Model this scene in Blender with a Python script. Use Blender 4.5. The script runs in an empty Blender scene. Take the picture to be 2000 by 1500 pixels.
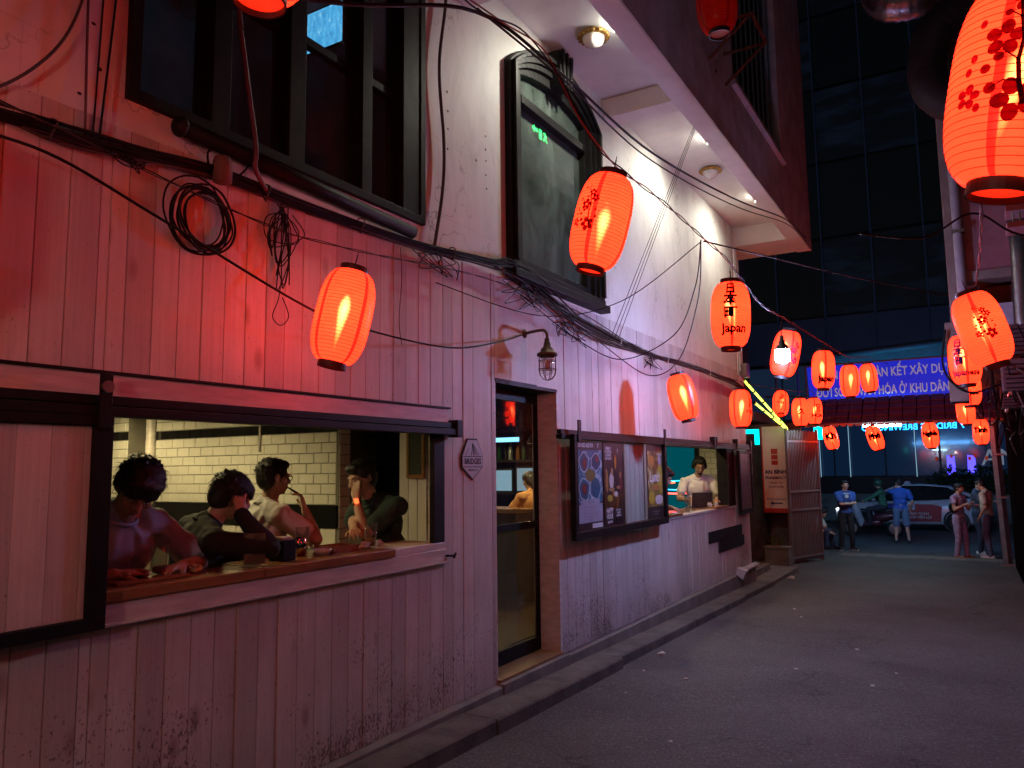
import bpy, bmesh, math, random, unicodedata
from mathutils import Vector, Matrix, Quaternion, noise
random.seed(7)
PI = math.pi
R = math.radians
SC = bpy.context.scene
COL = SC.collection

RCAM = ((0.8586086, 0.5124878, -0.0121429), (0.0667375, -0.0882618, 0.9938591), (-0.508269, 0.8541464, 0.1099845))
SKY = 0.08
EXPO = 0.92
PEND = 470.0
LBULB = 22.0
LTRANS = 0.25
LEDS = 350.0
SPOT = 80.0
SPOTW = 66.0
AWN = 160.0
LED2 = 165.0
LSHELL = 2.2

# ------------------------------------------------------------------ camera
CAM_H = 1.74
cam_d = bpy.data.cameras.new('camera')
cam = bpy.data.objects.new('camera', cam_d)
COL.objects.link(cam)
cam_d.sensor_width = 36
cam_d.lens = 27.0
cam_d.clip_start = 0.05
cam_d.clip_end = 500
_r, _u, _f = RCAM
cam.matrix_world = Matrix(((_r[0], _u[0], -_f[0], 0), (_r[1], _u[1], -_f[1], 0), (_r[2], _u[2], -_f[2], CAM_H), (0, 0, 0, 1)))
SC.camera = cam

# ------------------------------------------------------------------ world: night sky over a city
W = bpy.data.worlds.new('World')
SC.world = W
W.use_nodes = True
nt = W.node_tree
nt.nodes.clear()
sky = nt.nodes.new('ShaderNodeTexSky')
sky.sky_type = 'NISHITA'
sky.sun_disc = False
sky.sun_elevation = R(-2.0)
sky.sun_rotation = R(200)
sky.dust_density = 3
bgn = nt.nodes.new('ShaderNodeBackground')
bgn.inputs['Strength'].default_value = SKY
wo = nt.nodes.new('ShaderNodeOutputWorld')
nt.links.new(sky.outputs[0], bgn.inputs[0])
nt.links.new(bgn.outputs[0], wo.inputs[0])
moon_d = bpy.data.lights.new('moon', 'SUN')
moon_d.energy = 0.006
moon_d.angle = R(10)
moon_d.color = (0.75, 0.8, 1.0)
moon = bpy.data.objects.new('moon', moon_d)
moon.rotation_euler = (R(50), 0, R(200))
COL.objects.link(moon)

SC.view_settings.view_transform = 'Standard'
SC.view_settings.look = 'None'
SC.view_settings.gamma = 1
SC.view_settings.use_curve_mapping = False
SC.view_settings.exposure = EXPO
SC.render.engine = 'CYCLES'
cy = SC.cycles
cy.max_bounces = 7
cy.diffuse_bounces = 4
cy.glossy_bounces = 3
cy.transmission_bounces = 5
cy.transparent_max_bounces = 12
cy.caustics_reflective = False
cy.caustics_refractive = False
cy.sample_clamp_indirect = 4
cy.use_denoising = True
cy.use_adaptive_sampling = True
cy.adaptive_threshold = 0.015

# ------------------------------------------------------------------ helpers
class MB:
    """collects verts and faces, build() links ONE mesh object"""
    def __init__(s):
        s.v = []; s.f = []; s.mi = []; s.cur = 0
    def add(s, vs, fs):
        o = len(s.v)
        s.v += [tuple(p) for p in vs]
        for f in fs:
            s.f.append([i + o for i in f]); s.mi.append(s.cur)
        return s
    def box(s, x0, x1, y0, y1, z0, z1, M=None):
        vs = [(x, y, z) for x in (x0, x1) for y in (y0, y1) for z in (z0, z1)]
        if M is not None: vs = [M @ Vector(p) for p in vs]
        return s.add(vs, [(0, 1, 3, 2), (4, 6, 7, 5), (0, 4, 5, 1), (2, 3, 7, 6), (0, 2, 6, 4), (1, 5, 7, 3)])
    def quad(s, a, b, c, d):
        return s.add([a, b, c, d], [(0, 1, 2, 3)])
    def tube(s, pts, r, n=6, cap=True):
        pts = [Vector(p) for p in pts]
        rs = r if isinstance(r, (list, tuple)) else [r] * len(pts)
        up = Vector((0, 0, 1)); vs = []; prev = None
        for i, p in enumerate(pts):
            d = (pts[min(i + 1, len(pts) - 1)] - pts[max(i - 1, 0)])
            d = d.normalized() if d.length > 1e-9 else Vector((0, 0, 1))
            if prev is None:
                a = d.cross(up if abs(d.z) < 0.95 else Vector((1, 0, 0))).normalized()
            else:
                a = (prev - d * prev.dot(d))
                a = a.normalized() if a.length > 1e-6 else d.orthogonal().normalized()
            prev = a; b = d.cross(a)
            for k in range(n):
                t = 2 * PI * k / n
                vs.append(p + (a * math.cos(t) + b * math.sin(t)) * rs[i])
        fs = []
        for i in range(len(pts) - 1):
            for k in range(n):
                k2 = (k + 1) % n
                fs.append((i * n + k, i * n + k2, (i + 1) * n + k2, (i + 1) * n + k))
        if cap:
            fs.append(tuple(range(n - 1, -1, -1)))
            fs.append(tuple((len(pts) - 1) * n + k for k in range(n)))
        return s.add(vs, fs)
    def lathe(s, prof, n=24, M=None, close=False):
        vs = []
        for (r, z) in prof:
            for k in range(n):
                t = 2 * PI * k / n
                p = Vector((r * math.cos(t), r * math.sin(t), z))
                vs.append(M @ p if M is not None else p)
        fs = []
        m = len(prof)
        for i in range(m - 1 + (1 if close else 0)):
            j = (i + 1) % m
            for k in range(n):
                k2 = (k + 1) % n
                fs.append((i * n + k, i * n + k2, j * n + k2, j * n + k))
        return s.add(vs, fs)
    def disc(s, c, r, nrm=(0, 0, 1), n=16, ry=None):
        c = Vector(c); q = Vector((0, 0, 1)).rotation_difference(Vector(nrm))
        ry = r if ry is None else ry
        return s.add([c + q @ Vector((r * math.cos(2 * PI * k / n), ry * math.sin(2 * PI * k / n), 0)) for k in range(n)], [tuple(range(n))])
    def prism(s, poly, axis, a, b):
        """poly: 2D outline; axis 'x' -> (y,z) outline swept x=a..b, 'y' -> (x,z), 'z' -> (x,y)"""
        def P(u, v, w):
            return {'x': (w, u, v), 'y': (u, w, v), 'z': (u, v, w)}[axis]
        n = len(poly)
        vs = [P(u, v, a) for u, v in poly] + [P(u, v, b) for u, v in poly]
        fs = [tuple(range(n - 1, -1, -1)), tuple(range(n, 2 * n))]
        fs += [(i, (i + 1) % n, n + (i + 1) % n, n + i) for i in range(n)]
        return s.add(vs, fs)
    def ell(s, c, r, M=None, nu=14, nv=9):
        """ellipsoid"""
        c = Vector(c); vs = []; fs = []
        if not isinstance(r, (tuple, list)): r = (r, r, r)
        for j in range(1, nv):
            ph = PI * j / nv
            for k in range(nu):
                t = 2 * PI * k / nu
                p = Vector((r[0] * math.sin(ph) * math.cos(t), r[1] * math.sin(ph) * math.sin(t), r[2] * math.cos(ph)))
                vs.append(c + (M @ p if M is not None else p))
        for pz in (r[2], -r[2]):
            p = Vector((0, 0, pz)); vs.append(c + (M @ p if M is not None else p))
        top, bot = len(vs) - 2, len(vs) - 1
        for j in range(nv - 2):
            for k in range(nu):
                k2 = (k + 1) % nu
                fs.append((j * nu + k, (j + 1) * nu + k, (j + 1) * nu + k2, j * nu + k2))
        for k in range(nu):
            k2 = (k + 1) % nu
            fs.append((top, k, k2)); fs.append((bot, (nv - 2) * nu + k2, (nv - 2) * nu + k))
        return s.add(vs, fs)
    def cap(s, p, q, r1, r2=None, n=10):
        """tapered capsule"""
        r2 = r1 if r2 is None else r2
        p = Vector(p); q = Vector(q); d = q - p; L = max(d.length, 1e-6)
        rot = Vector((0, 0, 1)).rotation_difference(d / L)
        prof = []
        for j in range(0, 5):
            a = -PI / 2 + PI / 2 * j / 4
            prof.append((max(r1 * math.cos(a), 1e-4), r1 * math.sin(a)))
        for j in range(0, 5):
            a = PI / 2 * j / 4
            prof.append((max(r2 * math.cos(a), 1e-4), L + r2 * math.sin(a)))
        vs = []
        for (r, z) in prof:
            for k in range(n):
                t = 2 * PI * k / n
                vs.append(p + rot @ Vector((r * math.cos(t), r * math.sin(t), z)))
        fs = []
        for i in range(len(prof) - 1):
            for k in range(n):
                k2 = (k + 1) % n
                fs.append((i * n + k, i * n + k2, (i + 1) * n + k2, (i + 1) * n + k))
        fs.append(tuple(range(n - 1, -1, -1))); fs.append(tuple((len(prof) - 1) * n + k for k in range(n)))
        return s.add(vs, fs)
    def mesh(s, name, mats, smooth=False):
        me = bpy.data.meshes.new(name)
        me.from_pydata(s.v, [], s.f)
        for m in (mats if isinstance(mats, (list, tuple)) else [mats]):
            me.materials.append(m)
        if isinstance(mats, (list, tuple)) and len(mats) > 1:
            me.polygons.foreach_set('material_index', s.mi)
        if smooth:
            me.polygons.foreach_set('use_smooth', [True] * len(me.polygons))
        me.update()
        return me
    def build(s, name, mats, parent=None, smooth=False, bevel=0, loc=None):
        return link(name, s.mesh(name, mats, smooth), parent, bevel, loc)

def link(name, data, parent=None, bevel=0, loc=None):
    o = bpy.data.objects.new(name, data)
    COL.objects.link(o)
    if loc is not None: o.location = loc
    if parent is not None:
        o.parent = parent
        if parent.get('_w'):           # parts given in world coordinates
            o.matrix_parent_inverse = Matrix.Translation(-Vector(parent.location))
    if bevel:
        b = o.modifiers.new('bevel', 'BEVEL'); b.width = bevel; b.segments = 2; b.limit_method = 'ANGLE'
    return o

def tag(o, label=None, cat=None, group=None, kind=None):
    if label: o['label'] = label
    if cat: o['category'] = cat
    if group: o['group'] = group
    if kind: o['kind'] = kind
    return o

def thing(name, loc, label, cat, group=None, world=True, rz=0):
    """an Empty at the thing's base; world=True: its parts are given in world coordinates"""
    o = bpy.data.objects.new(name, None)
    COL.objects.link(o)
    o.location = loc
    o.empty_display_size = 0.1
    if world: o['_w'] = 1
    else: o.rotation_euler = (0, 0, rz)
    return tag(o, label, cat, group)

def dup(o, parent=None):
    c = o.copy(); COL.objects.link(c); c.parent = parent
    for ch in o.children: dup(ch, c)
    return c

def ground(y):
    if y < -2: y = -2
    if y < 20.5: return -0.18 - 0.0165 * (y - 5.6)
    if y < 23.2: return -0.426
    return -0.426 - 0.012 * min(1, (y - 23.2) / 3)

def sag(p, q, s, n=14):
    p = Vector(p); q = Vector(q)
    return [p.lerp(q, i / n) - Vector((0, 0, s * 4 * (i / n) * (1 - i / n))) for i in range(n + 1)]

def smoothpath(pts, n=8):
    """Catmull-Rom through points"""
    P = [Vector(p) for p in pts]; out = []
    for i in range(len(P) - 1):
        a, b, c, d = P[max(i - 1, 0)], P[i], P[i + 1], P[min(i + 2, len(P) - 1)]
        for k in range(n):
            t = k / n
            out.append(0.5 * ((2 * b) + (c - a) * t + (2 * a - 5 * b + 4 * c - d) * t * t + (3 * b - 3 * c + d - a) * t ** 3))
    out.append(P[-1])
    return out

# ------------------------------------------------------------------ materials
def newmat(name):
    m = bpy.data.materials.new(name); m.use_nodes = True
    n = m.node_tree; n.nodes.clear()
    out = n.nodes.new('ShaderNodeOutputMaterial')
    return m, n, out

def nd(n, t, **kw):
    x = n.nodes.new('ShaderNode' + t)
    for k, v in kw.items():
        if k in x.inputs.keys(): x.inputs[k].default_value = v
        else: setattr(x, k, v)
    return x

def rgb(c): return (c[0], c[1], c[2], 1)

def mixc(n, fac, a, b, mode='MIX'):
    x = n.nodes.new('ShaderNodeMix'); x.data_type = 'RGBA'; x.blend_type = mode
    for sock, v in ((0, fac), (6, a), (7, b)):
        if hasattr(v, 'links') or hasattr(v, 'is_output'): n.links.new(v, x.inputs[sock])
        elif sock == 0: x.inputs[0].default_value = v
        else: x.inputs[sock].default_value = rgb(v)
    return x.outputs[2]

def ramp(n, src, stops):
    x = n.nodes.new('ShaderNodeValToRGB'); e = x.color_ramp.elements
    while len(e) < len(stops): e.new(0.5)
    for i, (p, c) in enumerate(stops):
        e[i].position = p; e[i].color = rgb(c) if not isinstance(c, (int, float)) else (c, c, c, 1)
    n.links.new(src, x.inputs[0])
    return x.outputs[0]

def mapped(n, coord='Object', scale=(1, 1, 1)):
    if coord == 'World':
        g = n.nodes.new('ShaderNodeNewGeometry'); src = g.outputs['Position']
    else:
        t = n.nodes.new('ShaderNodeTexCoord'); src = t.outputs[coord]
    m = n.nodes.new('ShaderNodeMapping'); m.inputs['Scale'].default_value = scale
    n.links.new(src, m.inputs[0])
    return m.outputs[0]

def noisev(n, vec, scale=5, detail=4, rough=0.55, dist=0):
    x = n.nodes.new('ShaderNodeTexNoise')
    x.inputs['Scale'].default_value = scale; x.inputs['Detail'].default_value = detail
    x.inputs['Roughness'].default_value = rough; x.inputs['Distortion'].default_value = dist
    n.links.new(vec, x.inputs['Vector'])
    return x.outputs[0]

def mat(name, c, rough=0.6, metal=0.0, var=0.25, vs=6, bump=0.0, bs=60, c2=None, emit=None, es=0, spec=0.5, coord='World', thr=(0.35, 0.7), stretch=(1, 1, 1), rvar=0.1, coat=0):
    """a worn surface: base colour broken by two scales of noise, uneven gloss, fine relief"""
    m, n, out = newmat(name)
    b = nd(n, 'BsdfPrincipled')
    n.links.new(b.outputs[0], out.inputs[0])
    vec = mapped(n, coord, stretch)
    f = noisev(n, vec, vs, 6, 0.6)
    fr = ramp(n, f, [(thr[0], 0), (thr[1], 1)])
    c2 = c2 or tuple(x * (1 - var) for x in c)
    col = mixc(n, fr, c, c2)
    n.links.new(col, b.inputs['Base Color'])
    rr = n.nodes.new('ShaderNodeMapRange')
    rr.inputs[3].default_value = max(0.02, rough - rvar); rr.inputs[4].default_value = min(1, rough + rvar)
    n.links.new(f, rr.inputs[0]); n.links.new(rr.outputs[0], b.inputs['Roughness'])
    b.inputs['Metallic'].default_value = metal
    b.inputs['Specular IOR Level'].default_value = spec
    b.inputs['Coat Weight'].default_value = coat
    if emit:
        b.inputs['Emission Color'].default_value = rgb(emit); b.inputs['Emission Strength'].default_value = es
    if bump:
        bp = n.nodes.new('ShaderNodeBump'); bp.inputs['Strength'].default_value = bump; bp.inputs['Distance'].default_value = 0.01
        n.links.new(noisev(n, vec, bs, 3), bp.inputs['Height']); n.links.new(bp.outputs[0], b.inputs['Normal'])
    return m

def emat(name, c, s):
    m, n, out = newmat(name)
    e = nd(n, 'Emission'); e.inputs[0].default_value = rgb(c); e.inputs[1].default_value = s
    n.links.new(e.outputs[0], out.inputs[0])
    return m

def glassmat(name, tint=(0.9, 0.95, 0.92), dirt=0.06, dirtc=(0.5, 0.52, 0.5), rough=0.03, refl=0.5, ds=3):
    """window pane: see-through, mirror at grazing angles, dusty in patches"""
    m, n, out = newmat(name)
    tr = nd(n, 'BsdfTransparent'); tr.inputs[0].default_value = rgb(tint)
    gl = nd(n, 'BsdfGlossy'); gl.inputs['Roughness'].default_value = rough; gl.inputs[0].default_value = (0.9, 0.9, 0.9, 1)
    lw = nd(n, 'LayerWeight'); lw.inputs[0].default_value = 0.5
    pw = n.nodes.new('ShaderNodeMath'); pw.operation = 'POWER'; pw.inputs[1].default_value = 4.0
    n.links.new(lw.outputs['Facing'], pw.inputs[0])
    mm = n.nodes.new('ShaderNodeMath'); mm.operation = 'MULTIPLY_ADD'; mm.inputs[1].default_value = refl; mm.inputs[2].default_value = 0.035
    n.links.new(pw.outputs[0], mm.inputs[0])
    mx = nd(n, 'MixShader'); n.links.new(mm.outputs[0], mx.inputs[0]); n.links.new(tr.outputs[0], mx.inputs[1]); n.links.new(gl.outputs[0], mx.inputs[2])
    df = nd(n, 'BsdfDiffuse'); df.inputs[0].default_value = rgb(dirtc)
    f = noisev(n, mapped(n, 'World', (1, 1, 0.6)), ds, 6, 0.7, 0.4)
    fr2 = n.nodes.new('ShaderNodeMapRange'); fr2.inputs[1].default_value = 0.3; fr2.inputs[2].default_value = 0.75
    fr2.inputs[3].default_value = dirt * 0.2; fr2.inputs[4].default_value = dirt * 1.8
    n.links.new(f, fr2.inputs[0])
    m2 = nd(n, 'MixShader'); n.links.new(fr2.outputs[0], m2.inputs[0]); n.links.new(mx.outputs[0], m2.inputs[1]); n.links.new(df.outputs[0], m2.inputs[2])
    n.links.new(m2.outputs[0], out.inputs[0])
    return m

# ------------------------------------------------------------------ surface materials
def plank_mat(name, base=(0.70, 0.66, 0.63), dirty=1.0):
    m, n, out = newmat(name)
    b = nd(n, 'BsdfPrincipled'); n.links.new(b.outputs[0], out.inputs[0])
    oi = n.nodes.new('ShaderNodeObjectInfo')
    # grain: noise stretched along the board, shifted per board
    g = n.nodes.new('ShaderNodeNewGeometry')
    add = n.nodes.new('ShaderNodeVectorMath'); add.operation = 'MULTIPLY_ADD'
    add.inputs[1].default_value = (1, 1, 1)
    n.links.new(g.outputs['Position'], add.inputs[0])
    cmb = n.nodes.new('ShaderNodeCombineXYZ')
    mul = n.nodes.new('ShaderNodeMath'); mul.operation = 'MULTIPLY'; mul.inputs[1].default_value = 40
    n.links.new(oi.outputs['Random'], mul.inputs[0]); n.links.new(mul.outputs[0], cmb.inputs[2])
    n.links.new(cmb.outputs[0], add.inputs[2])
    mp = n.nodes.new('ShaderNodeMapping'); mp.inputs['Scale'].default_value = (1, 26, 0.9)
    n.links.new(add.outputs[0], mp.inputs[0])
    grain = noisev(n, mp.outputs[0], 1.6, 6, 0.65, 0.6)
    # board tone
    tone = ramp(n, oi.outputs['Random'], [(0, 0.74), (0.3, 0.92), (1, 1.0)])
    c1 = mixc(n, ramp(n, grain, [(0.3, 0.0), (0.72, 0.6)]), base, tuple(x * 0.62 for x in base))
    c2 = mixc(n, 1.0, c1, tone, 'MULTIPLY')
    # knots
    mk = n.nodes.new('ShaderNodeMapping'); mk.inputs['Scale'].default_value = (1, 5.5, 2.6)
    n.links.new(add.outputs[0], mk.inputs[0])
    vo = n.nodes.new('ShaderNodeTexVoronoi'); vo.inputs['Scale'].default_value = 0.62
    n.links.new(mk.outputs[0], vo.inputs['Vector'])
    kn = ramp(n, vo.outputs['Distance'], [(0.05, 0.75), (0.14, 0.0)])
    c3 = mixc(n, kn, c2, (0.28, 0.2, 0.16))
    # brushed-on stains: large soft blotches, and rain streaks under the cables
    big = noisev(n, mapped(n, 'World', (1, 1, 0.8)), 1.7, 5, 0.6, 0.8)
    c4 = mixc(n, ramp(n, big, [(0.45, 0.0), (0.72, 0.55)]), c3, (0.42, 0.35, 0.32))
    # mould specks and grime towards the foot of the wall
    sep = n.nodes.new('ShaderNodeSeparateXYZ'); n.links.new(g.outputs['Position'], sep.inputs[0])
    low = n.nodes.new('ShaderNodeMapRange'); low.inputs[1].default_value = 1.05; low.inputs[2].default_value = 0.0
    low.inputs[3].default_value = 0.0; low.inputs[4].default_value = 1.0
    n.links.new(sep.outputs[2], low.inputs[0])
    sp = noisev(n, mapped(n, 'World', (1, 1.5, 0.9)), 42, 4, 0.7)
    patch = noisev(n, mapped(n, 'World', (1, 1, 1.3)), 1.9, 3, 0.6)
    pm = n.nodes.new('ShaderNodeMath'); pm.operation = 'MULTIPLY'
    n.links.new(low.outputs[0], pm.inputs[0]); n.links.new(ramp(n, patch, [(0.38, 0.0), (0.66, 1.0)]), pm.inputs[1])
    th = n.nodes.new('ShaderNodeMath'); th.operation = 'MULTIPLY_ADD'; th.inputs[1].default_value = 0.2; 
    n.links.new(pm.outputs[0], th.inputs[0]); n.links.new(sp, th.inputs[2])
    c5 = mixc(n, ramp(n, th.outputs[0], [(0.645, 0.0), (0.70, 0.8 * dirty)]), c4, (0.10, 0.07, 0.055))
    foot = n.nodes.new('ShaderNodeMapRange'); foot.inputs[1].default_value = 0.42; foot.inputs[2].default_value = 0.0
    foot.inputs[3].default_value = 0.0; foot.inputs[4].default_value = 0.55 * dirty
    n.links.new(sep.outputs[2], foot.inputs[0])
    fm = n.nodes.new('ShaderNodeMath'); fm.operation = 'MULTIPLY'
    n.links.new(foot.outputs[0], fm.inputs[0]); n.links.new(noisev(n, mapped(n, 'World', (1, 9, 2)), 2.2, 5, 0.7), fm.inputs[1])
    c6 = mixc(n, fm.outputs[0], c5, (0.16, 0.12, 0.1))
    n.links.new(c6, b.inputs['Base Color'])
    b.inputs['Roughness'].default_value = 0.55
    bp = n.nodes.new('ShaderNodeBump'); bp.inputs['Strength'].default_value = 0.35; bp.inputs['Distance'].default_value = 0.004
    n.links.new(grain, bp.inputs['Height']); n.links.new(bp.outputs[0], b.inputs['Normal'])
    return m

M = {}
M['plank'] = plank_mat('painted_plank')
M['plank_in'] = plank_mat('painted_plank_inside', dirty=0)
M['trim'] = mat('painted_trim', (0.66, 0.61, 0.58), 0.5, var=0.3, vs=9, bump=0.2, stretch=(1, 0.4, 3))
M['backing'] = mat('backing_board', (0.10, 0.085, 0.08), 0.9)
def plaster_mat():
    m, n, out = newmat('plaster')
    b = nd(n, 'BsdfPrincipled'); n.links.new(b.outputs[0], out.inputs[0])
    v = mapped(n, 'World', (1, 1, 0.55))
    f = noisev(n, v, 1.3, 6, 0.62, 0.5)
    c = mixc(n, ramp(n, f, [(0.36, 0), (0.75, 1)]), (0.74, 0.73, 0.70), (0.56, 0.54, 0.52))
    st = noisev(n, mapped(n, 'World', (1.5, 1.6, 0.6)), 2.2, 6, 0.65, 0.8)
    c = mixc(n, ramp(n, st, [(0.5, 0), (0.78, 0.5)]), c, (0.40, 0.37, 0.35))
    # hairline cracks and old filler patches
    vc = n.nodes.new('ShaderNodeTexVoronoi'); vc.feature = 'DISTANCE_TO_EDGE'; vc.inputs['Scale'].default_value = 0.9
    wv = n.nodes.new('ShaderNodeVectorMath'); wv.operation = 'ADD'; nz = n.nodes.new('ShaderNodeTexNoise'); nz.inputs['Scale'].default_value = 3.0; nz.inputs['Detail'].default_value = 5
    v0 = mapped(n, 'World'); n.links.new(v0, nz.inputs['Vector']); n.links.new(v0, wv.inputs[0]); n.links.new(nz.outputs['Color'], wv.inputs[1]); n.links.new(wv.outputs[0], vc.inputs['Vector'])
    c = mixc(n, mixm(n, ramp(n, vc.outputs['Distance'], [(0.003, 0.7), (0.008, 0)]), ramp(n, f, [(0.46, 0), (0.56, 1)])), c, (0.16, 0.14, 0.13))
    # faint board joints under the paint
    g = n.nodes.new('ShaderNodeNewGeometry'); sp = n.nodes.new('ShaderNodeSeparateXYZ'); n.links.new(g.outputs['Position'], sp.inputs[0])
    cb = n.nodes.new('ShaderNodeCombineXYZ'); n.links.new(sp.outputs[1], cb.inputs[0]); n.links.new(sp.outputs[2], cb.inputs[1])
    br = n.nodes.new('ShaderNodeTexBrick'); br.inputs['Scale'].default_value = 1.0
    br.inputs['Brick Width'].default_value = 0.41; br.inputs['Row Height'].default_value = 0.62; br.inputs['Mortar Size'].default_value = 0.003
    n.links.new(cb.outputs[0], br.inputs['Vector'])
    c = mixc(n, mixm(n, br.outputs['Fac'], ramp(n, f, [(0.4, 0.05), (0.6, 0.4)])), c, (0.3, 0.28, 0.27))
    n.links.new(c, b.inputs['Base Color']); b.inputs['Roughness'].default_value = 0.62
    bp = n.nodes.new('ShaderNodeBump'); bp.inputs['Strength'].default_value = 0.25; bp.inputs['Distance'].default_value = 0.006
    n.links.new(noisev(n, mapped(n, 'World'), 22, 5), bp.inputs['Height']); n.links.new(bp.outputs[0], b.inputs['Normal'])
    return m
def mixm(n, a, b, op='MULTIPLY'):
    x = n.nodes.new('ShaderNodeMath'); x.operation = op
    for i, v in enumerate((a, b)):
        if isinstance(v, (int, float)): x.inputs[i].default_value = v
        else: n.links.new(v, x.inputs[i])
    return x.outputs[0]
M['plaster'] = plaster_mat()
M['soffit'] = mat('soffit_paint', (0.74, 0.72, 0.70), 0.7, var=0.18, vs=2.2, bump=0.1, bs=25)
M['fascia'] = mat('stained_concrete', (0.60, 0.60, 0.60), 0.85, c2=(0.36, 0.35, 0.34), vs=2.6, bump=0.5, bs=16)
M['black_wood'] = mat('black_painted_wood', (0.012, 0.012, 0.012), 0.55, var=0.5, vs=7, bump=0.15, bs=30, spec=0.16)
M['black_metal'] = mat('black_metal', (0.010, 0.0095, 0.011), 0.5, var=0.4, vs=14, spec=0.18)
M['rubber'] = mat('black_cable', (0.010, 0.009, 0.009), 0.6, spec=0.15)
M['cable_grey'] = mat('grey_cable', (0.07, 0.06, 0.06), 0.6, spec=0.2)
M['cable_red'] = mat('red_cable', (0.20, 0.035, 0.025), 0.5)
M['cable_purple'] = mat('maroon_hose', (0.10, 0.03, 0.05), 0.5)
M['steel'] = mat('dull_steel', (0.35, 0.34, 0.33), 0.35, metal=0.9, vs=12)
M['chrome'] = mat('polished_steel', (0.6, 0.58, 0.56), 0.12, metal=1, var=0.1)
M['pane_dark'] = glassmat('upper_pane', (0.55, 0.6, 0.56), 0.05, (0.4, 0.42, 0.4))
M['pane_arch'] = glassmat('dusty_pane', (0.6, 0.7, 0.64), 0.20, (0.30, 0.37, 0.33), ds=2.6)
M['pane_door'] = glassmat('door_pane', (0.92, 0.95, 0.93), 0.02)
M['wood'] = mat('varnished_counter', (0.32, 0.15, 0.055), 0.28, c2=(0.2, 0.085, 0.03), vs=3, stretch=(6, 1, 6), bump=0.06, coat=0.3)
M['wood_floor'] = mat('floorboard', (0.26, 0.15, 0.07), 0.4, c2=(0.17, 0.09, 0.045), vs=3, stretch=(2, 8, 1))
M['concrete'] = mat('worn_concrete', (0.20, 0.185, 0.17), 0.85, c2=(0.105, 0.095, 0.09), vs=3, bump=0.5, bs=50)
M['concrete_dk'] = mat('dirty_concrete', (0.13, 0.115, 0.105), 0.9, c2=(0.06, 0.054, 0.05), vs=4, bump=0.6, bs=35)

def asphalt_mat():
    m, n, out = newmat('asphalt')
    b = nd(n, 'BsdfPrincipled'); n.links.new(b.outputs[0], out.inputs[0])
    v = mapped(n, 'World')
    big = noisev(n, v, 0.55, 6, 0.62, 0.5); mid = noisev(n, v, 4, 7, 0.7, 0.3); fine = noisev(n, v, 48, 4, 0.75)
    c = mixc(n, ramp(n, big, [(0.35, 0), (0.65, 1)]), (0.088, 0.086, 0.086), (0.046, 0.045, 0.046))
    c = mixc(n, ramp(n, mid, [(0.50, 0), (0.72, 0.7)]), c, (0.12, 0.117, 0.115))
    c = mixc(n, ramp(n, mid, [(0.30, 0.65), (0.42, 0)]), c, (0.018, 0.017, 0.017))
    c = mixc(n, ramp(n, fine, [(0.52, 0), (0.70, 0.8)]), c, (0.23, 0.228, 0.225))
    c = mixc(n, ramp(n, fine, [(0.30, 0.7), (0.44, 0)]), c, (0.012, 0.012, 0.012))
    # hairline cracks and tar seams
    vo = n.nodes.new('ShaderNodeTexVoronoi'); vo.feature = 'DISTANCE_TO_EDGE'; vo.inputs['Scale'].default_value = 0.45
    wv = n.nodes.new('ShaderNodeVectorMath'); wv.operation = 'ADD'
    nz = n.nodes.new('ShaderNodeTexNoise'); nz.inputs['Scale'].default_value = 2.5; nz.inputs['Detail'].default_value = 5; n.links.new(v, nz.inputs['Vector'])
    n.links.new(v, wv.inputs[0]); n.links.new(nz.outputs['Color'], wv.inputs[1]); n.links.new(wv.outputs[0], vo.inputs['Vector'])
    crk = mixm(n, ramp(n, vo.outputs['Distance'], [(0.004, 0.5), (0.009, 0)]), ramp(n, big, [(0.48, 0), (0.56, 1)]))
    c = mixc(n, crk, c, (0.010, 0.010, 0.010))
    n.links.new(c, b.inputs['Base Color'])
    rr = n.nodes.new('ShaderNodeMapRange'); rr.inputs[1].default_value = 0.3; rr.inputs[2].default_value = 0.7
    rr.inputs[3].default_value = 0.62; rr.inputs[4].default_value = 0.88
    n.links.new(mid, rr.inputs[0]); n.links.new(rr.outputs[0], b.inputs['Roughness'])
    b.inputs['Specular IOR Level'].default_value = 0.4
    bp = n.nodes.new('ShaderNodeBump'); bp.inputs['Strength'].default_value = 0.9; bp.inputs['Distance'].default_value = 0.008
    n.links.new(mixm(n, mixm(n, fine, mixm(n, mid, 1.5), 'ADD'), crk, 'SUBTRACT'), bp.inputs['Height']); n.links.new(bp.outputs[0], b.inputs['Normal'])
    return m
M['asphalt'] = asphalt_mat()

# ------------------------------------------------------------------ ground
mb = MB()
ys = [-30, -2, 2, 5.6, 9, 13, 17, 20.5, 23.2, 24.8, 30, 260]
for i, y in enumerate(ys):
    for x in (-160, -3.0, 1.2, 160):
        mb.v.append((x, y, ground(y)))
for i in range(len(ys) - 1):
    for k in range(3):
        a = i * 4 + k
        mb.f.append([a, a + 1, a + 5, a + 4]); mb.mi.append(0)
tag(mb.build('ground', M['asphalt']), 'dark asphalt of the alley sloping down to the street', kind='structure')
# street crossing the end of the alley, with a worn concrete threshold
mb = MB(); mb.box(-2.9, 1.3, 20.15, 20.75, ground(20.4) - 0.05, ground(20.4) + 0.022)
tag(mb.build('path', M['concrete'], bevel=0.01), 'worn concrete threshold where alley meets street', kind='structure')

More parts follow.
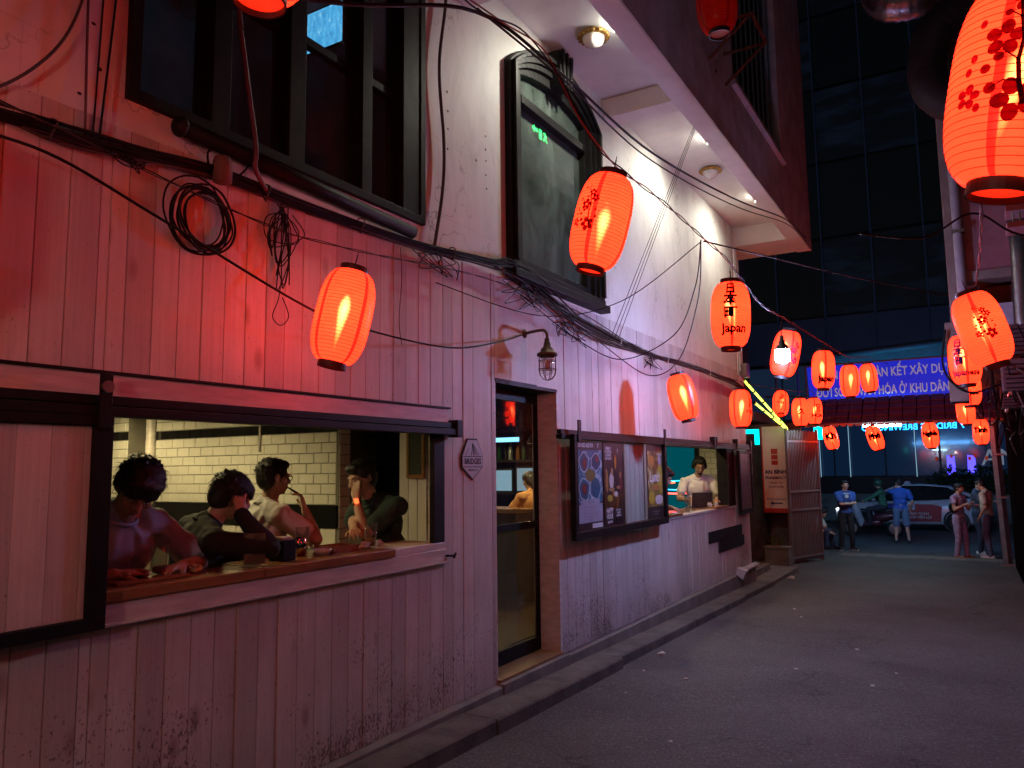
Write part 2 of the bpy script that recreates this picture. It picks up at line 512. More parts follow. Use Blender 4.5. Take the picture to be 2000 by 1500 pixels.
# pavement strip along the wall, sloping with the alley
def walk(y): return -0.067 - 0.02 * (y - 5.39)
mb = MB()
ys = [-2, 2, 4.9, 7.2, 9.6, 12, 14.0]
jx = [-3.08, -3.09, -3.07, -3.10, -3.085, -3.10, -3.075]
for i in range(len(ys) - 1):
    y0, y1 = ys[i] + 0.004, ys[i + 1] - 0.004
    vs = []
    for y, x in ((y0, jx[i]), (y1, jx[i] + 0.012)):
        vs += [(-3.42, y, walk(y)), (x - 0.012, y, walk(y)), (x, y, walk(y) - 0.014), (x + 0.004, y, ground(y) - 0.1), (-3.42, y, ground(y) - 0.1)]
    mb.add(vs, [(0, 1, 6, 5), (1, 2, 7, 6), (2, 3, 8, 7), (0, 4, 3, 2, 1), (5, 6, 7, 8, 9)])
tag(mb.build('pavement', M['concrete_dk']), kind='structure')
mb = MB()
mb.box(-4.6, -3.12, 14.02, 16.3, -0.5, ground(15) + 0.075); mb.box(-4.6, -3.5, 14.02, 15.6, -0.5, ground(15) + 0.2)
tag(mb.build('steps', M['concrete'], bevel=0.012), kind='structure')

# ------------------------------------------------------------------ the bar building
WX = -3.435                      # face of the cladding
bar = thing('bar_building', (WX, 6, 0), 'white boarded bar with black windows and overhanging balcony above the alley', 'building')
# openings: y0, y1, z0, z1
OP1 = (2.07, 4.74, 1.066, 2.20); OPD = (5.49, 6.62, -0.2, 2.50); OP2 = (9.22, 12.95, 1.09, 2.02)
OPW = (2.12, 4.50, 3.57, 5.75); OPA = (5.73, 7.74, 3.46, 5.9)
def cut_boxes(mb, x0, x1, y0, y1, z0, z1, ops):
    """a wall slab with rectangular openings, butted boxes"""
    cuts = sorted({y0, y1} | {v for o in ops for v in o[:2] if y0 < v < y1})
    for a, b in zip(cuts, cuts[1:]):
        seg = [(z0, z1)]
        for o in ops:
            if o[0] <= a + 1e-6 and o[1] >= b - 1e-6:
                ns = []
                for s0, s1 in seg:
                    if o[2] > s0: ns.append((s0, min(s1, o[2])))
                    if o[3] < s1: ns.append((max(s0, o[3]), s1))
                seg = ns
        for s0, s1 in seg:
            if s1 - s0 > 1e-4: mb.box(x0, x1, a, b, s0, s1)
mb = MB(); cut_boxes(mb, WX - 0.17, WX - 0.024, -4, 13.72, -0.6, 3.41, [(1.9, 5.08, 1.066, 2.20), OPD, OP2])
core = mb.build('wall', M['backing'], bar)
# upper plaster wall, with the arch cut out
mb = MB(); cut_boxes(mb, WX - 0.22, WX - 0.018, -4, 13.72, 3.41, 7.2, [OPW, OPA])
AY, AHW = 6.735, 1.005                      # arch centre and half width
ASP, ATOP = 5.48, 5.9                        # springing, crown
AR = (AHW ** 2 + (ATOP - ASP) ** 2) / (2 * (ATOP - ASP)); AZC = ATOP - AR
def arc(hw, dr, n=18):
    """points of the arch from -y to +y, offset dr from the intrados curve"""
    r = AR + dr; a = math.asin(min(1, hw / r))
    return [(AY + r * math.sin(-a + 2 * a * i / n), AZC + r * math.cos(-a + 2 * a * i / n)) for i in range(n + 1)]
pts = arc(AHW, 0)
for (a, b) in zip(pts, pts[1:]):
    mb.prism([a, b, (b[0], 5.9), (a[0], 5.9)] if max(a[1], b[1]) < 5.8995 else [a, b, (b[0], 5.901), (a[0], 5.901)], 'x', WX - 0.22, WX - 0.0185)
mb.build('plaster_wall', M['plaster'], bar)
# end wall of the building
mb = MB(); mb.box(-9.6, WX - 0.026, 13.73, 13.9, -0.6, 7.2)
mb.build('end_wall', M['plaster'], bar)
mb = MB(); mb.box(WX - 0.025, WX + 0.001, 13.74, 13.9, 0, 7.2)
mb.build('corner_post', M['plaster'], bar)
# drilled holes and patches in the plaster
hm = mat('drill_hole', (0.03, 0.025, 0.025), 0.9)
for (y, z) in [(1.98, 4.12), (1.95, 3.87), (1.99, 3.66), (1.9, 3.5), (4.83, 4.78), (4.84, 4.62), (4.84, 4.47), (4.835, 4.3), (5.4, 4.62), (5.4, 4.5), (5.405, 4.4), (5.4, 4.27), (5.41, 4.15), (5.25, 4.35), (8.8, 3.9), (9.6, 4.3)]:
    mb = MB(); mb.disc((WX - 0.0165, y, z), 0.008 + random.random() * 0.005, (1, 0, 0), 7, 0.012); mb.build('drill_hole', hm, bar)

# ---- cladding: every board is a piece of its own
clad = link('cladding', MB().box(WX - 0.0235, WX - 0.0215, -4, 13.7, 3.40, 3.409).mesh('cladding', M['trim']), bar)
PLK = {}
def plank_mesh(w):
    key = round(w, 3)
    if key not in PLK:
        c, d = 0.004, 0.0065
        prof = [(0.0006, -0.02), (0.0006, -d), (c, 0), (w - c, 0), (w - 0.0006, -d), (w - 0.0006, -0.02)]
        mb = MB(); n = len(prof)
        mb.add([(x, y, z) for z in (0, 1) for (y, x) in prof], [(i, (i + 1) % n, n + (i + 1) % n, n + i) for i in range(n)] + [tuple(range(n)), tuple(range(2 * n - 1, n - 1, -1))])
        PLK[key] = mb.mesh('plank', M['plank'])
    return PLK[key]
def boards(y0, y1, pitch, zt, ops, off):
    b = [y0]
    y = off
    while y < y1 - 0.02:
        if y > y0 + 0.02: b.append(y)
        y += pitch
    b.append(y1)
    for o in ops:
        for v in o[:2]:
            if y0 < v < y1:
                b = [q for q in b if abs(q - v) > 0.02 or q in (y0, y1)] + [v]
    b = sorted(set(round(q, 4) for q in b))
    for a, c in zip(b, b[1:]):
        seg = [(0.0, zt)]
        for o in ops:
            if o[0] <= a + 1e-4 and o[1] >= c - 1e-4:
                ns = []
                for s0, s1 in seg:
                    if o[2] > s0 + .01: ns.append((s0, min(s1, o[2])))
                    if o[3] < s1 - .01: ns.append((max(s0, o[3]), s1))
                seg = ns
        for s0, s1 in seg:
            o = bpy.data.objects.new('plank', plank_mesh(c - a)); COL.objects.link(o)
            o.parent = clad
            o.location = (WX + random.uniform(-0.003, 0.002), a, s0 + random.uniform(0, 0.004)); o.rotation_euler = (0, random.uniform(-0.0012, 0.0012), random.uniform(-0.012, 0.012)); o.scale = (1, 1, s1 - s0 - 0.004)
boards(-1.6, 5.49, 0.1425, 3.412, [OP1], 2.30 - 0.1425 * 30)
boards(5.49, 13.735, 0.166, 3.412, [OPD, OP2], 6.62)
# base
mb = MB(); mb.prism([(WX - 0.02, -0.001), (WX + 0.055, -0.004), (WX + 0.065, -0.014), (WX + 0.068, -0.6), (WX - 0.02, -0.6)], 'y', -2.0, 5.485)
mb.prism([(WX - 0.02, -0.001), (WX + 0.055, -0.004), (WX + 0.065, -0.014), (WX + 0.068, -0.6), (WX - 0.02, -0.6)], 'y', 6.63, 13.92)
mb.build('plinth', M['concrete'], bar)

# ---- bar window: trim, rail, counter front
mb = MB(); mb.box(WX - 0.15, WX + 0.024, 0.2, 4.76, 2.095, 2.20); mb.build('lintel_board', M['trim'], bar, bevel=0.004)
mb = MB(); mb.box(WX - 0.01, WX + 0.04, 0.2, 4.79, 2.2005, 2.213); mb.build('drip_strip', M['black_wood'], bar)
mb = MB(); mb.box(WX - 0.12, WX + 0.021, 1.8, 4.76, 1.066, 1.155); mb.build('sill_board', M['trim'], bar, bevel=0.004)
mb = MB(); mb.box(WX - 0.02, WX + 0.034, 1.8, 4.77, 1.052, 1.0655); mb.build('sill_bead', M['trim'], bar)
mb = MB(); mb.box(WX - 0.38, WX + 0.012, 4.15, 4.74, 1.156, 1.205); mb.build('sill_cap', M['trim'], bar, bevel=0.005)
mb = MB()
mb.box(WX + 0.03, WX + 0.085, -0.6, 4.84, 2.05, 2.094); mb.box(WX + 0.02, WX + 0.10, -0.6, 4.83, 2.0, 2.046)
mb.box(WX + 0.018, WX + 0.11, 4.78, 4.85, 1.985, 2.115)
mb.build('sliding_rail', M['black_metal'], bar, bevel=0.004)
mb = MB(); mb.box(WX - 0.03, WX + 0.012, 4.61, 4.745, 1.2055, 2.03); mb.build('window_jamb', M['black_wood'], bar, bevel=0.004)
mb = MB(); mb.box(WX - 0.16, WX + 0.016, 2.0, 4.60, 2.02, 2.0945); mb.build('window_head', M['black_wood'], bar)
mb = MB(); mb.tube([(WX + 0.02, 4.74, 1.105), (WX + 0.05, 4.80, 1.10), (WX + 0.05, 4.83, 1.115), (WX + 0.03, 4.835, 1.08)], 0.009); mb.build('latch', M['black_metal'], bar)

# ---- entrance: reveal, sill, glazed door
mb = MB(); mb.box(WX - 0.27, WX + 0.006, 6.60, 6.64, 0.03, 2.47); mb.box(WX - 0.27, WX - 0.0, 5.475, 5.495, 0.03, 2.49)
mb.build('door_reveal', M['trim'], bar)
mb = MB(); mb.box(WX - 0.27, WX + 0.004, 5.49, 6.62, 2.472, 2.512); mb.build('door_head', M['black_wood'], bar)
mb = MB(); mb.box(WX - 0.6, WX + 0.03, 5.49, 6.62, -0.05, 0.035); mb.build('door_sill', M['wood_floor'], bar, bevel=0.004)
mb = MB(); mb.box(WX + 0.02, WX + 0.075, 5.47, 6.66, -0.6, 0.012); mb.build('door_step', M['concrete'], bar, bevel=0.006)
door = link('door', MB().box(WX - 0.25, WX - 0.205, 5.50, 6.595, 0.04, 0.16).box(WX - 0.25, WX - 0.205, 5.50, 6.595, 1.18, 1.245).box(WX - 0.25, WX - 0.205, 5.50, 6.595, 2.37, 2.465).box(WX - 0.25, WX - 0.205, 6.585, 6.6, 0.04, 2.465).mesh('door', M['black_wood']), bar)
mb = MB(); mb.box(WX - 0.232, WX - 0.226, 5.50, 6.59, 0.15, 1.19); p1 = mb.build('pane', glassmat('grimy_lower_pane', (0.62, 0.63, 0.58), 0.14, (0.26, 0.24, 0.19))); 
mb = MB(); mb.box(WX - 0.232, WX - 0.226, 5.50, 6.59, 1.24, 2.38); p2 = mb.build('pane', M['pane_door'])
for p in (p1, p2):
    p.parent = door

# ---- second serving window
mb = MB(); mb.box(WX - 0.15, WX + 0.014, 9.2, 13.0, 1.06, 1.095); mb.build('sill_board', M['trim'], bar, bevel=0.004)
mb = MB(); mb.box(WX - 0.16, WX + 0.012, 12.55, 12.98, 1.095, 2.02); mb.build('window_jamb', M['black_wood'], bar)
mb = MB()
mb.box(WX + 0.03, WX + 0.075, 6.55, 13.85, 2.07, 2.115); mb.box(WX + 0.02, WX + 0.085, 6.55, 13.85, 2.025, 2.066)
mb.build('sliding_rail', M['black_metal'], bar, bevel=0.003)
for y in (11.6, 11.7, 12.9, 13.8): 
    mb = MB(); mb.box(WX + 0.02, WX + 0.1, y, y + 0.06, 2.02, 2.19); mb.build('rail_bracket', M['black_metal'], bar)

# ---- big black casement window
def framebox(mb, y0, y1, z0, z1, w, x0, x1):
    mb.box(x0, x1, y0, y0 + w, z0, z1); mb.box(x0, x1, y1 - w, y1, z0, z1)
    mb.box(x0, x1, y0 + w, y1 - w, z0, z0 + w); mb.box(x0, x1, y0 + w, y1 - w, z1 - w, z1)
mb = MB(); framebox(mb, OPW[0], OPW[1], OPW[2], OPW[3], 0.06, WX - 0.16, WX + 0.02)
wf = mb.build('casement_window', M['black_wood'], bar, bevel=0.004)
ID = Matrix.Identity(4)
def sub(mb, name, m, parent, **kw):
    o = mb.build(name, m, None, **kw); o.parent = parent; o.matrix_parent_inverse = ID
    return o
for (a, b) in ((2.60, 2.72), (3.15, 3.28), (3.80, 3.90), (4.24, 4.44)):
    sub(MB().box(WX - 0.155, WX + 0.012, a, b, 3.63, 5.69), 'mullion', M['black_wood'], wf, bevel=0.004)
for (a, b, t) in ((2.18, 2.60, None), (2.72, 3.15, 4.47), (3.28, 3.80, 4.49), (3.90, 4.24, 4.49)):
    mb = MB(); framebox(mb, a, b, 3.63, 5.69, 0.035, WX - 0.11, WX - 0.05)
    if t: mb.box(WX - 0.10, WX - 0.04, a + 0.035, b - 0.035, t - 0.035, t + 0.02)
    sub(mb, 'sash', M['black_wood'], wf, bevel=0.003)
    for (z0, z1) in (((3.66, 5.66),) if not t else ((3.66, t - 0.03), (t + 0.015, 5.66))):
        sub(MB().box(WX - 0.084, WX - 0.078, a + 0.03, b - 0.03, z0, z1), 'pane', M['pane_dark'], wf)
mb = MB(); mb.tube([(WX + 0.055, 2.40, 3.51), (WX + 0.055, 4.30, 3.455)], 0.045, 12); sub(mb, 'roller_tube', M['black_wood'], wf, smooth=True)
mb = MB(); mb.ell((WX + 0.055, 2.38, 3.51), (0.055, 0.04, 0.055)); sub(mb, 'tube_cap', M['black_wood'], wf, smooth=True)

# ---- arched window
def arch_ring(mb, hw0, hw1, dz, x0, x1, zb):
    """moulding between half widths hw0 (inner) and hw1 (outer): two uprights and the arch, swept in x"""
    for s in (-1, 1):
        y0, y1 = sorted((AY + s * hw0, AY + s * hw1))
        mb.box(x0, x1, y0, y1, zb, ASP)
    n = 18
    def P(hw):
        top = ATOP - (AHW - hw); r = (hw ** 2 + (top - ASP) ** 2) / (2 * (top - ASP)); zc = top - r; a = math.asin(hw / r)
        return [(AY + r * math.sin(-a + 2 * a * i / n), zc + r * math.cos(-a + 2 * a * i / n)) for i in range(n + 1)]
    A, B = P(hw0), P(hw1)
    for i in range(n):
        mb.prism([A[i], B[i], B[i + 1], A[i + 1]], 'x', x0, x1)
mb = MB(); arch_ring(mb, 0.86, 1.0, 0, WX - 0.2, WX + 0.05, 3.52); aw = mb.build('arched_window', M['black_wood'], bar, bevel=0.003)
mb = MB(); arch_ring(mb, 0.92, 0.965, 0, WX + 0.0505, WX + 0.085, 3.60); arch_ring(mb, 0.80, 0.859, 0, WX - 0.18, WX + 0.02, 3.56); sub(mb, 'moulding', M['black_wood'], aw, bevel=0.004)
mb = MB(); arch_ring(mb, 0.70, 0.799, 0, WX - 0.16, WX - 0.02, 3.6); mb.box(WX - 0.15, WX - 0.01, AY - 0.70, AY + 0.70, 5.20, 5.28); mb.box(WX - 0.15, WX - 0.02, AY - 0.70, AY + 0.70, 3.6, 3.68)
sub(mb, 'sash', M['black_wood'], aw, bevel=0.003)
mb = MB(); mb.box(WX - 0.095, WX - 0.089, AY - 0.70, AY + 0.70, 3.68, 5.20); sub(mb, 'pane', M['pane_arch'], aw)
mb = MB()
r0 = ATOP - (AHW - 0.70); rr_ = (0.70 ** 2 + (r0 - ASP) ** 2) / (2 * (r0 - ASP)); zc = r0 - rr_; aa = math.asin(0.70 / rr_)
poly = [(AY - 0.70, 5.28)] + [(AY + rr_ * math.sin(-aa + 2 * aa * i / 14), zc + rr_ * math.cos(-aa + 2 * aa * i / 14)) for i in range(15)] + [(AY + 0.70, 5.28)]
mb.prism(poly, 'x', WX - 0.095, WX - 0.089); sub(mb, 'pane', M['pane_arch'], aw)
mb = MB(); mb.box(WX - 0.2, WX + 0.10, AY - 1.03, AY + 1.03, 3.44, 3.515); mb.box(WX - 0.2, WX + 0.06, AY - 1.0, AY + 1.0, 3.5155, 3.58); sub(mb, 'window_sill', M['black_wood'], aw, bevel=0.006)
mb = MB()
mb.prism([(AY - 0.10, 5.62), (AY + 0.10, 5.62), (AY + 0.15, 5.96), (AY - 0.15, 5.96)], 'x', WX - 0.02, WX + 0.12)
for k in (-0.07, 0, 0.07): mb.prism([(AY + k - 0.016, 5.60), (AY + k + 0.016, 5.60), (AY + k * 1.4 + 0.024, 5.975), (AY + k * 1.4 - 0.024, 5.975)], 'x', WX + 0.1205, WX + 0.15)
sub(mb, 'keystone', M['black_wood'], aw, bevel=0.006)

# ---- balcony slab over the alley
BX = -2.28; BE = 14.65; BY = 5.15
mb = MB(); mb.box(WX - 0.02, BX - 0.25, BY, BE - 0.95, 6.03, 6.25); mb.build('soffit', M['soffit'], bar)
mb = MB(); mb.box(BX - 0.25, BX - 0.02, 4.0, BE - 0.001, 5.66, 6.25); mb.build('edge_beam', M['soffit'], bar, bevel=0.008)
mb = MB(); mb.box(BX - 0.0195, BX, 3.6, BE, 5.65, 6.4); mb.build('fascia', M['fascia'], bar)
mb = MB(); mb.box(WX - 0.02, BX - 0.251, 7.95, 8.25, 5.80, 6.029); mb.build('cross_beam', M['soffit'], bar, bevel=0.006)
mb = MB(); mb.box(WX - 0.02, BX - 0.251, 4.6, 5.149, 5.66, 6.25); mb.build('cross_beam', M['soffit'], bar, bevel=0.006)
mb = MB(); mb.box(-4.6, BX - 0.251, BE - 0.95, BE - 0.002, 5.68, 6.26); mb.build('end_beam', M['soffit'], bar, bevel=0.006)
# upper storey wall above the fascia, with a barred window
UW = (9.4, 12.25, 6.62, 9.4)
mb = MB(); cut_boxes(mb, BX - 0.2, BX - 0.003, 3.6, BE - 0.01, 6.401, 10.6, [UW]); mb.box(-4.6, BX - 0.201, BE - 0.2, BE - 0.012, 6.401, 10.6)
mb.build('upper_wall', M['fascia'], bar)
mb = MB(); mb.prism([(BX - 0.1, 6.62), (BX + 0.05, 6.58), (BX + 0.06, 6.50), (BX - 0.002, 6.48)], 'y', 9.3, 12.35); mb.build('window_sill', M['fascia'], bar, bevel=0.01)
mb = MB(); mb.box(BX - 0.19, BX - 0.17, UW[0], UW[1], UW[2], UW[3]); mb.build('shutter', M['black_wood'], bar)
for k in range(9):
    y = UW[0] + 0.25 + k * 0.3
    mb = MB(); mb.tube([(BX - 0.08, y, UW[2]), (BX - 0.08, y, UW[3])], 0.016, 6); mb.build('window_bar', M['steel'], bar)
# rusty bracket on the fascia
br = thing('rusty_bracket', (BX, 8.7, 6.3), 'rusty steel angle bracket sticking out of the balcony front under the unlit lantern', 'bracket')
mr = mat('rust', (0.16, 0.07, 0.035), 0.85, c2=(0.07, 0.035, 0.025), vs=14, bump=0.4)
for (a, b) in (((BX, 8.3, 6.75), (BX + 0.5, 8.3, 6.75)), ((BX, 9.0, 6.75), (BX + 0.5, 9.0, 6.75)), ((BX + 0.5, 8.3, 6.75), (BX + 0.5, 9.0, 6.75)), ((BX, 8.3, 6.35), (BX + 0.48, 8.3, 6.74)), ((BX, 9.0, 6.35), (BX + 0.48, 9.0, 6.74))):
    mb = MB(); mb.tube([a, b], 0.022, 4); mb.build('bar', mr, br)
# roofs so no light leaks in from above
mb = MB(); mb.box(-9.7, WX - 0.221, -4, 13.72, 7.0, 7.2); mb.box(-9.7, -9.6, -4, 13.72, -0.6, 7.2); mb.box(-9.6, WX - 0.221, -4.1, -4.0, -0.6, 7.2)
mb.box(-9.6, WX - 0.171, -4, 13.72, 3.25, 3.40); mb.build('shell', M['backing'], bar)

# ------------------------------------------------------------------ inside the bar
M['tile'] = mat('glazed_white_tile', (0.66, 0.65, 0.58), 0.16, var=0.12, vs=5, coat=0.3, rvar=0.06)
M['tile_blk'] = mat('glazed_black_tile', (0.012, 0.012, 0.013), 0.12, coat=0.3)
M['grout'] = mat('grout', (0.20, 0.19, 0.16), 0.9)
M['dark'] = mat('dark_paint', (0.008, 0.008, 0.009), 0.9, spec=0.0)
M['olive'] = mat('olive_grey_board', (0.22, 0.20, 0.155), 0.6, var=0.15, stretch=(8, 1, 0.6))
M['ceil'] = mat('ceiling_dark', (0.10, 0.09, 0.08), 0.8)
TY = 5.5
room = thing('bar_room', (-6, 4, 0), 'white tiled back wall of the bar with black tile bands seen through the serving window', 'wall')
mb = MB(); mb.box(-9.6, -5.22, TY + 0.006, TY + 0.16, 0, 3.24); mb.box(-9.6, -8.25, TY - 0.2, TY + 0.0055, 0, 3.24)
mb.build('back_wall', M['grout'], room)
TILES = {}
def tile(w, h, m, key):
    k = (round(w, 3), round(h, 3), key)
    if k not in TILES:
        mb = MB(); e = 0.004
        mb.add([(0, 0, 0), (w, 0, 0), (w, 0, h), (0, 0, h), (e, -0.007, e), (w - e, -0.007, e), (w - e, -0.007, h - e), (e, -0.007, h - e)],
               [(0, 1, 5, 4), (1, 2, 6, 5), (2, 3, 7, 6), (3, 0, 4, 7), (4, 5, 6, 7)])
        TILES[k] = mb.mesh('tile', m)
    return TILES[k]
def lay(x0, x1, y, z, w, h, m, key, off, par=room, rz=0):
    x = x0 - off
    while x < x1 - 0.01:
        a, b = max(x, x0), min(x + w, x1)
        if b - a > 0.015:
            o = bpy.data.objects.new('tile', tile(b - a - 0.005, h - 0.005, m, key)); COL.objects.link(o)
            o.parent = par; o.matrix_parent_inverse = Matrix.Translation(-Vector(par.location))
            o.location = (a, y + random.uniform(-.0006, .0006), z); o.rotation_euler = (random.uniform(-.004, .004), 0, random.uniform(-.004, .004))
        x += w
for r in range(13):
    if r == 0: z, h, m, key = 1.0, 0.2, M['tile'], 'w'
    elif r == 8: z, h, m, key = 2.12, 0.1, M['tile_blk'], 'b'
    elif r > 8: z, h, m, key = 2.22 + (r - 9) * 0.1, 0.1, M['tile'], 'w'
    else: z, h, m, key = 1.42 + (r - 1) * 0.1, 0.1, M['tile'], 'w'
    lay(-8.24, -5.24, TY + 0.004, z, 0.2, h, m, key, 0.1 * (r % 2))
    lay(-9.4, -8.25, TY - 0.204, z, 0.2, h, m, key, 0.1 * (r % 2))
mb = MB(); mb.box(-8.24, -5.22, TY - 0.02, TY + 0.004, 1.205, 1.415); mb.build('bench_back', M['tile_blk'], room)
mb = MB(); mb.tube([(-8.08, TY - 0.03, 0), (-8.08, TY - 0.03, 3.2)], 0.05, 10); mb.tube([(-8.17, TY - 0.02, 0), (-8.17, TY - 0.02, 3.2)], 0.02, 8); mb.build('conduit', M['trim'], room, smooth=True)
mb = MB(); mb.tube([(-6.3, TY - 0.015, 1.95), (-6.3, TY - 0.015, 3.2)], 0.012, 8); mb.build('conduit', M['trim'], room, smooth=True)
# tiled edge of the back wall
for r in range(18):
    o = bpy.data.objects.new('tile', tile(0.145, 0.095, M['tile'], 'w')); COL.objects.link(o); o.parent = room
    o.matrix_parent_inverse = Matrix.Translation(-Vector(room.location)); o.location = (-5.217, TY + 0.01, 0.9 + r * 0.1); o.rotation_euler = (0, 0, PI / 2)
# floor, ceiling, far walls
mb = MB(); mb.box(-9.6, WX - 0.61, -4, 13.7, -0.1, 0.02); tag(mb.build('floor', M['wood_floor']), kind='structure')
mb = MB(); mb.box(-9.6, WX - 0.172, -4, 13.7, 3.2, 3.248); tag(mb.build('ceiling', M['ceil']), kind='structure')
# boarded partition beside the window with chalkboard
part = thing('partition', (-3.95, 5.33, 0), 'narrow boarded partition with tiled edge behind the end of the serving window', 'wall')
mb = MB(); mb.box(-4.33, WX - 0.175, 5.34, 5.40, 0, 3.2); mb.build('panel', M['trim'], part)
for k in range(3):
    mb = MB(); mb.box(-4.33 + k * 0.1, -4.235 + k * 0.1, 5.325, 5.339, 0, 3.2); mb.build('plank', M['plank_in'], part, bevel=0.003)
for r in range(16):
    mm, key = (M['tile_blk'], 'b') if r in (5, 6) else (M['tile'], 'w')
    o = bpy.data.objects.new('tile', tile(0.2, 0.1, mm, key)); COL.objects.link(o); o.parent = part
    o.matrix_parent_inverse = Matrix.Translation(-Vector(part.location)); o.location = (-4.0, 5.33, 0.82 + r * 0.103)
cb = thing('chalkboard', (-4.15, 5.31, 1.65), 'wood framed chalkboard menu hanging on the boarded partition inside', 'chalkboard')
mb = MB(); mb.box(-4.21, -4.07, 5.305, 5.315, 1.70, 2.2); mb.build('slate', mat('slate', (0.03, 0.035, 0.03), 0.8, c2=(0.10, 0.11, 0.10), vs=30, thr=(0.55, 0.75)), cb)
mb = MB(); mb.box(-4.235, -4.21, 5.30, 5.32, 1.67, 2.23); mb.box(-4.07, -4.045, 5.30, 5.32, 1.67, 2.23); mb.box(-4.21, -4.07, 5.30, 5.32, 1.67, 1.70); mb.build('frame', M['wood'], cb)

# counter along the first window
ct = thing('bar_counter', (WX - 0.2, 3, 1.15), 'long varnished wooden counter top in the serving window', 'counter')
mb = MB(); mb.box(WX - 0.40, WX + 0.035, 1.5, 3.02, 1.157, 1.21); mb.build('board', M['wood'], ct, bevel=0.006)
mb = MB(); mb.box(WX - 0.40, WX + 0.035, 3.024, 4.148, 1.157, 1.21); mb.build('board', M['wood'], ct, bevel=0.006)
c2_ = thing('window_ledge', (WX - 0.2, 11, 1.08), 'wooden ledge inside the far serving window under the laptop', 'counter')
mb = MB(); mb.box(WX - 0.5, WX - 0.152, 9.24, 12.5, 1.06, 1.1); mb.build('board', M['wood'], c2_, bevel=0.005)
mb = MB(); mb.box(WX - 0.15, WX + 0.03, 9.24, 10.2, 1.096, 1.125); mb.build('board', M['wood'], c2_, bevel=0.004)
mb = MB(); mb.box(WX - 0.15, WX + 0.03, 11.75, 12.5, 1.096, 1.122); mb.build('board', M['wood'], c2_, bevel=0.004)

# bar seen through the door: counter, back shelf with bottles, pendant
sv = thing('service_bar', (-5.3, 8.9, 0), 'olive grey bar front seen through the glass door', 'bar counter')
mb = MB(); mb.box(-9.5, -5.02, 8.85, 8.95, 0.02, 1.16); mb.build('front_panel', M['olive'], sv)
mb = MB(); mb.box(-9.5, -4.95, 8.7, 9.3, 1.161, 1.22); mb.build('top', M['wood'], sv, bevel=0.005)
sh = thing('bottle_shelf', (-5.5, 10.5, 1.3), 'dark back shelf with rows of bottles behind the bar', 'shelf')
mb = MB(); mb.box(-9.5, -5.6, 11.0, 11.1, 0, 3.2); mb.build('back_panel', M['dark'], sh)
for z in (1.30, 1.85, 2.35): 
    mb = MB(); mb.box(-9.4, -5.7, 10.6, 11.0, z, z + 0.04); mb.build('board', M['black_wood'], sh)
bm = [mat('bottle_' + k, c, 0.1, coat=0.5) for k, c in (('green', (0.03, 0.12, 0.05)), ('amber', (0.28, 0.12, 0.02)), ('clear', (0.4, 0.45, 0.45)), ('dark', (0.03, 0.02, 0.02)))]
def bottle_mesh(m, h=0.3):
    mb = MB(); mb.lathe([(0.001, 0), (0.036, 0), (0.038, 0.01), (0.038, h * 0.55), (0.03, h * 0.65), (0.014, h * 0.74), (0.013, h * 0.97), (0.016, h * 0.975), (0.016, h), (0.001, h)], 12)
    return mb.mesh('bottle', m, True)
bms = [bottle_mesh(m) for m in bm]
k = 0
for zi, z in enumerate((1.34, 1.89, 2.39)):
    for x in [-6.9 + i * 0.11 for i in range(11)]:
        o = link('bottle', bms[(k * 7 + zi) % 4]); o.location = (x + random.uniform(-.02, .02), 10.8 + random.uniform(-.05, .05), z); k += 1
        tag(o, 'bottle on the %s shelf behind the bar beyond the glass door' % ('lowest', 'middle', 'top')[zi], 'bottle', 'bottles on the %s shelf behind the bar' % ('lowest', 'middle', 'top')[zi])
# lit blue fridge / menu screen behind the bar
scn = thing('lit_menu_screen', (-6.3, 10.55, 2.2), 'slanted lit pale blue panel behind the bar seen through the door', 'screen')
mb = MB(); mb.box(-6.9, -6.05, 10.4, 10.45, 2.16, 2.24); mb.build('housing', M['black_metal'], scn)
mb = MB(); mb.quad((-6.88, 10.398, 2.165), (-6.07, 10.398, 2.165), (-6.07, 10.398, 2.235), (-6.88, 10.398, 2.235)); mb.build('panel', emat('screen_blue', (0.25, 0.65, 1.0), 1.2), scn)
for (x0, x1, z0, z1, c, s) in ((-6.62, -6.25, 1.40, 1.72, (0.45, 0.7, 0.9), 0.3), (-6.15, -5.75, 1.40, 1.75, (0.5, 0.7, 0.85), 0.25)):
    fr = thing('lit_fridge', ((x0 + x1) / 2, 10.5, 1.34), 'pale lit fridge window behind the bar, %s' % ('the one by the tap' if x0 < -6.2 else 'the one by the bartender'), 'fridge')
    mb = MB(); mb.box(x0 - 0.03, x1 + 0.03, 10.46, 10.55, z0 - 0.05, z1 + 0.03); mb.build('frame', M['black_metal'], fr)
    mb = MB(); mb.quad((x0, 10.455, z0), (x1, 10.455, z0), (x1, 10.455, z1), (x0, 10.455, z1)); mb.build('window', emat('fridge_glow', c, s), fr)
tp = thing('beer_tap', (-5.75, 9.0, 1.22), 'steel beer tap tower on the bar behind the glass door', 'beer tap')
mb = MB(); mb.lathe([(0.07, 1.221), (0.07, 1.24), (0.03, 1.26), (0.03, 1.5), (0.05, 1.51), (0.05, 1.56), (0.001, 1.57)], 14, Matrix.Translation((-5.75, 9.0, 0))); mb.build('tower', M['chrome'], tp, smooth=True)
for k in (-0.05, 0.05):
    mb = MB(); mb.tube([(-5.75 + k, 8.96, 1.53), (-5.75 + k, 8.88, 1.53), (-5.75 + k, 8.87, 1.47)], 0.012); mb.build('spout', M['chrome'], tp)
    mb = MB(); mb.tube([(-5.75 + k, 8.9, 1.54), (-5.75 + k, 8.9, 1.68)], [0.008, 0.018]); mb.build('handle', M['black_wood'], tp)

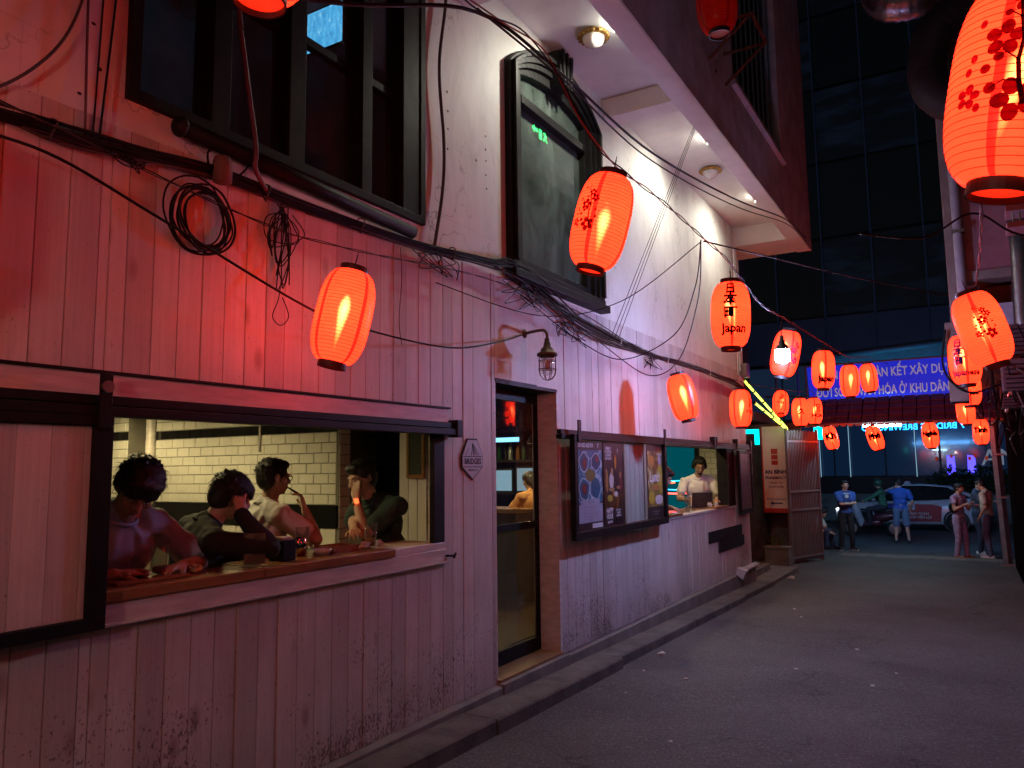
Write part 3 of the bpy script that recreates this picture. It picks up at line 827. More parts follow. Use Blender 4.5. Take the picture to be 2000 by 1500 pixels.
M['bulb_warm'] = emat('warm_bulb', (1.0, 0.78, 0.36), PEND)
def pendant(x, y, z, label, drop=3.2):
    p = thing('pendant_lamp', (x, y, z), label, 'lamp', 'pendant lamps in the bar')
    mb = MB(); mb.lathe([(0.012, z + 0.26), (0.03, z + 0.24), (0.035, z + 0.17), (0.09, z + 0.12), (0.14, z + 0.03), (0.15, z), (0.146, z), (0.135, z + 0.03), (0.085, z + 0.115), (0.03, z + 0.165)], 24, Matrix.Translation((x, y, 0)))
    mb.build('lamp_shade', M['black_metal'], p, smooth=True)
    mb = MB(); mb.tube([(x, y, z + 0.25), (x, y, drop)], 0.006); mb.build('cord', M['rubber'], p)
    mb = MB(); mb.ell((x, y, z + 0.055), (0.04, 0.04, 0.05), nu=10, nv=7); mb.build('bulb', M['bulb_warm'], p, smooth=True)
pendant(-5.02, 9.1, 2.08, 'black pendant lamp hanging over the bar beyond the glass door')
pendant(-6.6, 4.3, 2.5, 'black pendant lamp over the tables near the end of the tiled wall')
pendant(-5.2, 3.2, 2.55, 'black pendant lamp over the drinkers behind the serving window')
pendant(-7.9, 4.6, 2.5, 'black pendant lamp hanging near the pipes on the tiled wall')
pendant(-4.15, 11.7, 2.6, 'black pendant lamp over the man with the laptop')
pendant(-6.9, 7.4, 2.6, 'black pendant lamp in front of the bar counter')  # lamp out of view, added to brighten the bar beyond the door
pendant(-6.4, 9.5, 2.3, 'black pendant lamp over the beer tap behind the bar')  # another lamp out of view, added to brighten the back of the bar
# wall behind the laptop man: tiled corner and a window to the street
tw = thing('tiled_corner', (-4.0, 13.65, 0), 'cream tiled wall corner behind the man with the laptop', 'wall')
mb = MB(); mb.box(-4.2, WX - 0.172, 13.6, 13.72, 0.02, 3.2); mb.build('panel', M['grout'], tw)
for r in range(13):
    lay(-4.2, -3.62, 13.598, 1.0 + r * 0.1, 0.2, 0.1, M['tile'], 'w', 0.1 * (r % 2), tw)
sw = thing('street_window', (-5.2, 13.6, 0.8), 'teal lit street window behind the laptop man with red car lights beyond', 'window')
mb = MB(); framebox_x = [(-6.4, -6.34), (-4.28, -4.21)]
for a, b in framebox_x: mb.box(a, b, 13.56, 13.62, 0.7, 2.9)
mb.box(-6.34, -4.28, 13.56, 13.62, 0.7, 0.78); mb.box(-6.34, -4.28, 13.56, 13.62, 2.82, 2.9); mb.build('frame', M['black_metal'], sw)
mb = MB(); mb.quad((-6.34, 13.60, 0.78), (-4.28, 13.60, 0.78), (-4.28, 13.60, 2.82), (-6.34, 13.60, 2.82)); mb.build('pane', emat('teal_dusk_pane', (0.0, 0.10, 0.13), 0.35), sw)  # even teal glow stands for the lit street seen through the pane
for (x0, x1, z, c) in ((-4.84, -4.66, 1.46, (1, 0.06, 0.03)), (-4.86, -4.42, 1.27, (1, 0.05, 0.04)), (-4.95, -4.36, 1.34, (0.03, 0.3, 0.6)), (-4.95, -4.4, 1.5, (0.02, 0.35, 0.5))):
    mb = MB(); mb.tube([(x0, 13.56, z), ((x0 + x1) / 2, 13.56, z - 0.01), (x1, 13.56, z)], 0.014 if c[0] > .5 else 0.008, 6); mb.build('light_bar', emat('tail_light_bar', c, 5), sw)  # streaks of car light in the glass, put in as glowing bars

# first floor: dim rooms behind the black window and the arched window
ur = thing('upper_room', (-5, 4, 3.41), 'dim upstairs room seen through the black casement window', 'room')
mb = MB(); mb.box(-6.4, WX - 0.221, 1.0, 5.1, 6.30, 6.4); mb.build('ceiling', M['soffit'], ur)
for y in (2.6, 3.5, 4.4):
    mb = MB(); mb.box(-6.4, WX - 0.23, y, y + 0.12, 6.15, 6.299); mb.build('ceiling_beam', M['soffit'], ur)
mb = MB(); mb.box(-6.4, -6.3, 1.0, 5.1, 3.41, 6.3); mb.box(-6.3, WX - 0.221, 5.0, 5.1, 3.41, 6.3); mb.build('wall', M['fascia'], ur)
tvs = thing('wall_screen', (-5.2, 4.9, 4.6), 'bright blue screen glowing upstairs behind the casement window', 'screen')
mb = MB(); mb.box(-5.22, -4.73, 4.985, 4.999, 5.68, 6.12); mb.build('bezel', M['black_metal'], tvs)
def sea_mat():
    m, n, out = newmat('screen_picture'); e = nd(n, 'Emission')
    f = noisev(n, mapped(n, 'World', (6, 1, 3)), 4, 5, 0.7)
    n.links.new(ramp(n, f, [(0.35, (0.05, 0.28, 0.7)), (0.6, (0.12, 0.5, 1.0)), (0.72, (0.8, 0.95, 1.0))]), e.inputs[0]); e.inputs[1].default_value = 1.6
    n.links.new(e.outputs[0], out.inputs[0]); return m
mb = MB(); mb.quad((-5.2, 4.984, 5.70), (-4.75, 4.984, 5.70), (-4.75, 4.984, 6.1), (-5.2, 4.984, 6.1)); mb.build('picture', sea_mat(), tvs)
a2 = thing('stair_room', (-5, 6.8, 3.41), 'dim stair hall behind the dusty arched window', 'room')
mb = MB(); mb.box(-5.9, -5.8, 5.15, 13.5, 3.41, 6.9); mb.build('wall', M['plaster'], a2)
ex = thing('exit_sign', (-4.6, 7.2, 5.0), 'green lit emergency exit sign with arrow and running figure behind the arched window', 'sign')
eg = emat('exit_green', (0.04, 1.0, 0.18), 5)
ES = (-4.1, 7.58, 5.66)   # sign plane faces the alley
mb = MB(); mb.box(ES[0] - 0.03, ES[0] - 0.004, ES[1] - 0.2, ES[1] + 0.26, ES[2] - 0.1, ES[2] + 0.1); mb.build('housing', M['black_metal'], ex)
def exq(poly, name='symbol'):
    mb = MB(); mb.add([(ES[0], ES[1] + a, ES[2] + b) for a, b in poly], [tuple(range(len(poly)))]); mb.build(name, eg, ex)
exq([(-0.17, 0), (-0.11, 0.05), (-0.11, 0.02), (-0.03, 0.02), (-0.03, -0.02), (-0.11, -0.02), (-0.11, -0.05)], 'arrow')
exq([(0.0, -0.08), (0.07, -0.08), (0.07, 0.08), (0.0, 0.08)], 'doorway')
exq([(0.10, -0.07), (0.13, -0.01), (0.11, 0.03), (0.15, 0.04), (0.19, -0.0), (0.17, -0.03), (0.21, -0.07), (0.18, -0.075), (0.15, -0.03), (0.13, -0.075)], 'runner')
mb = MB(); mb.disc((ES[0], ES[1] + 0.15, ES[2] + 0.065), 0.018, (1, 0, 0), 10); mb.build('head', eg, ex)

# ------------------------------------------------------------------ lanterns
LH, LR = 0.52, 0.153          # body height and radius
def lr(t):                       # radius at t in -1..1 along the body
    a = abs(t)
    return 0.07 + (LR - 0.07) * max(0.0, 1 - a ** 3.0) ** 0.52
def lantern_paper(name, lit=True):
    m, n, out = newmat(name)
    tc = n.nodes.new('ShaderNodeTexCoord')
    sp = n.nodes.new('ShaderNodeSeparateXYZ'); n.links.new(tc.outputs['Object'], sp.inputs[0])
    at = n.nodes.new('ShaderNodeMath'); at.operation = 'ARCTAN2'; n.links.new(sp.outputs[1], at.inputs[0]); n.links.new(sp.outputs[0], at.inputs[1])
    # doubled paper at the four glued seams
    q = mixm(n, at.outputs[0], 4 / (2 * PI)); fr = n.nodes.new('ShaderNodeMath'); fr.operation = 'FRACT'; n.links.new(q, fr.inputs[0])
    seam = ramp(n, fr.outputs[0], [(0.0, 1), (0.095, 1), (0.105, 0), (0.995, 0), (1.0, 1)])
    mott = noisev(n, mapped(n, 'Object', (1, 1, 3)), 9, 4)
    col = mixc(n, seam, (0.93, 0.040, 0.015), (0.60, 0.006, 0.004))
    col = mixc(n, ramp(n, mott, [(0.4, 0), (0.8, 0.35)]), col, (0.8, 0.022, 0.008))
    tl = nd(n, 'BsdfTranslucent'); n.links.new(col, tl.inputs[0])
    df = nd(n, 'BsdfDiffuse'); n.links.new(col, df.inputs[0])
    m1 = nd(n, 'MixShader'); m1.inputs[0].default_value = 0.35; n.links.new(tl.outputs[0], m1.inputs[1]); n.links.new(df.outputs[0], m1.inputs[2])
    tp = nd(n, 'BsdfTransparent')
    tcol = mixc(n, seam, (1.0, 0.25, 0.17), (0.75, 0.035, 0.02)); n.links.new(tcol, tp.inputs[0])
    m2 = nd(n, 'MixShader'); m2.inputs[0].default_value = LTRANS; n.links.new(m1.outputs[0], m2.inputs[1]); n.links.new(tp.outputs[0], m2.inputs[2])
    gl = nd(n, 'BsdfGlossy'); gl.inputs['Roughness'].default_value = 0.35
    m3 = nd(n, 'MixShader'); m3.inputs[0].default_value = 0.03; n.links.new(m2.outputs[0], m3.inputs[1]); n.links.new(gl.outputs[0], m3.inputs[2])
    if lit:   # the lit paper skin glows; doubled paper at the seams lets less through
        em = nd(n, 'Emission')
        ecol = mixc(n, seam, (1.0, 0.030, 0.009), (0.5, 0.006, 0.003)); ecol = mixc(n, ramp(n, mott, [(0.4, 0), (0.8, 0.3)]), ecol, (0.65, 0.008, 0.002))
        n.links.new(ecol, em.inputs[0]); em.inputs[1].default_value = LSHELL
        ad_ = nd(n, 'AddShader'); n.links.new(m3.outputs[0], ad_.inputs[0]); n.links.new(em.outputs[0], ad_.inputs[1]); n.links.new(ad_.outputs[0], out.inputs[0])
    else: n.links.new(m3.outputs[0], out.inputs[0])
    return m
M['paper_dark'] = lantern_paper('lantern_paper_unlit', False)
M['paper'] = lantern_paper('lantern_paper')
def bulb_mat():
    # soft halo and glare streak put into the bulb's glow: dimmer, redder downwards
    m, n, out = newmat('lantern_bulb'); e = nd(n, 'Emission')
    lw = nd(n, 'LayerWeight'); lw.inputs[0].default_value = 0.5
    core = mixm(n, 1.0, lw.outputs['Facing'], 'SUBTRACT'); core = mixm(n, core, 5.0, 'POWER')
    tc = n.nodes.new('ShaderNodeTexCoord'); sp = n.nodes.new('ShaderNodeSeparateXYZ'); n.links.new(tc.outputs['Object'], sp.inputs[0])
    mr = n.nodes.new('ShaderNodeMapRange'); mr.inputs[1].default_value = -0.16; mr.inputs[2].default_value = 0.06; mr.inputs[3].default_value = 0.06; mr.inputs[4].default_value = 1.0
    n.links.new(sp.outputs[2], mr.inputs[0])
    n.links.new(ramp(n, mr.outputs[0], [(0.1, (1.0, 0.30, 0.06)), (0.75, (1.0, 0.62, 0.22))]), e.inputs[0])
    n.links.new(mixm(n, mixm(n, core, mr.outputs[0]), LBULB * 1.9), e.inputs[1])
    n.links.new(e.outputs[0], out.inputs[0]); return m
M['lbulb'] = bulb_mat()
M['cap'] = mat('lantern_cap', (0.012, 0.011, 0.011), 0.5)
def printmat(name, c):
    m, n, out = newmat(name)
    tl = nd(n, 'BsdfTranslucent'); tl.inputs[0].default_value = rgb(c); df = nd(n, 'BsdfDiffuse'); df.inputs[0].default_value = rgb(c)
    f = noisev(n, mapped(n, 'Object'), 30, 2)
    mx = nd(n, 'MixShader'); mx.inputs[0].default_value = 0.5; n.links.new(tl.outputs[0], mx.inputs[1]); n.links.new(df.outputs[0], mx.inputs[2])
    n.links.new(mx.outputs[0], out.inputs[0]); return m
M['petal'] = printmat('petal_print', (0.13, 0.004, 0.022)); M['petal2'] = printmat('pale_petal_print', (0.20, 0.012, 0.06)); M['branch'] = printmat('branch_print', (0.018, 0.003, 0.004)); M['ink'] = printmat('ink', (0.010, 0.003, 0.003)); M['ink2'] = printmat('violet_ink', (0.09, 0.015, 0.12))
M['disc'] = printmat('paper_disc', (0.8, 0.6, 0.42))
NR = 27
prof = []
for i in range(NR * 2 + 1):
    t = -1 + 2 * i / (NR * 2)
    prof.append((lr(t) - (0.0016 if i % 2 == 0 else 0), t * LH / 2))
LM = {}
LM['shade'] = MB().lathe(prof, 40).mesh('shade', M['paper'], True); LM['shade_dark'] = MB().lathe(prof, 40).mesh('shade', M['paper_dark'], True)
mb = MB()
for i in range(1, NR):
    t = -1 + 2 * i / NR; r, z = lr(t) + 0.0004, t * LH / 2
    mb.lathe([(r - 0.001, z), (r, z + 0.001), (r + 0.001, z), (r, z - 0.001)], 40, close=True)
LM['ribs'] = mb.mesh('ribs', mat('rib_wire', (0.12, 0.02, 0.012), 0.6))
def ring(z0, z1, r=0.078): return [(r - 0.006, z0), (r, z0), (r, z1), (r - 0.006, z1)]
LM['top'] = MB().lathe(ring(LH / 2 - 0.008, LH / 2 + 0.028), 28, close=True).mesh('top_ring', M['cap'])
LM['bottom'] = MB().lathe(ring(-LH / 2 - 0.03, -LH / 2 + 0.008), 28, close=True).mesh('bottom_ring', M['cap'])
mb = MB(); mb.disc((0, 0, -LH / 2 - 0.012), 0.071, (0, 0, 1), 24); LM['disc'] = mb.mesh('bottom_disc', M['disc'])
BZ = 0.055
mb = MB(); mb.lathe([(0.002, BZ + 0.095), (0.024, BZ + 0.08), (0.043, BZ + 0.04), (0.048, BZ), (0.043, BZ - 0.045), (0.033, BZ - 0.10), (0.022, BZ - 0.16), (0.008, BZ - 0.24)], 10)  # tail drawn out below the bulb in the shape of its glare streak
LM['bulb'] = mb.mesh('bulb', M['lbulb'], True)
mb = MB(); mb.lathe([(0.001, BZ + 0.11), (0.016, BZ + 0.11), (0.018, BZ + 0.055), (0.001, BZ + 0.056)], 10); mb.tube([(0, 0, BZ + 0.11), (0.004, 0, LH / 2 + 0.02), (0, 0, LH / 2 + 0.10)], 0.004, 5)
LM['socket'] = mb.mesh('socket', M['cap'])
mb = MB()
for k in (0, PI / 2): mb.tube([(0.073 * math.cos(k), 0.073 * math.sin(k), LH / 2 + 0.01), (0.03 * math.cos(k), 0.03 * math.sin(k), LH / 2 + 0.012), (-0.03 * math.cos(k), -0.03 * math.sin(k), LH / 2 + 0.012), (-0.073 * math.cos(k), -0.073 * math.sin(k), LH / 2 + 0.01)], 0.0018, 4)
mb.tube([(0, 0, LH / 2 + 0.012), (0, 0, LH / 2 + 0.12)], 0.0022, 5); LM['hook'] = mb.mesh('hook', M['rubber'])

def wrap(polys, mats):
    """2D outlines (u along the girth, v up; u=0 faces local -Y) laid on the paper"""
    bm = bmesh.new()
    for poly, mi, lift in polys:
        vs = [bm.verts.new((u, v, lift)) for u, v in poly]
        try:
            f = bm.faces.new(vs); f.material_index = mi
        except ValueError: pass
    bmesh.ops.triangulate(bm, faces=[f for f in bm.faces if len(f.verts) > 4])
    for _ in range(3):
        es = [e for e in bm.edges if e.calc_length() > 0.022]
        if not es: break
        bmesh.ops.subdivide_edges(bm, edges=es, cuts=1); bmesh.ops.triangulate(bm, faces=[f for f in bm.faces if len(f.verts) > 3])
    for v in bm.verts:
        u, z, l = v.co
        t = max(-1, min(1, z / (LH / 2))); r = lr(t) + 0.0012 + l
        a = -PI / 2 + u / LR
        v.co = (r * math.cos(a), r * math.sin(a), z)
    me = bpy.data.meshes.new('print'); bm.to_mesh(me); bm.free()
    for m in mats: me.materials.append(m)
    return me
def petalflower(cx, cy, r, rot, mi, lift=0.0004):
    out = []
    for k in range(5):
        a = rot + k * 2 * PI / 5
        px, py = cx + 0.62 * r * math.cos(a), cy + 0.62 * r * math.sin(a)
        out.append(([(px + 0.42 * r * math.cos(t) * math.cos(a) - 0.36 * r * math.sin(t) * math.sin(a), py + 0.42 * r * math.cos(t) * math.sin(a) + 0.36 * r * math.sin(t) * math.cos(a)) for t in [2 * PI * j / 12 for j in range(12)]], mi, lift + k * 0.00005))
    return out
def dotp(cx, cy, r, mi, ry=None): return [([(cx + r * math.cos(2 * PI * j / 9), cy + (ry or r) * math.sin(2 * PI * j / 9)) for j in range(9)], mi, 0.0007)]
def stroke(pts, w, mi, lift=0.0002):
    out = []
    for (a, b) in zip(pts, pts[1:]):
        d = Vector((b[0] - a[0], b[1] - a[1])); nn = Vector((-d.y, d.x)).normalized() * w / 2; d = d.normalized() * w * 0.25
        out.append(([(a[0] + nn.x - d.x, a[1] + nn.y - d.y), (a[0] - nn.x - d.x, a[1] - nn.y - d.y), (b[0] - nn.x + d.x, b[1] - nn.y + d.y), (b[0] + nn.x + d.x, b[1] + nn.y + d.y)], mi, lift)); lift += 0.00003
    return out
def blossom_print(u0=0.0, s=1.0):
    P = []
    b1 = [(0.065, -0.10), (0.052, -0.05), (0.045, 0.0), (0.05, 0.05), (0.04, 0.10), (0.035, 0.14), (0.015, 0.17), (-0.01, 0.185), (-0.03, 0.19)]
    for i, (a, b) in enumerate(zip(b1, b1[1:])): P += stroke([a, b], 0.011 - 0.0011 * i, 2)
    for br_ in ([(0.045, 0.0), (0.02, 0.02), (0.005, 0.012)], [(0.05, 0.05), (0.075, 0.08), (0.09, 0.085)], [(0.052, -0.05), (0.02, -0.045), (-0.005, -0.06)], [(0.04, 0.10), (0.02, 0.115)], [(0.015, 0.17), (0.01, 0.20)], [(0.065, -0.1), (0.085, -0.07), (0.1, -0.03)]): P += stroke(br_, 0.0035, 2)
    P += petalflower(0.045, 0.145, 0.03, 0.4, 0) + petalflower(0.012, 0.055, 0.042, 0.2, 0) + petalflower(0.075, 0.105, 0.03, 1.0, 0) + petalflower(0.05, -0.09, 0.05, 0.7, 0) + petalflower(-0.055, -0.07, 0.03, 0.1, 1)
    for (x, y, r) in ((0.005, 0.012, 0.012), (-0.005, -0.06, 0.014), (-0.03, 0.19, 0.007), (-0.028, 0.181, 0.006), (0.01, 0.203, 0.006), (-0.02, -0.012, 0.012), (0.012, 0.115, 0.009), (0.1, -0.03, 0.01)): P += dotp(x, y, r, 0)
    for (x, y) in ((-0.04, 0.10), (-0.06, -0.01), (-0.05, 0.02), (-0.03, -0.10), (0.09, 0.02)): P += dotp(x, y, 0.009, 1, 0.011)
    return wrap([([((u * s) + u0, v * s) for u, v in p], mi, l) for p, mi, l in P], [M['petal'], M['petal2'], M['branch']])
FONT = None
def text_polys(txt, size, font=None, align='CENTER', bold=0.0, spacing=1.0, shear=0):
    for a_, b_ in (('Ở', "Ỏ'"), ('Ờ', "Ò'"), ('Ư', "U'"), ('Ự', "Ụ'"), ('Ợ', "Ọ'"), ('Ử', "Ủ'"), ('Ố', 'Ô')): txt = unicodedata.normalize('NFC', txt).replace(a_, b_)
    cu = bpy.data.curves.new('t', 'FONT'); cu.body = unicodedata.normalize('NFC', txt); cu.size = size; cu.align_x = align; cu.align_y = 'CENTER'; cu.offset = bold; cu.space_character = spacing; cu.shear = shear
    cu.resolution_u = 3
    o = bpy.data.objects.new('t', cu)
    me = bpy.data.meshes.new_from_object(o)
    vs = [v.co.copy() for v in me.vertices]; fs = [list(p.vertices) for p in me.polygons]
    bpy.data.objects.remove(o); bpy.data.curves.remove(cu); bpy.data.meshes.remove(me)
    return vs, fs
def text_wrap(lines, ink='ink', u0=0.0, fat=0.0035):
    """lines: (text, v, size)"""
    P = []
    for txt, v0, size, du in lines:
        vs, fs = text_polys(txt, size, bold=size * 0.03)
        for j, (ax_, ay_) in enumerate(((0, 0), (fat, 0), (-fat, 0), (0, fat), (0, -fat))):
            for f in fs: P.append(([(vs[i].x + u0 + du + ax_, vs[i].y + v0 + ay_) for i in f], 0, 0.0003 + j * 0.00012))
    return wrap(P, [M[ink]])
def flat_text(name, txt, size, m, parent, org, ux, uy, bold=0.0, align='CENTER', spacing=1.0, thick=0.0, shear=0, wscale=1.0, fit=None):
    """lettering laid in a plane: org + x*ux + y*uy"""
    vs, fs = text_polys(txt, size, bold=bold, align=align, spacing=spacing, shear=shear)
    if fit: wscale = fit / (max(v.x for v in vs) - min(v.x for v in vs))
    org, ux, uy = Vector(org), Vector(ux), Vector(uy)
    mb = MB(); mb.add([org + ux * (v.x * wscale) + uy * v.y for v in vs], fs)
    if thick:
        nrm = ux.cross(uy).normalized() * thick
        o = len(vs)
        mb2 = MB(); mb2.add(mb.v, mb.f)
        edges = {}
        for f in fs:
            for a, b in zip(f, f[1:] + f[:1]): edges.setdefault(tuple(sorted((a, b))), []).append((a, b))
        base = [Vector(p) for p in mb.v]
        mb2 = MB(); mb2.add(base, []); mb2.add([p + nrm for p in base], [])
        for f in fs: mb2.f.append([i + o for i in f]); mb2.mi.append(0)
        for e in edges.values():
            if len(e) == 1:
                a, b = e[0]; mb2.f.append([a, b, b + o, a + o]); mb2.mi.append(0)
        mb = mb2
    return mb.build(name, m, parent)

LPROTO = {}
def lantern(pos, label, tilt=(0, 0), spin=None, printme=None, lit=True, cat='lantern', group='red paper lanterns strung over the alley'):
    """body centre at pos; the print faces the camera turned by spin"""
    p = Vector(pos)
    face = math.atan2(p.x, -p.y) if False else math.atan2(-p.x, p.y)   # rotation that turns local -Y towards the camera
    root = thing('paper_lantern', p, label, cat, group, world=False)
    root.rotation_euler = (0, 0, 0)
    rz = face + (spin or 0)
    # tilt about camera-facing axes: tilt[0] leans sideways in the picture, tilt[1] swings towards the camera
    root.rotation_mode = 'XYZ'
    ax = Vector((math.cos(face), math.sin(face), 0)); ay = Vector((-math.sin(face), math.cos(face), 0))
    root.rotation_euler = (Matrix.Rotation(tilt[0], 3, ay) @ Matrix.Rotation(tilt[1], 3, ax) @ Matrix.Rotation(rz, 3, 'Z')).to_euler()
    for nm, k in (('lamp_shade', 'shade'), ('rib_wires', 'ribs'), ('top_ring', 'top'), ('bottom_ring', 'bottom'), ('bottom_disc', 'disc'), ('socket', 'socket'), ('hook', 'hook')):
        link(nm, LM['shade_dark' if k == 'shade' and not lit else k], root)
    if lit:
        b = link('bulb', LM['bulb'], root); rl = random.Random(len(label) * 7 + int(p.y * 10)); b.location = (rl.uniform(-0.02, 0.02), rl.uniform(-0.02, 0.02), rl.uniform(-0.035, 0.03)); b.rotation_euler = (rl.uniform(-0.16, 0.16), rl.uniform(-0.16, 0.16), 0); sc_ = rl.uniform(0.82, 1.12); b.scale = (sc_, sc_, rl.uniform(0.8, 1.1))
    if printme is not None: link('print', printme, root)
    return root

# ------------------------------------------------------------------ lanterns in place
BL = blossom_print()
BL2 = blossom_print(-0.10, 0.8)
JP = text_wrap([('日', 0.185, 0.095, 0), ('本', 0.095, 0.11, 0), ('町', -0.01, 0.105, 0), ('Japan', -0.13, 0.095, 0.03)], fat=0.0008)
JP2 = text_wrap([('日', 0.16, 0.095, -0.06), ('本', 0.07, 0.11, -0.05), ('町', -0.03, 0.105, -0.04), ('Japanese', -0.15, 0.085, 0.0)], 'ink2', fat=0.0008)
J1 = text_wrap([('Japan', -0.14, 0.11, 0.03)])
def word(w, s=0.13, v=0.03): return text_wrap([(w, v, s, 0.0)], fat=0.009)
lantern((-1.69, 1.45, 3.39), 'red paper lantern hanging high in front of the casement window, only its base in view', (0.05, 0))
lantern((-1.66, 3.77, 3.08), 'lit red lantern with plum branch print hanging in front of the arched window', (0.25, 0), -0.35, blossom_print(-0.05, 0.75))
lantern((-1.58, 6.08, 2.94), 'lit red lantern with three large kanji and Japan written on it', (0.03, 0), 0, JP)
lantern((-1.75, 9.05, 3.01), 'red blossom lantern right behind the bare white bulb', (0.22, 0.05), 0.35, blossom_print(0.03, 0.8))
lantern((-1.70, 11.33, 3.06), 'red lantern with Japan in small letters overlapping the blue banner start', (0.05, 0), 0.15, J1)
lantern((-1.68, 13.90, 3.14), 'plain red lantern in front of the blue banner, the nearer of the adjoining pair', (0, 0), 0.8)
lantern((-1.59, 15.94, 3.38), 'plain red lantern in front of the blue banner, the farther of the adjoining pair', (-0.08, 0), 0.5)
lantern((-2.91, 3.09, 2.58), 'lit red lantern hanging close to the boards above the serving window', (0.21, 0), 2.2, blossom_print(0.0, 0.7))
lantern((-2.79, 8.49, 2.53), 'lit red lantern above the poster panel', (-0.2, 0), -1.1, BL2)
lantern((-2.79, 11.05, 2.56), 'lit red lantern above the far serving window of the laptop man', (0, 0), 0.9, blossom_print(0.0, 0.7))
lantern((-3.22, 15.92, 2.98), 'red lantern showing its open base beside the yellow light tubes', (0.05, -0.5), 0.6, BL2)
lantern((-2.75, 15.33, 2.75), 'red lantern with one kanji directly over the folding gate', (0, 0), 0, text_wrap([('久', 0.0, 0.12, 0.02)]))
lantern((-2.70, 16.56, 2.84), 'red lantern with stacked letters tucked behind the kanji lantern over the gate', (0, 0), 0, text_wrap([('CI', 0.09, 0.10, 0.08), ('O', 0.0, 0.10, 0.08), ('HOA', -0.10, 0.10, 0.06)]))
lantern((-2.74, 18.80, 2.36), 'small far lantern lettered Kh under the awning', (-0.2, 0), 0, word('Kh', 0.2))
lantern((-1.77, 18.22, 2.31), 'small far lantern lettered Phú under the awning', (-0.27, 0), 0, word('Phú', 0.17))
lantern((-0.72, 18.14, 2.33), 'small far lantern lettered Nghĩa under the awning', (-0.06, 0), 0, word('Nghĩa', 0.13))
lantern((0.19, 19.02, 2.40), 'small far lantern lettered Tình beside the steel post', (0, 0), 0, word('Tình', 0.15))
lantern((0.16, 2.27, 2.70), 'very large near red lantern with pink plum blossom print at the picture edge', (0.2, 0), -0.25, blossom_print(0.0, 1.05))
lantern((0.12, 6.28, 2.68), 'lit red lantern with plum branch hanging below the rosy wall', (-0.27, 0), -0.1, blossom_print(0.02, 0.72))
lantern((0.0, 9.36, 2.83), 'red lantern with violet kanji right behind the plum branch lantern', (-0.03, 0), 0, JP2)
lantern((0.02, 12.38, 2.80), 'third lantern down the row under the rosy wall', (-0.03, 0), 0, text_wrap([('町', 0.05, 0.1, 0.09), ('Japan', -0.1, 0.06, 0.07)]))
lantern((-0.05, 16.39, 2.72), 'last and lowest lantern of the row under the rosy wall', (-0.04, 0), 0)
lantern((-1.44, 5.53, 5.27), 'unlit dark red lantern hanging high before the balcony front', (-0.04, 0), 0.5, lit=False)
# the same strings go on over the alley behind the camera
for i, p in enumerate(((-1.7, -0.9, 3.25), (-2.85, 0.55, 2.75), (-2.8, -1.9, 2.8), (0.15, -1.6, 2.75), (-1.7, -3.2, 3.2))):
    lantern(p, 'red lantern of the strings continuing behind the viewer', (0.05, 0), i, group='lanterns behind the viewer')

# bare LED bulb
led = thing('led_bulb', (-1.70, 8.62, 2.95), 'bare glaring white bulb hanging from a black cord in front of the blossom lantern', 'bulb')
Lm = Matrix.Translation((-1.70, 8.62, 2.95))
mb = MB(); mb.lathe([(0.001, -0.105), (0.04, -0.1), (0.068, -0.085), (0.078, -0.055), (0.078, 0.02), (0.07, 0.045), (0.062, 0.05)], 20, Lm); mb.build('bulb', emat('led_glow', (0.36, 0.48, 1.0), LEDS), led, smooth=True)
mb = MB(); mb.lathe([(0.074, 0.046), (0.06, 0.085), (0.036, 0.11), (0.03, 0.15), (0.022, 0.155), (0.02, 0.2), (0.001, 0.205)], 16, Lm); mb.tube([(-1.70, 8.62, 3.15), (-1.702, 8.63, 3.3), (-1.68, 8.60, 3.33)], 0.006); mb.build('socket', M['cap'], led, smooth=True)

led2 = thing('led_bulb', (-1.2, -1.9, 2.75), 'second bare bulb on the strings behind the viewer', 'bulb')
Lm = Matrix.Translation((-1.2, -1.9, 2.75))
mb = MB(); mb.lathe([(0.001, -0.105), (0.04, -0.1), (0.068, -0.085), (0.078, -0.055), (0.078, 0.02), (0.07, 0.045), (0.062, 0.05)], 20, Lm); mb.build('bulb', emat('led_glow_warm', (1.0, 0.56, 0.47), LED2), led2, smooth=True)
mb = MB(); mb.lathe([(0.074, 0.046), (0.06, 0.085), (0.036, 0.11), (0.03, 0.15), (0.022, 0.155), (0.02, 0.2), (0.001, 0.205)], 16, Lm); mb.tube([(-1.2, -1.9, 2.95), (-1.22, -1.88, 3.6)], 0.006); mb.build('socket', M['cap'], led2, smooth=True)

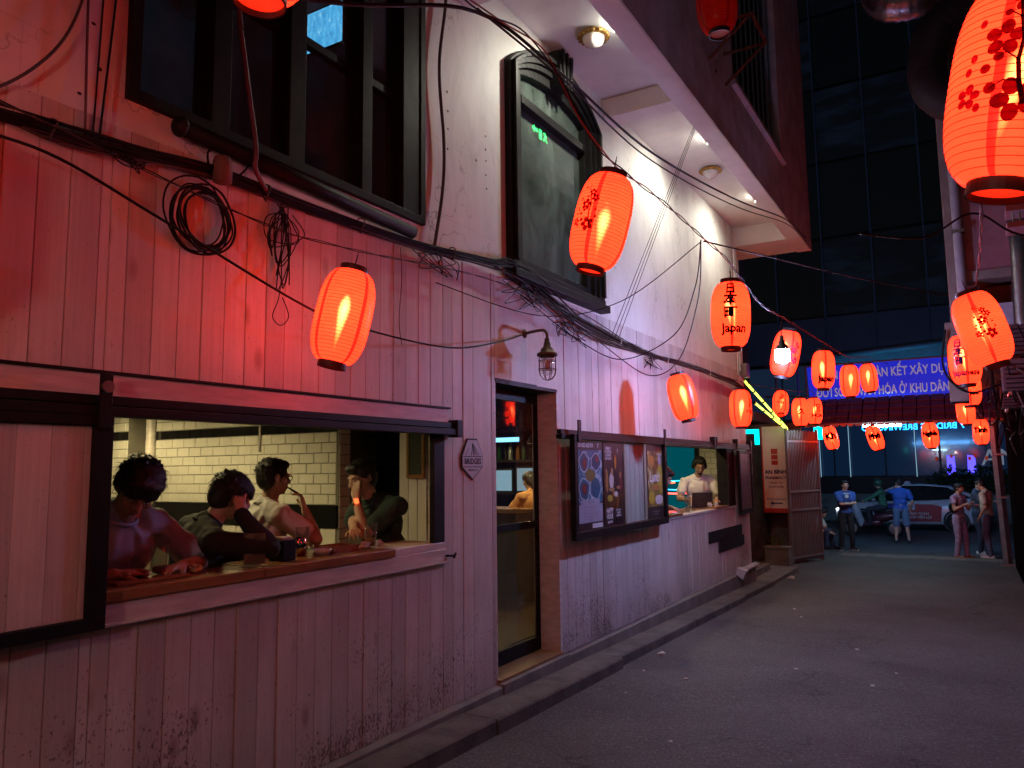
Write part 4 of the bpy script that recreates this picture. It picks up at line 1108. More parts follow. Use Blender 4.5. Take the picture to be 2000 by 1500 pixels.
# ------------------------------------------------------------------ wires and strings
def wire(name, label, pts, r, m, n=6, cat='cable', sm=8, group=None):
    mb = MB(); mb.tube(smoothpath(pts, sm), r, n); return tag(mb.build(name, m, smooth=True), label, cat, group)
def twisted(name, label, pts, m1, m2, r=0.004, tw=0.009, per=0.16):
    """two strands twisted round each other, carrying the lanterns"""
    path = smoothpath(pts, 14)
    t = thing(name, path[0], label, 'cable')
    for ph, m in ((0, m1), (PI, m2)):
        L = 0; out = []
        for i, p in enumerate(path):
            if i: L += (p - path[i - 1]).length
            a = ph + L / per * 2 * PI * 0.25
            out.append(p + Vector((math.cos(a) * tw * 0.7, 0, math.sin(a) * tw)))
        mb = MB(); mb.tube(out, r, 5); mb.build('strand', m, t, smooth=True)
    return t
twisted('lantern_string', 'twisted red and black lantern cord running over the alley past the arched window', [(-1.7, -3.3, 3.7), (-1.7, -0.9, 3.66), (-1.69, 1.45, 3.78), (-1.66, 2.4, 3.66), (-1.66, 3.1, 3.76), (-1.66, 3.77, 3.50), (-1.62, 4.7, 3.46), (-1.6, 5.5, 3.42), (-1.58, 6.1, 3.38), (-1.66, 7.5, 3.30), (-1.72, 9.0, 3.40), (-1.7, 11.3, 3.46), (-1.68, 13.9, 3.55), (-1.6, 15.9, 3.78), (-1.5, 19.2, 4.0)], M['cable_red'], M['rubber'])
twisted('lantern_string', 'thin lantern cord running along the boards by the cable bundle', [(-2.9, -2, 3.3), (-3.0, 0.5, 3.2), (-2.95, 2.4, 2.98), (-2.91, 3.09, 2.97), (-3.1, 5.2, 3.2), (-2.85, 7.6, 2.95), (-2.79, 8.49, 2.91), (-2.8, 9.8, 2.94), (-2.79, 11.05, 2.95), (-2.9, 13.0, 3.05), (-2.75, 15.33, 3.14), (-2.7, 16.6, 3.22), (-2.74, 18.8, 2.78)], M['rubber'], M['cable_grey'], r=0.003, tw=0.005)
twisted('lantern_string', 'brown twisted cord carrying the lanterns under the rosy wall', [(0.15, -1.6, 3.15), (0.12, 1.0, 3.1), (0.10, 2.27, 3.08), (0.12, 4.2, 2.98), (0.12, 6.28, 3.09), (0.05, 8.0, 3.1), (0.0, 9.36, 3.22), (0.02, 12.38, 3.2), (-0.05, 16.4, 3.12), (0.19, 19.0, 2.8)], M['cable_red'], M['rubber'])
twisted('lantern_string', 'cord strung across under the awning with the four lettered lanterns', [(-3.1, 18.9, 2.8), (-2.74, 18.8, 2.76), (-1.77, 18.22, 2.71), (-0.72, 18.14, 2.73), (0.19, 19.02, 2.78), (0.6, 19.4, 2.8)], M['rubber'], M['cable_grey'], r=0.003, tw=0.004)
wire('power_cable', 'thick black cable crossing the casement window and rising along the balcony', [(-2.2, 0.6, 3.1), (-1.95, 1.9, 3.45), (-1.9, 2.9, 3.92), (-1.9, 3.8, 4.02), (-2.0, 5.6, 4.2), (-2.1, 8.6, 4.75), (-2.22, 12.0, 5.5), (-2.2, 13.6, 5.62)], 0.009, M['rubber'])
wire('power_cable', 'slimmer black cable twin to the thick one along the balcony', [(-1.88, 2.88, 3.92), (-1.9, 3.8, 3.99), (-2.02, 5.6, 4.15), (-2.12, 8.6, 4.68), (-2.2, 12.0, 5.42), (-2.2, 13.6, 5.55)], 0.006, M['rubber'])
wire('slack_cable', 'long slack black cable from the bundle past the near lantern to the cage lamp', [(-3.40, 1.35, 3.13), (-3.12, 1.6, 3.03), (-3.1, 2.07, 2.90), (-3.1, 2.93, 2.66), (-3.12, 3.42, 2.60), (-3.2, 4.5, 2.62), (-3.38, 5.5, 2.82), (-3.42, 5.95, 2.95)], 0.007, M['rubber'])
wire('slack_cable', 'drooping cable from the bundle under the arched window to the cord knot', [(-3.40, 5.9, 3.30), (-3.2, 6.6, 2.98), (-2.9, 7.0, 2.80), (-2.3, 6.8, 2.95), (-1.9, 6.2, 3.22), (-1.64, 5.55, 3.42)], 0.005, M['rubber'])
wire('slack_cable', 'second drooping cable from the wall to the cord knot above the far lanterns', [(-3.40, 7.6, 3.1), (-3.1, 8.2, 2.78), (-2.6, 7.8, 2.85), (-2.0, 6.6, 3.2), (-1.63, 5.52, 3.42)], 0.005, M['rubber'])
wire('slack_cable', 'thin cable crossing from the wall to the cord knot above the kanji lantern', [(-3.40, 4.6, 3.15), (-3.0, 5.5, 3.0), (-2.4, 5.8, 3.1), (-1.64, 5.54, 3.41)], 0.004, M['rubber'])
for i in range(3):
    wire('drop_wire', ('first', 'second', 'third')[i] + ' of three taut wires from the balcony front down to the bundle', [(-2.27, 8.55 + i * 0.02, 6.35), (-2.9, 8.2 + i * 0.06, 4.6), (-3.39, 7.85 + i * 0.10, 3.16)], 0.0035, M['rubber'], 5, group='taut drop wires')
wire('slack_cable', 'cables running from the cord knot across the alley to the rosy wall', [(-1.62, 5.56, 3.42), (-1.3, 7.0, 3.55), (-0.9, 9.0, 3.75), (-0.4, 11.0, 3.95), (-0.1, 12.9, 4.2)], 0.006, M['rubber'])
wire('slack_cable', 'black branch of cable ending at the rosy corner', [(-0.6, 6.0, 3.42), (-0.2, 6.3, 3.40), (0.12, 6.28, 3.52), (0.4, 6.6, 3.4), (0.9, 6.9, 3.3)], 0.008, M['rubber'])

# cable bundle along the wall: every cable its own piece
cbn = thing('cable_bundle', (WX + 0.05, 6, 3.2), 'tangled bundle of black cables sagging along the wall above the boards', 'cables')
BP = [(-0.5, 3.10), (0.6, 3.16), (1.56, 3.235), (1.95, 3.26), (2.62, 3.33), (3.2, 3.34), (4.33, 3.37), (5.3, 3.47), (5.8, 3.50), (6.5, 3.33), (7.4, 3.20), (8.87, 3.15), (10.6, 3.17), (12.9, 3.17), (13.9, 3.05)]
rnd = random.Random(3)
for k in range(21):
    oz, ox = rnd.gauss(0, 0.014), abs(rnd.gauss(0, 0.014)) + 0.012
    pts = []
    for (y, z) in BP:
        spread = 2.8 if 5.4 < y < 7.5 else 1.1
        pts.append((WX + 0.012 + ox + abs(rnd.gauss(0, 0.008)) * spread, y + rnd.uniform(-0.1, 0.1), z + oz * spread + rnd.gauss(0, 0.011) * spread))
    a, b = sorted(rnd.sample(range(len(pts)), 2)) if k > 8 else (0, len(pts) - 1)
    if b - a < 4: a, b = 0, 9
    mb = MB(); mb.tube(smoothpath(pts[a:b + 1], 7), rnd.choice((0.004, 0.005, 0.006, 0.008)), 6)
    mb.build('cable', M['rubber'] if rnd.random() < 0.75 else M['cable_grey'], cbn, smooth=True)
for (y, z) in ((0.9, 3.185), (1.75, 3.25), (2.95, 3.335), (3.75, 3.36), (4.8, 3.42), (8.1, 3.17), (9.7, 3.16), (11.6, 3.165)):
    mb = MB(); mb.tube([(WX + 0.02 + 0.03 * (1 + math.cos(t)), y + 0.012 * math.sin(2 * t), z + 0.05 * math.sin(t)) for t in [2 * PI * j / 12 for j in range(13)]], 0.005, 5); mb.build('cable_tie', M['cable_grey'] if y < 5 else M['trim'], cbn)
def tangle(y, z, w, h, n, seed, par, r=0.0035):
    rr = random.Random(seed)
    for k in range(n):
        pts = [(WX + rr.uniform(0.02, 0.07), y + rr.uniform(-w, w) * (0.4 if i in (0, 4) else 1), z - h * (0, 0.35, 1, 0.6, 0.05)[i] * rr.uniform(0.5, 1.1)) for i in range(5)]
        mb = MB(); mb.tube(smoothpath(pts, 7), r, 5); mb.build('loose_end', M['rubber'], par, smooth=True)
tangle(2.05, 3.31, 0.16, 0.12, 6, 1, cbn); tangle(3.07, 3.30, 0.09, 0.50, 6, 2, cbn); tangle(3.1, 3.27, 0.13, 0.36, 5, 9, cbn); tangle(4.6, 3.38, 0.3, 0.16, 6, 4, cbn); tangle(5.9, 3.42, 0.35, 0.24, 8, 5, cbn); tangle(6.9, 3.2, 0.4, 0.2, 6, 6, cbn); tangle(9.2, 3.12, 0.3, 0.16, 6, 7, cbn); tangle(13.4, 3.1, 0.3, 0.25, 7, 8, cbn)
# stiff wire loop under the tangle
wire('wire_loop', 'thin wire loop dangling beside the near lantern', [(WX + 0.07, 3.06, 2.85), (WX + 0.08, 3.03, 2.72), (WX + 0.07, 3.0, 2.62), (WX + 0.06, 3.07, 2.58), (WX + 0.07, 3.12, 2.64), (WX + 0.08, 3.06, 2.74)], 0.003, M['rubber'])
# coil hung on the bundle
coil = thing('cable_coil', (WX + 0.05, 2.55, 3.1), 'coil of spare black cable hanging from the bundle below the casement window', 'cable')
rr = random.Random(5)
for k in range(9):
    cy_, cz_, ra = 2.54 + rr.gauss(0, 0.018), 3.07 + rr.gauss(0, 0.015), 0.155 + rr.gauss(0, 0.022)
    pts = [(WX + 0.035 + 0.004 * k + 0.01 * math.sin(3 * t + k), cy_ + ra * math.sin(t) * rr.uniform(0.97, 1.03), cz_ + ra * 1.05 * math.cos(t)) for t in [2 * PI * j / 14 for j in range(15)]]
    mb = MB(); mb.tube(smoothpath(pts, 4), rr.choice((0.005, 0.0065)), 5); mb.build('loop', M['rubber'], coil, smooth=True)
jb = thing('junction_box', (WX + 0.05, 2.63, 3.33), 'small grimy junction box strapped to the cable bundle above the coil', 'box')
mb = MB(); mb.lathe([(0.001, 3.29), (0.05, 3.29), (0.052, 3.40), (0.045, 3.425), (0.001, 3.43)], 12, Matrix.Translation((WX + 0.075, 2.63, 0))); mb.build('body', mat('grimy_plastic', (0.16, 0.10, 0.085), 0.7), jb, smooth=True)
wire('cable_loop', 'stiff cable loop arching over the junction box', [(WX + 0.06, 2.56, 3.33), (WX + 0.06, 2.55, 3.44), (WX + 0.06, 2.66, 3.49), (WX + 0.06, 2.80, 3.45), (WX + 0.06, 2.74, 3.36), (WX + 0.06, 2.66, 3.31)], 0.006, M['rubber'])
# wires down the plaster
wire('drop_wire', 'grey wire bowing down the plaster corner into the bundle', [(WX + 0.03, 1.88, 4.3), (WX + 0.03, 1.87, 3.95), (WX + 0.03, 1.75, 3.62), (WX + 0.03, 1.5, 3.33), (WX + 0.03, 1.2, 3.22)], 0.007, M['cable_grey'])
wire('drop_wire', 'straight dark wire down the plaster beside the bowing one', [(WX + 0.02, 1.9, 4.4), (WX + 0.02, 1.9, 3.9), (WX + 0.03, 1.91, 3.28)], 0.007, M['cable_purple'])
wire('drop_wire', 'thin straight wire down the plaster nearest the casement window frame', [(WX + 0.02, 2.04, 4.4), (WX + 0.02, 2.03, 4.0), (WX + 0.03, 1.99, 3.5), (WX + 0.04, 1.97, 3.28)], 0.006, M['rubber'])
wire('drop_wire', 'thin straight wire in the middle of the three on the plaster', [(WX + 0.02, 1.98, 4.4), (WX + 0.02, 1.965, 3.8), (WX + 0.03, 1.945, 3.28)], 0.005, M['rubber'])
wire('drop_hose', 'maroon hose hanging across the casement window into the bundle', [(WX + 0.08, 2.68, 5.4), (WX + 0.09, 2.69, 4.4), (WX + 0.11, 2.74, 3.95), (WX + 0.13, 2.80, 3.55), (WX + 0.11, 2.82, 3.42), (WX + 0.06, 2.95, 3.34)], 0.014, M['cable_purple'], 8)
wire('drop_wire', 'long grey cable hanging down the plaster between the two upper windows', [(WX + 0.03, 4.76, 6.0), (WX + 0.03, 4.75, 5.5), (WX + 0.03, 4.66, 4.9), (WX + 0.03, 4.72, 4.3), (WX + 0.03, 4.70, 3.9), (WX + 0.04, 4.58, 3.42)], 0.013, M['cable_grey'], 8)
wire('drop_wire', 'thin wire down the corner of the far plaster wall', [(WX + 0.02, 13.5, 6.0), (WX + 0.02, 13.5, 4.5), (WX + 0.02, 13.45, 3.3)], 0.012, M['soffit'], 6)
wire('hair_wire', 'hair-thin wire hanging on the boards left of the badge', [(WX + 0.02, 4.2, 3.33), (WX + 0.025, 4.21, 3.1), (WX + 0.02, 4.19, 2.8), (WX + 0.02, 4.22, 2.62)], 0.003, M['cable_red'], 5)

# ------------------------------------------------------------------ lights under the balcony
spot_m = emat('spot_glow', (1.0, 0.97, 0.80), SPOT)
for i, (y, l) in enumerate(((4.9, 'small white spot lamp at the near end of the balcony underside'), (6.55, 'small white spot lamp beside the gilt dome lamp over the arched window'), (9.6, 'small white spot lamp in the middle of the balcony underside'), (12.2, 'small white spot lamp at the far end of the balcony underside'))):
    if i == 0: continue
    x = -2.64
    s = thing('spot_lamp', (x, y, 6.03), l, 'lamp', 'spot lamps under the balcony')
    mb = MB(); mb.tube([(x + 0.02, y, 6.03), (x + 0.02, y, 5.985)], 0.012); mb.tube([(x + 0.035, y, 5.99), (x - 0.03, y, 5.95)], [0.028, 0.036], 12); mb.build('body', M['soffit'], s, smooth=True)
    mb = MB(); mb.ell((x - 0.042, y, 5.945), 0.026, nu=10, nv=7); mb.build('bulb', spot_m, s, smooth=True)
    ld = bpy.data.lights.new('beam', 'SPOT'); ld.energy = SPOTW; ld.color = (1.0, 0.96, 0.80); ld.spot_size = R(165); ld.spot_blend = 1.0; ld.shadow_soft_size = 0.03
    lo = bpy.data.objects.new('beam', ld); COL.objects.link(lo); lo.parent = s
    lo.location = (-0.08, 0, -0.10); lo.rotation_euler = Vector((-0.35, -0.1, -0.93)).to_track_quat('-Z', 'Y').to_euler()
gilt = mat('gilt_metal', (0.42, 0.26, 0.07), 0.35, metal=0.7, c2=(0.25, 0.13, 0.03), vs=20)
opal = mat('opal_glass', (0.75, 0.73, 0.66), 0.15, coat=0.5)
for (y, x, l) in ((6.62, -2.95, 'gilt rimmed opal dome lamp over the arched window'), (10.7, -2.98, 'gilt rimmed opal dome lamp near the far end of the balcony underside')):
    d = thing('dome_lamp', (x, y, 6.03), l, 'lamp', 'dome lamps under the balcony')
    mb = MB(); mb.lathe([(0.001, 6.029), (0.12, 6.029), (0.15, 6.01), (0.155, 5.99), (0.12, 5.975), (0.105, 5.98)], 28, Matrix.Translation((x, y, 0))); mb.build('rim', gilt, d, smooth=True)
    mb = MB(); mb.lathe([(0.112, 5.985), (0.108, 5.95), (0.085, 5.91), (0.045, 5.885), (0.001, 5.878)], 28, Matrix.Translation((x, y, 0))); mb.build('dome', opal, d, smooth=True)
    for k in range(16):
        a = 2 * PI * k / 16; mb = MB(); mb.ell((x + 0.145 * math.cos(a), y + 0.145 * math.sin(a), 5.985), (0.022, 0.022, 0.014), nu=8, nv=5); mb.build('scallop', gilt, d, smooth=True)

# ------------------------------------------------------------------ cage lamp on the boards
lampm = mat('weathered_bronze', (0.07, 0.05, 0.035), 0.5, metal=0.6, c2=(0.13, 0.09, 0.05), vs=25)
CLX, CLY, CLZ = -3.20, 6.0, 2.965
cl = thing('cage_lamp', (WX, CLY, CLZ), 'unlit bulkhead cage lamp on a bent arm above the glass door', 'lamp')
mb = MB(); mb.tube(smoothpath([(WX, CLY, CLZ), (WX + 0.12, CLY, CLZ + 0.012), (CLX - 0.03, CLY, CLZ + 0.01), (CLX, CLY, CLZ - 0.03), (CLX, CLY, CLZ - 0.08)], 6), 0.014, 8); mb.lathe([(0.04, 0), (0.04, 0.012), (0.015, 0.02)], 14, Matrix.Translation((WX, CLY, CLZ)) @ Matrix.Rotation(PI / 2, 4, 'Y')); mb.build('arm', lampm, cl, smooth=True)
T = Matrix.Translation((CLX, CLY, CLZ))
mb = MB(); mb.lathe([(0.014, -0.06), (0.022, -0.07), (0.024, -0.10), (0.03, -0.11), (0.034, -0.14), (0.058, -0.165), (0.064, -0.19), (0.092, -0.20), (0.094, -0.225), (0.07, -0.232), (0.06, -0.24), (0.001, -0.236)], 24, T); mb.build('hood', lampm, cl, smooth=True)
mb = MB(); mb.lathe([(0.058, -0.24), (0.058, -0.36), (0.05, -0.385), (0.02, -0.40), (0.001, -0.402)], 20, T); mb.build('jar', glassmat('lamp_glass', (0.9, 0.9, 0.88), 0.05), cl, smooth=True)
mb = MB(); mb.ell((CLX, CLY, CLZ - 0.31), (0.026, 0.026, 0.05)); mb.build('bulb', opal, cl, smooth=True)
for k in range(8):
    a = 2 * PI * k / 8
    mb = MB(); mb.tube([T @ Vector((r * math.cos(a), r * math.sin(a), z)) for r, z in ((0.078, -0.22), (0.078, -0.36), (0.07, -0.40), (0.045, -0.43), (0.005, -0.445))], 0.0032, 5); mb.build('cage_bar', lampm, cl, smooth=True)
for z in (-0.27, -0.345):
    mb = MB(); mb.lathe([(0.0755, z - 0.003), (0.0815, z - 0.003), (0.0815, z + 0.003), (0.0755, z + 0.003)], 24, T, close=True); mb.build('cage_ring', lampm, cl, smooth=True)

# ------------------------------------------------------------------ badge on the boards
bd = thing('badge_sign', (WX + 0.01, 5.13, 1.8), 'pale grey shield badge lettered BRIDGES on the boards beside the door', 'sign')
bc = mat('badge_enamel', (0.5, 0.52, 0.58), 0.45, var=0.2, vs=20); bdk = mat('badge_dark', (0.035, 0.035, 0.05), 0.6, spec=0.2)
BYc, BZc = 5.12, 1.82
def shp(s): return [(BYc + a * s, BZc + b * s) for a, b in ((-0.07, 0.165), (0.07, 0.165), (0.15, 0.03), (0.15, -0.065), (0.0, -0.165), (-0.15, -0.065), (-0.15, 0.03))]
mb = MB(); mb.prism(shp(1.0), 'x', WX + 0.002, WX + 0.012); mb.build('rim', bdk, bd)
mb = MB(); mb.prism(shp(0.93), 'x', WX + 0.0125, WX + 0.016); mb.build('plate', bc, bd)
def inlay(poly, m=bdk, name='inlay', lift=0.0165):
    mb = MB(); mb.add([(WX + lift, BYc + a, BZc + b) for a, b in poly], [tuple(range(len(poly)))]); return mb.build(name, m, bd)
inlay([(-0.135, 0.025), (0.135, 0.025), (0.135, 0.019), (-0.135, 0.019)]); inlay([(-0.135, -0.062), (0.135, -0.062), (0.135, -0.056), (-0.135, -0.056)])
inlay([(-0.006, 0.13), (0.006, 0.13), (0.022, 0.03), (0.01, 0.03), (0.0, 0.10), (-0.01, 0.03), (-0.022, 0.03)])
for k in range(5): inlay([(0.0, 0.125), (0.003, 0.125), (0.03 + k * 0.02, 0.03), (0.026 + k * 0.02, 0.03)], lift=0.0166 + k * 0.0001, name='cable_line')
inlay([(-0.10, 0.03), (-0.05, 0.09), (-0.055, 0.093), (-0.108, 0.03)])
flat_text('lettering', 'BRIDGES', 0.062, bdk, bd, (WX + 0.017, BYc, BZc - 0.018), (0, 1, 0), (0, 0, 1), bold=0.002)
flat_text('lettering', 'BREWING CO', 0.022, bdk, bd, (WX + 0.017, BYc, BZc - 0.085), (0, 1, 0), (0, 0, 1), bold=0.0006)
flat_text('lettering', '7', 0.05, bdk, bd, (WX + 0.017, BYc, BZc + 0.14), (0, 1, 0), (0, 0, 1), bold=0.001) if False else None

# ------------------------------------------------------------------ sliding shutter on the near side
ss = thing('sliding_shutter', (WX + 0.07, 1.0, 1.06), 'boarded sliding shutter in a black frame pushed aside from the serving window', 'shutter')
mb = MB(); x0, x1 = WX + 0.045, WX + 0.10
for (a, b, c, d) in ((-0.55, 2.07, 1.06, 1.115), (-0.55, 2.07, 1.955, 2.0), (1.985, 2.07, 1.1155, 1.9545), (-0.55, -0.47, 1.1155, 1.9545)): mb.box(x0, x1, a, b, c, d)
mb.build('frame', M['black_metal'], ss, bevel=0.003)
y = -0.47; k = 0
while y < 1.98:
    mb = MB(); mb.box(WX + 0.055, WX + 0.075, y + 0.001, min(y + 0.142, 1.984), 1.116, 1.954); mb.build('plank', M['plank'], ss, bevel=0.003); y += 0.1425
for y in (0.1, 1.99):
    mb = MB(); mb.box(WX + 0.101, WX + 0.112, y, y + 0.06, 1.94, 2.19); mb.build('hanger', M['black_metal'], ss, bevel=0.003)
    mb = MB(); mb.lathe([(0.001, 0), (0.028, 0), (0.028, 0.014), (0.001, 0.014)], 16, Matrix.Translation((WX + 0.113, y + 0.03, 2.13)) @ Matrix.Rotation(PI / 2, 4, 'Y')); mb.build('roller', M['steel'], ss)

# ------------------------------------------------------------------ poster panel sliding in front of the boards
pp = thing('poster_panel', (WX + 0.07, 8, 1.03), 'black framed sliding panel with three posters and a clear pane between windows', 'panel')
PY0, PY1, PZ0, PZ1 = 6.68, 9.28, 1.05, 2.07
mb = MB()
for (a, b, c, d) in ((PY0, PY1, PZ0, PZ0 + 0.075), (PY0, PY1, PZ1 - 0.05, PZ1), (PY0, PY0 + 0.07, PZ0 + 0.0755, PZ1 - 0.0505), (PY1 - 0.07, PY1, PZ0 + 0.0755, PZ1 - 0.0505)): mb.box(WX + 0.10, WX + 0.155, a, b, c, d)
mb.build('frame', M['black_metal'], pp, bevel=0.003)
for y in (PY0 + 0.06, PY1 - 0.1):
    mb = MB(); mb.box(WX + 0.156, WX + 0.168, y, y + 0.07, PZ1 - 0.08, PZ1 + 0.14); mb.build('hanger', M['black_metal'], pp, bevel=0.003)
mb = MB(); mb.tube([(WX + 0.14, PY1 + 0.0 + 0.04 * math.cos(t), PZ0 + 0.08 + 0.035 * math.sin(t)) for t in [2 * PI * j / 10 for j in range(11)]], 0.007, 5); mb.build('pull_ring', M['black_metal'], pp)
PX = WX + 0.118
def poster_quad(name, y0, y1, z0, z1, m, x=PX, par=None):
    mb = MB(); mb.box(x - 0.004, x, y0, y1, z0, z1); return mb.build(name, m, par if par is not None else pp)
ink_w = mat('poster_white_ink', (0.62, 0.62, 0.66), 0.5); dkp = mat('poster_dark', (0.032, 0.018, 0.022), 0.4, c2=(0.02, 0.012, 0.016))
def art_mat(name, build):
    m, n, out = newmat(name); b = nd(n, 'BsdfPrincipled'); b.inputs['Roughness'].default_value = 0.35
    n.links.new(b.outputs[0], out.inputs[0]); n.links.new(build(n), b.inputs['Base Color']); return m
def ocean(n):
    v = mapped(n, 'World', (1, 1, 1)); f = noisev(n, v, 9, 6, 0.65, 1.6)
    return ramp(n, f, [(0.3, (0.01, 0.07, 0.16)), (0.5, (0.02, 0.14, 0.26)), (0.58, (0.2, 0.32, 0.42)), (0.66, (0.6, 0.66, 0.72))])
def barphoto(n):
    v = mapped(n, 'World', (1, 1, 1)); f = noisev(n, v, 7, 5, 0.6, 0.8)
    return ramp(n, f, [(0.35, (0.02, 0.01, 0.008)), (0.55, (0.09, 0.035, 0.012)), (0.68, (0.3, 0.14, 0.03)), (0.8, (0.5, 0.32, 0.12))])
def lunchphoto(n):
    v = mapped(n, 'World', (1, 1, 0.8)); f = noisev(n, v, 6, 5, 0.6, 1.2)
    return ramp(n, f, [(0.3, (0.03, 0.018, 0.012)), (0.48, (0.12, 0.07, 0.03)), (0.6, (0.3, 0.24, 0.05)), (0.75, (0.5, 0.48, 0.42))])
UX, UZ = (0, 1, 0), (0, 0, 1)
def ptext(par, txt, y, z, size, m=ink_w, bold=0.0, ws=1.0, dx=0.0012, align='CENTER', shear=0):
    o = flat_text('lettering', txt, size, m, None, (PX + dx, y, z), UX, UZ, bold=bold, wscale=ws, align=align, shear=shear); o.parent = par; return o
def blob(par, y, z, ry, rz, m, dx, name='picture', n=14, jit=0.0):
    mb = MB(); mb.add([(PX + dx, y + ry * math.cos(t) * (1 + jit * math.sin(5 * t + y * 9)), z + rz * math.sin(t) * (1 + jit * math.cos(4 * t + z * 7))) for t in [2 * PI * j / n for j in range(n)]], [tuple(range(n))]); o = mb.build(name, m); o.parent = par; return o
cols = {k: mat('print_' + k, c, 0.4) for k, c in dict(blue=(0.012, 0.10, 0.20), deep=(0.01, 0.055, 0.14), foam=(0.5, 0.58, 0.66), olive=(0.17, 0.14, 0.035), red=(0.24, 0.035, 0.025), crimson=(0.12, 0.02, 0.03), skin=(0.36, 0.19, 0.09), white=(0.55, 0.5, 0.5), amber=(0.42, 0.20, 0.03), bun=(0.33, 0.17, 0.05), yellow=(0.42, 0.32, 0.04), lilac=(0.36, 0.36, 0.48), lilac2=(0.24, 0.24, 0.32)).items()}
# poster 1: red ale over a blue sea picture
p1 = poster_quad('poster', 6.79, 7.39, 1.13, 2.01, dkp)
p1['label'] = 'ale poster with blue sea picture and pale text box'
a = poster_quad('picture', 6.80, 7.38, 1.40, 1.92, art_mat('sea_print', ocean), PX + 0.0008, p1); a.parent = p1; a.matrix_parent_inverse = ID
k = 0
for (y, z, r1, r2, m) in ((6.95, 1.80, .115, .10, 'foam'), (6.95, 1.80, .10, .088, 'blue'), (6.96, 1.785, .05, .06, 'crimson'), (6.965, 1.785, .028, .035, 'red'), (7.23, 1.80, .12, .09, 'foam'), (7.23, 1.80, .108, .08, 'deep'), (7.26, 1.83, .04, .035, 'red'), (6.95, 1.53, .125, .115, 'foam'), (6.95, 1.53, .112, .103, 'blue'), (6.95, 1.535, .06, .062, 'crimson'), (6.95, 1.535, .035, .038, 'red'), (7.21, 1.54, .135, .125, 'foam'), (7.21, 1.54, .122, .112, 'blue'), (7.09, 1.67, .12, .062, 'olive')):
    blob(p1, y, z, r1, r2, cols[m], 0.0012 + k * 0.00012, jit=0.10); k += 1
ptext(p1, 'IRISH RED ALE FOR', 6.98, 1.965, 0.055, bold=0.0015, ws=0.82)
ptext(p1, '7', 7.29, 1.965, 0.06, bold=0.002)
mb = MB(); mb.quad((PX + 0.0012, 6.815, 1.20), (PX + 0.0012, 7.375, 1.20), (PX + 0.0012, 7.375, 1.38), (PX + 0.0012, 6.815, 1.38)); o = mb.build('text_box', cols['lilac']); o.parent = p1
mb = MB(); mb.quad((PX + 0.003, 6.86, 1.38), (PX + 0.003, 7.31, 1.38), (PX + 0.003, 7.31, 1.425), (PX + 0.003, 6.86, 1.425)); o = mb.build('text_box', cols['lilac']); o.parent = p1
ptext(p1, 'RED ALE', 7.09, 1.40, 0.035, cols['lilac2'], 0.001, dx=0.0036)
for i in range(5):
    ptext(p1, ('a malty red beer for the summer sea', 'served cold at the bar', 'brewed in small batches every week', 'with caramel malt and soft hops', 'ask our staff')[i], 7.09, 1.355 - i * 0.032, 0.022, cols['lilac2'], dx=0.0018)
mb = MB(); mb.quad((PX + 0.0012, 7.12, 1.14), (PX + 0.0012, 7.375, 1.14), (PX + 0.0012, 7.375, 1.185), (PX + 0.0012, 7.12, 1.185)); o = mb.build('text_box', ink_w); o.parent = p1
# poster 2: cocktail lounge
p2 = poster_quad('poster', 7.42, 7.95, 1.13, 2.01, dkp); p2['label'] = 'dark cocktail lounge poster reading HAPPY HOUR'
a = poster_quad('picture', 7.43, 7.94, 1.30, 1.46, art_mat('bar_print', barphoto), PX + 0.0008, p2); a.parent = p2; a.matrix_parent_inverse = ID
k = 0
for (y, z, r1, r2, m) in ((7.50, 1.60, .035, .12, 'bun'), (7.49, 1.70, .02, .03, 'skin'), (7.62, 1.60, .06, .085, 'white'), (7.64, 1.70, .028, .04, 'skin'), (7.62, 1.51, .08, .02, 'skin'), (7.73, 1.80, .03, .075, 'amber'), (7.86, 1.66, .028, .038, 'skin'), (7.87, 1.55, .055, .075, 'crimson'), (7.80, 1.53, .05, .018, 'skin'), (7.73, 1.46, .05, .03, 'white'), (7.66, 1.47, .02, .028, 'amber'), (7.57, 1.42, .07, .035, 'yellow')):
    blob(p2, y, z, r1, r2, cols[m], 0.0012 + k * 0.00012, jit=0.07); k += 1
for i, (t, s) in enumerate((('URBAN 7', .04), ('COCKTAIL', .04), ('LOUNGE', .04), ('3RD FLOOR', .035))): ptext(p2, t, 7.55, 1.945 - i * 0.036, s, bold=0.001, ws=0.9)
ptext(p2, '7', 7.80, 1.92, 0.05, bold=0.002)
for i, (t, s) in enumerate((('HAPPY', .07), ('HOUR', .07), ('4 PM - 7 PM', .03))): ptext(p2, t, 7.56, 1.29 - i * 0.06, s, bold=0.003, ws=0.8)
for i in range(6):
    blob(p2, 7.68 + i * 0.04, 1.19, 0.012, 0.05, M['black_wood'], 0.0014 + i * 0.0001); 
for i, t in enumerate(('BUY 1 GET 1', 'CLASSIC', 'COCKTAILS')): ptext(p2, t, 7.79, 1.29 - i * 0.03, 0.026, bold=0.0006, dx=0.0025)
# clear pane
poster_quad('mat_strip', 7.98, 8.04, 1.13, 2.01, M['olive'], PX); poster_quad('mat_strip', 8.58, 8.66, 1.13, 2.01, M['olive'], PX)
mb = MB(); mb.box(PX - 0.004, PX, 8.041, 8.579, 1.127, 2.017); mb.build('pane', M['pane_door'], pp)
for k in range(4):
    mb = MB(); mb.box(PX - 0.022, PX - 0.010, 8.042 + k * 0.134, 8.174 + k * 0.134, 1.128, 2.016); mb.build('plank', M['plank_in'], pp, bevel=0.003)  # white boards added right behind the pane so it reads bright
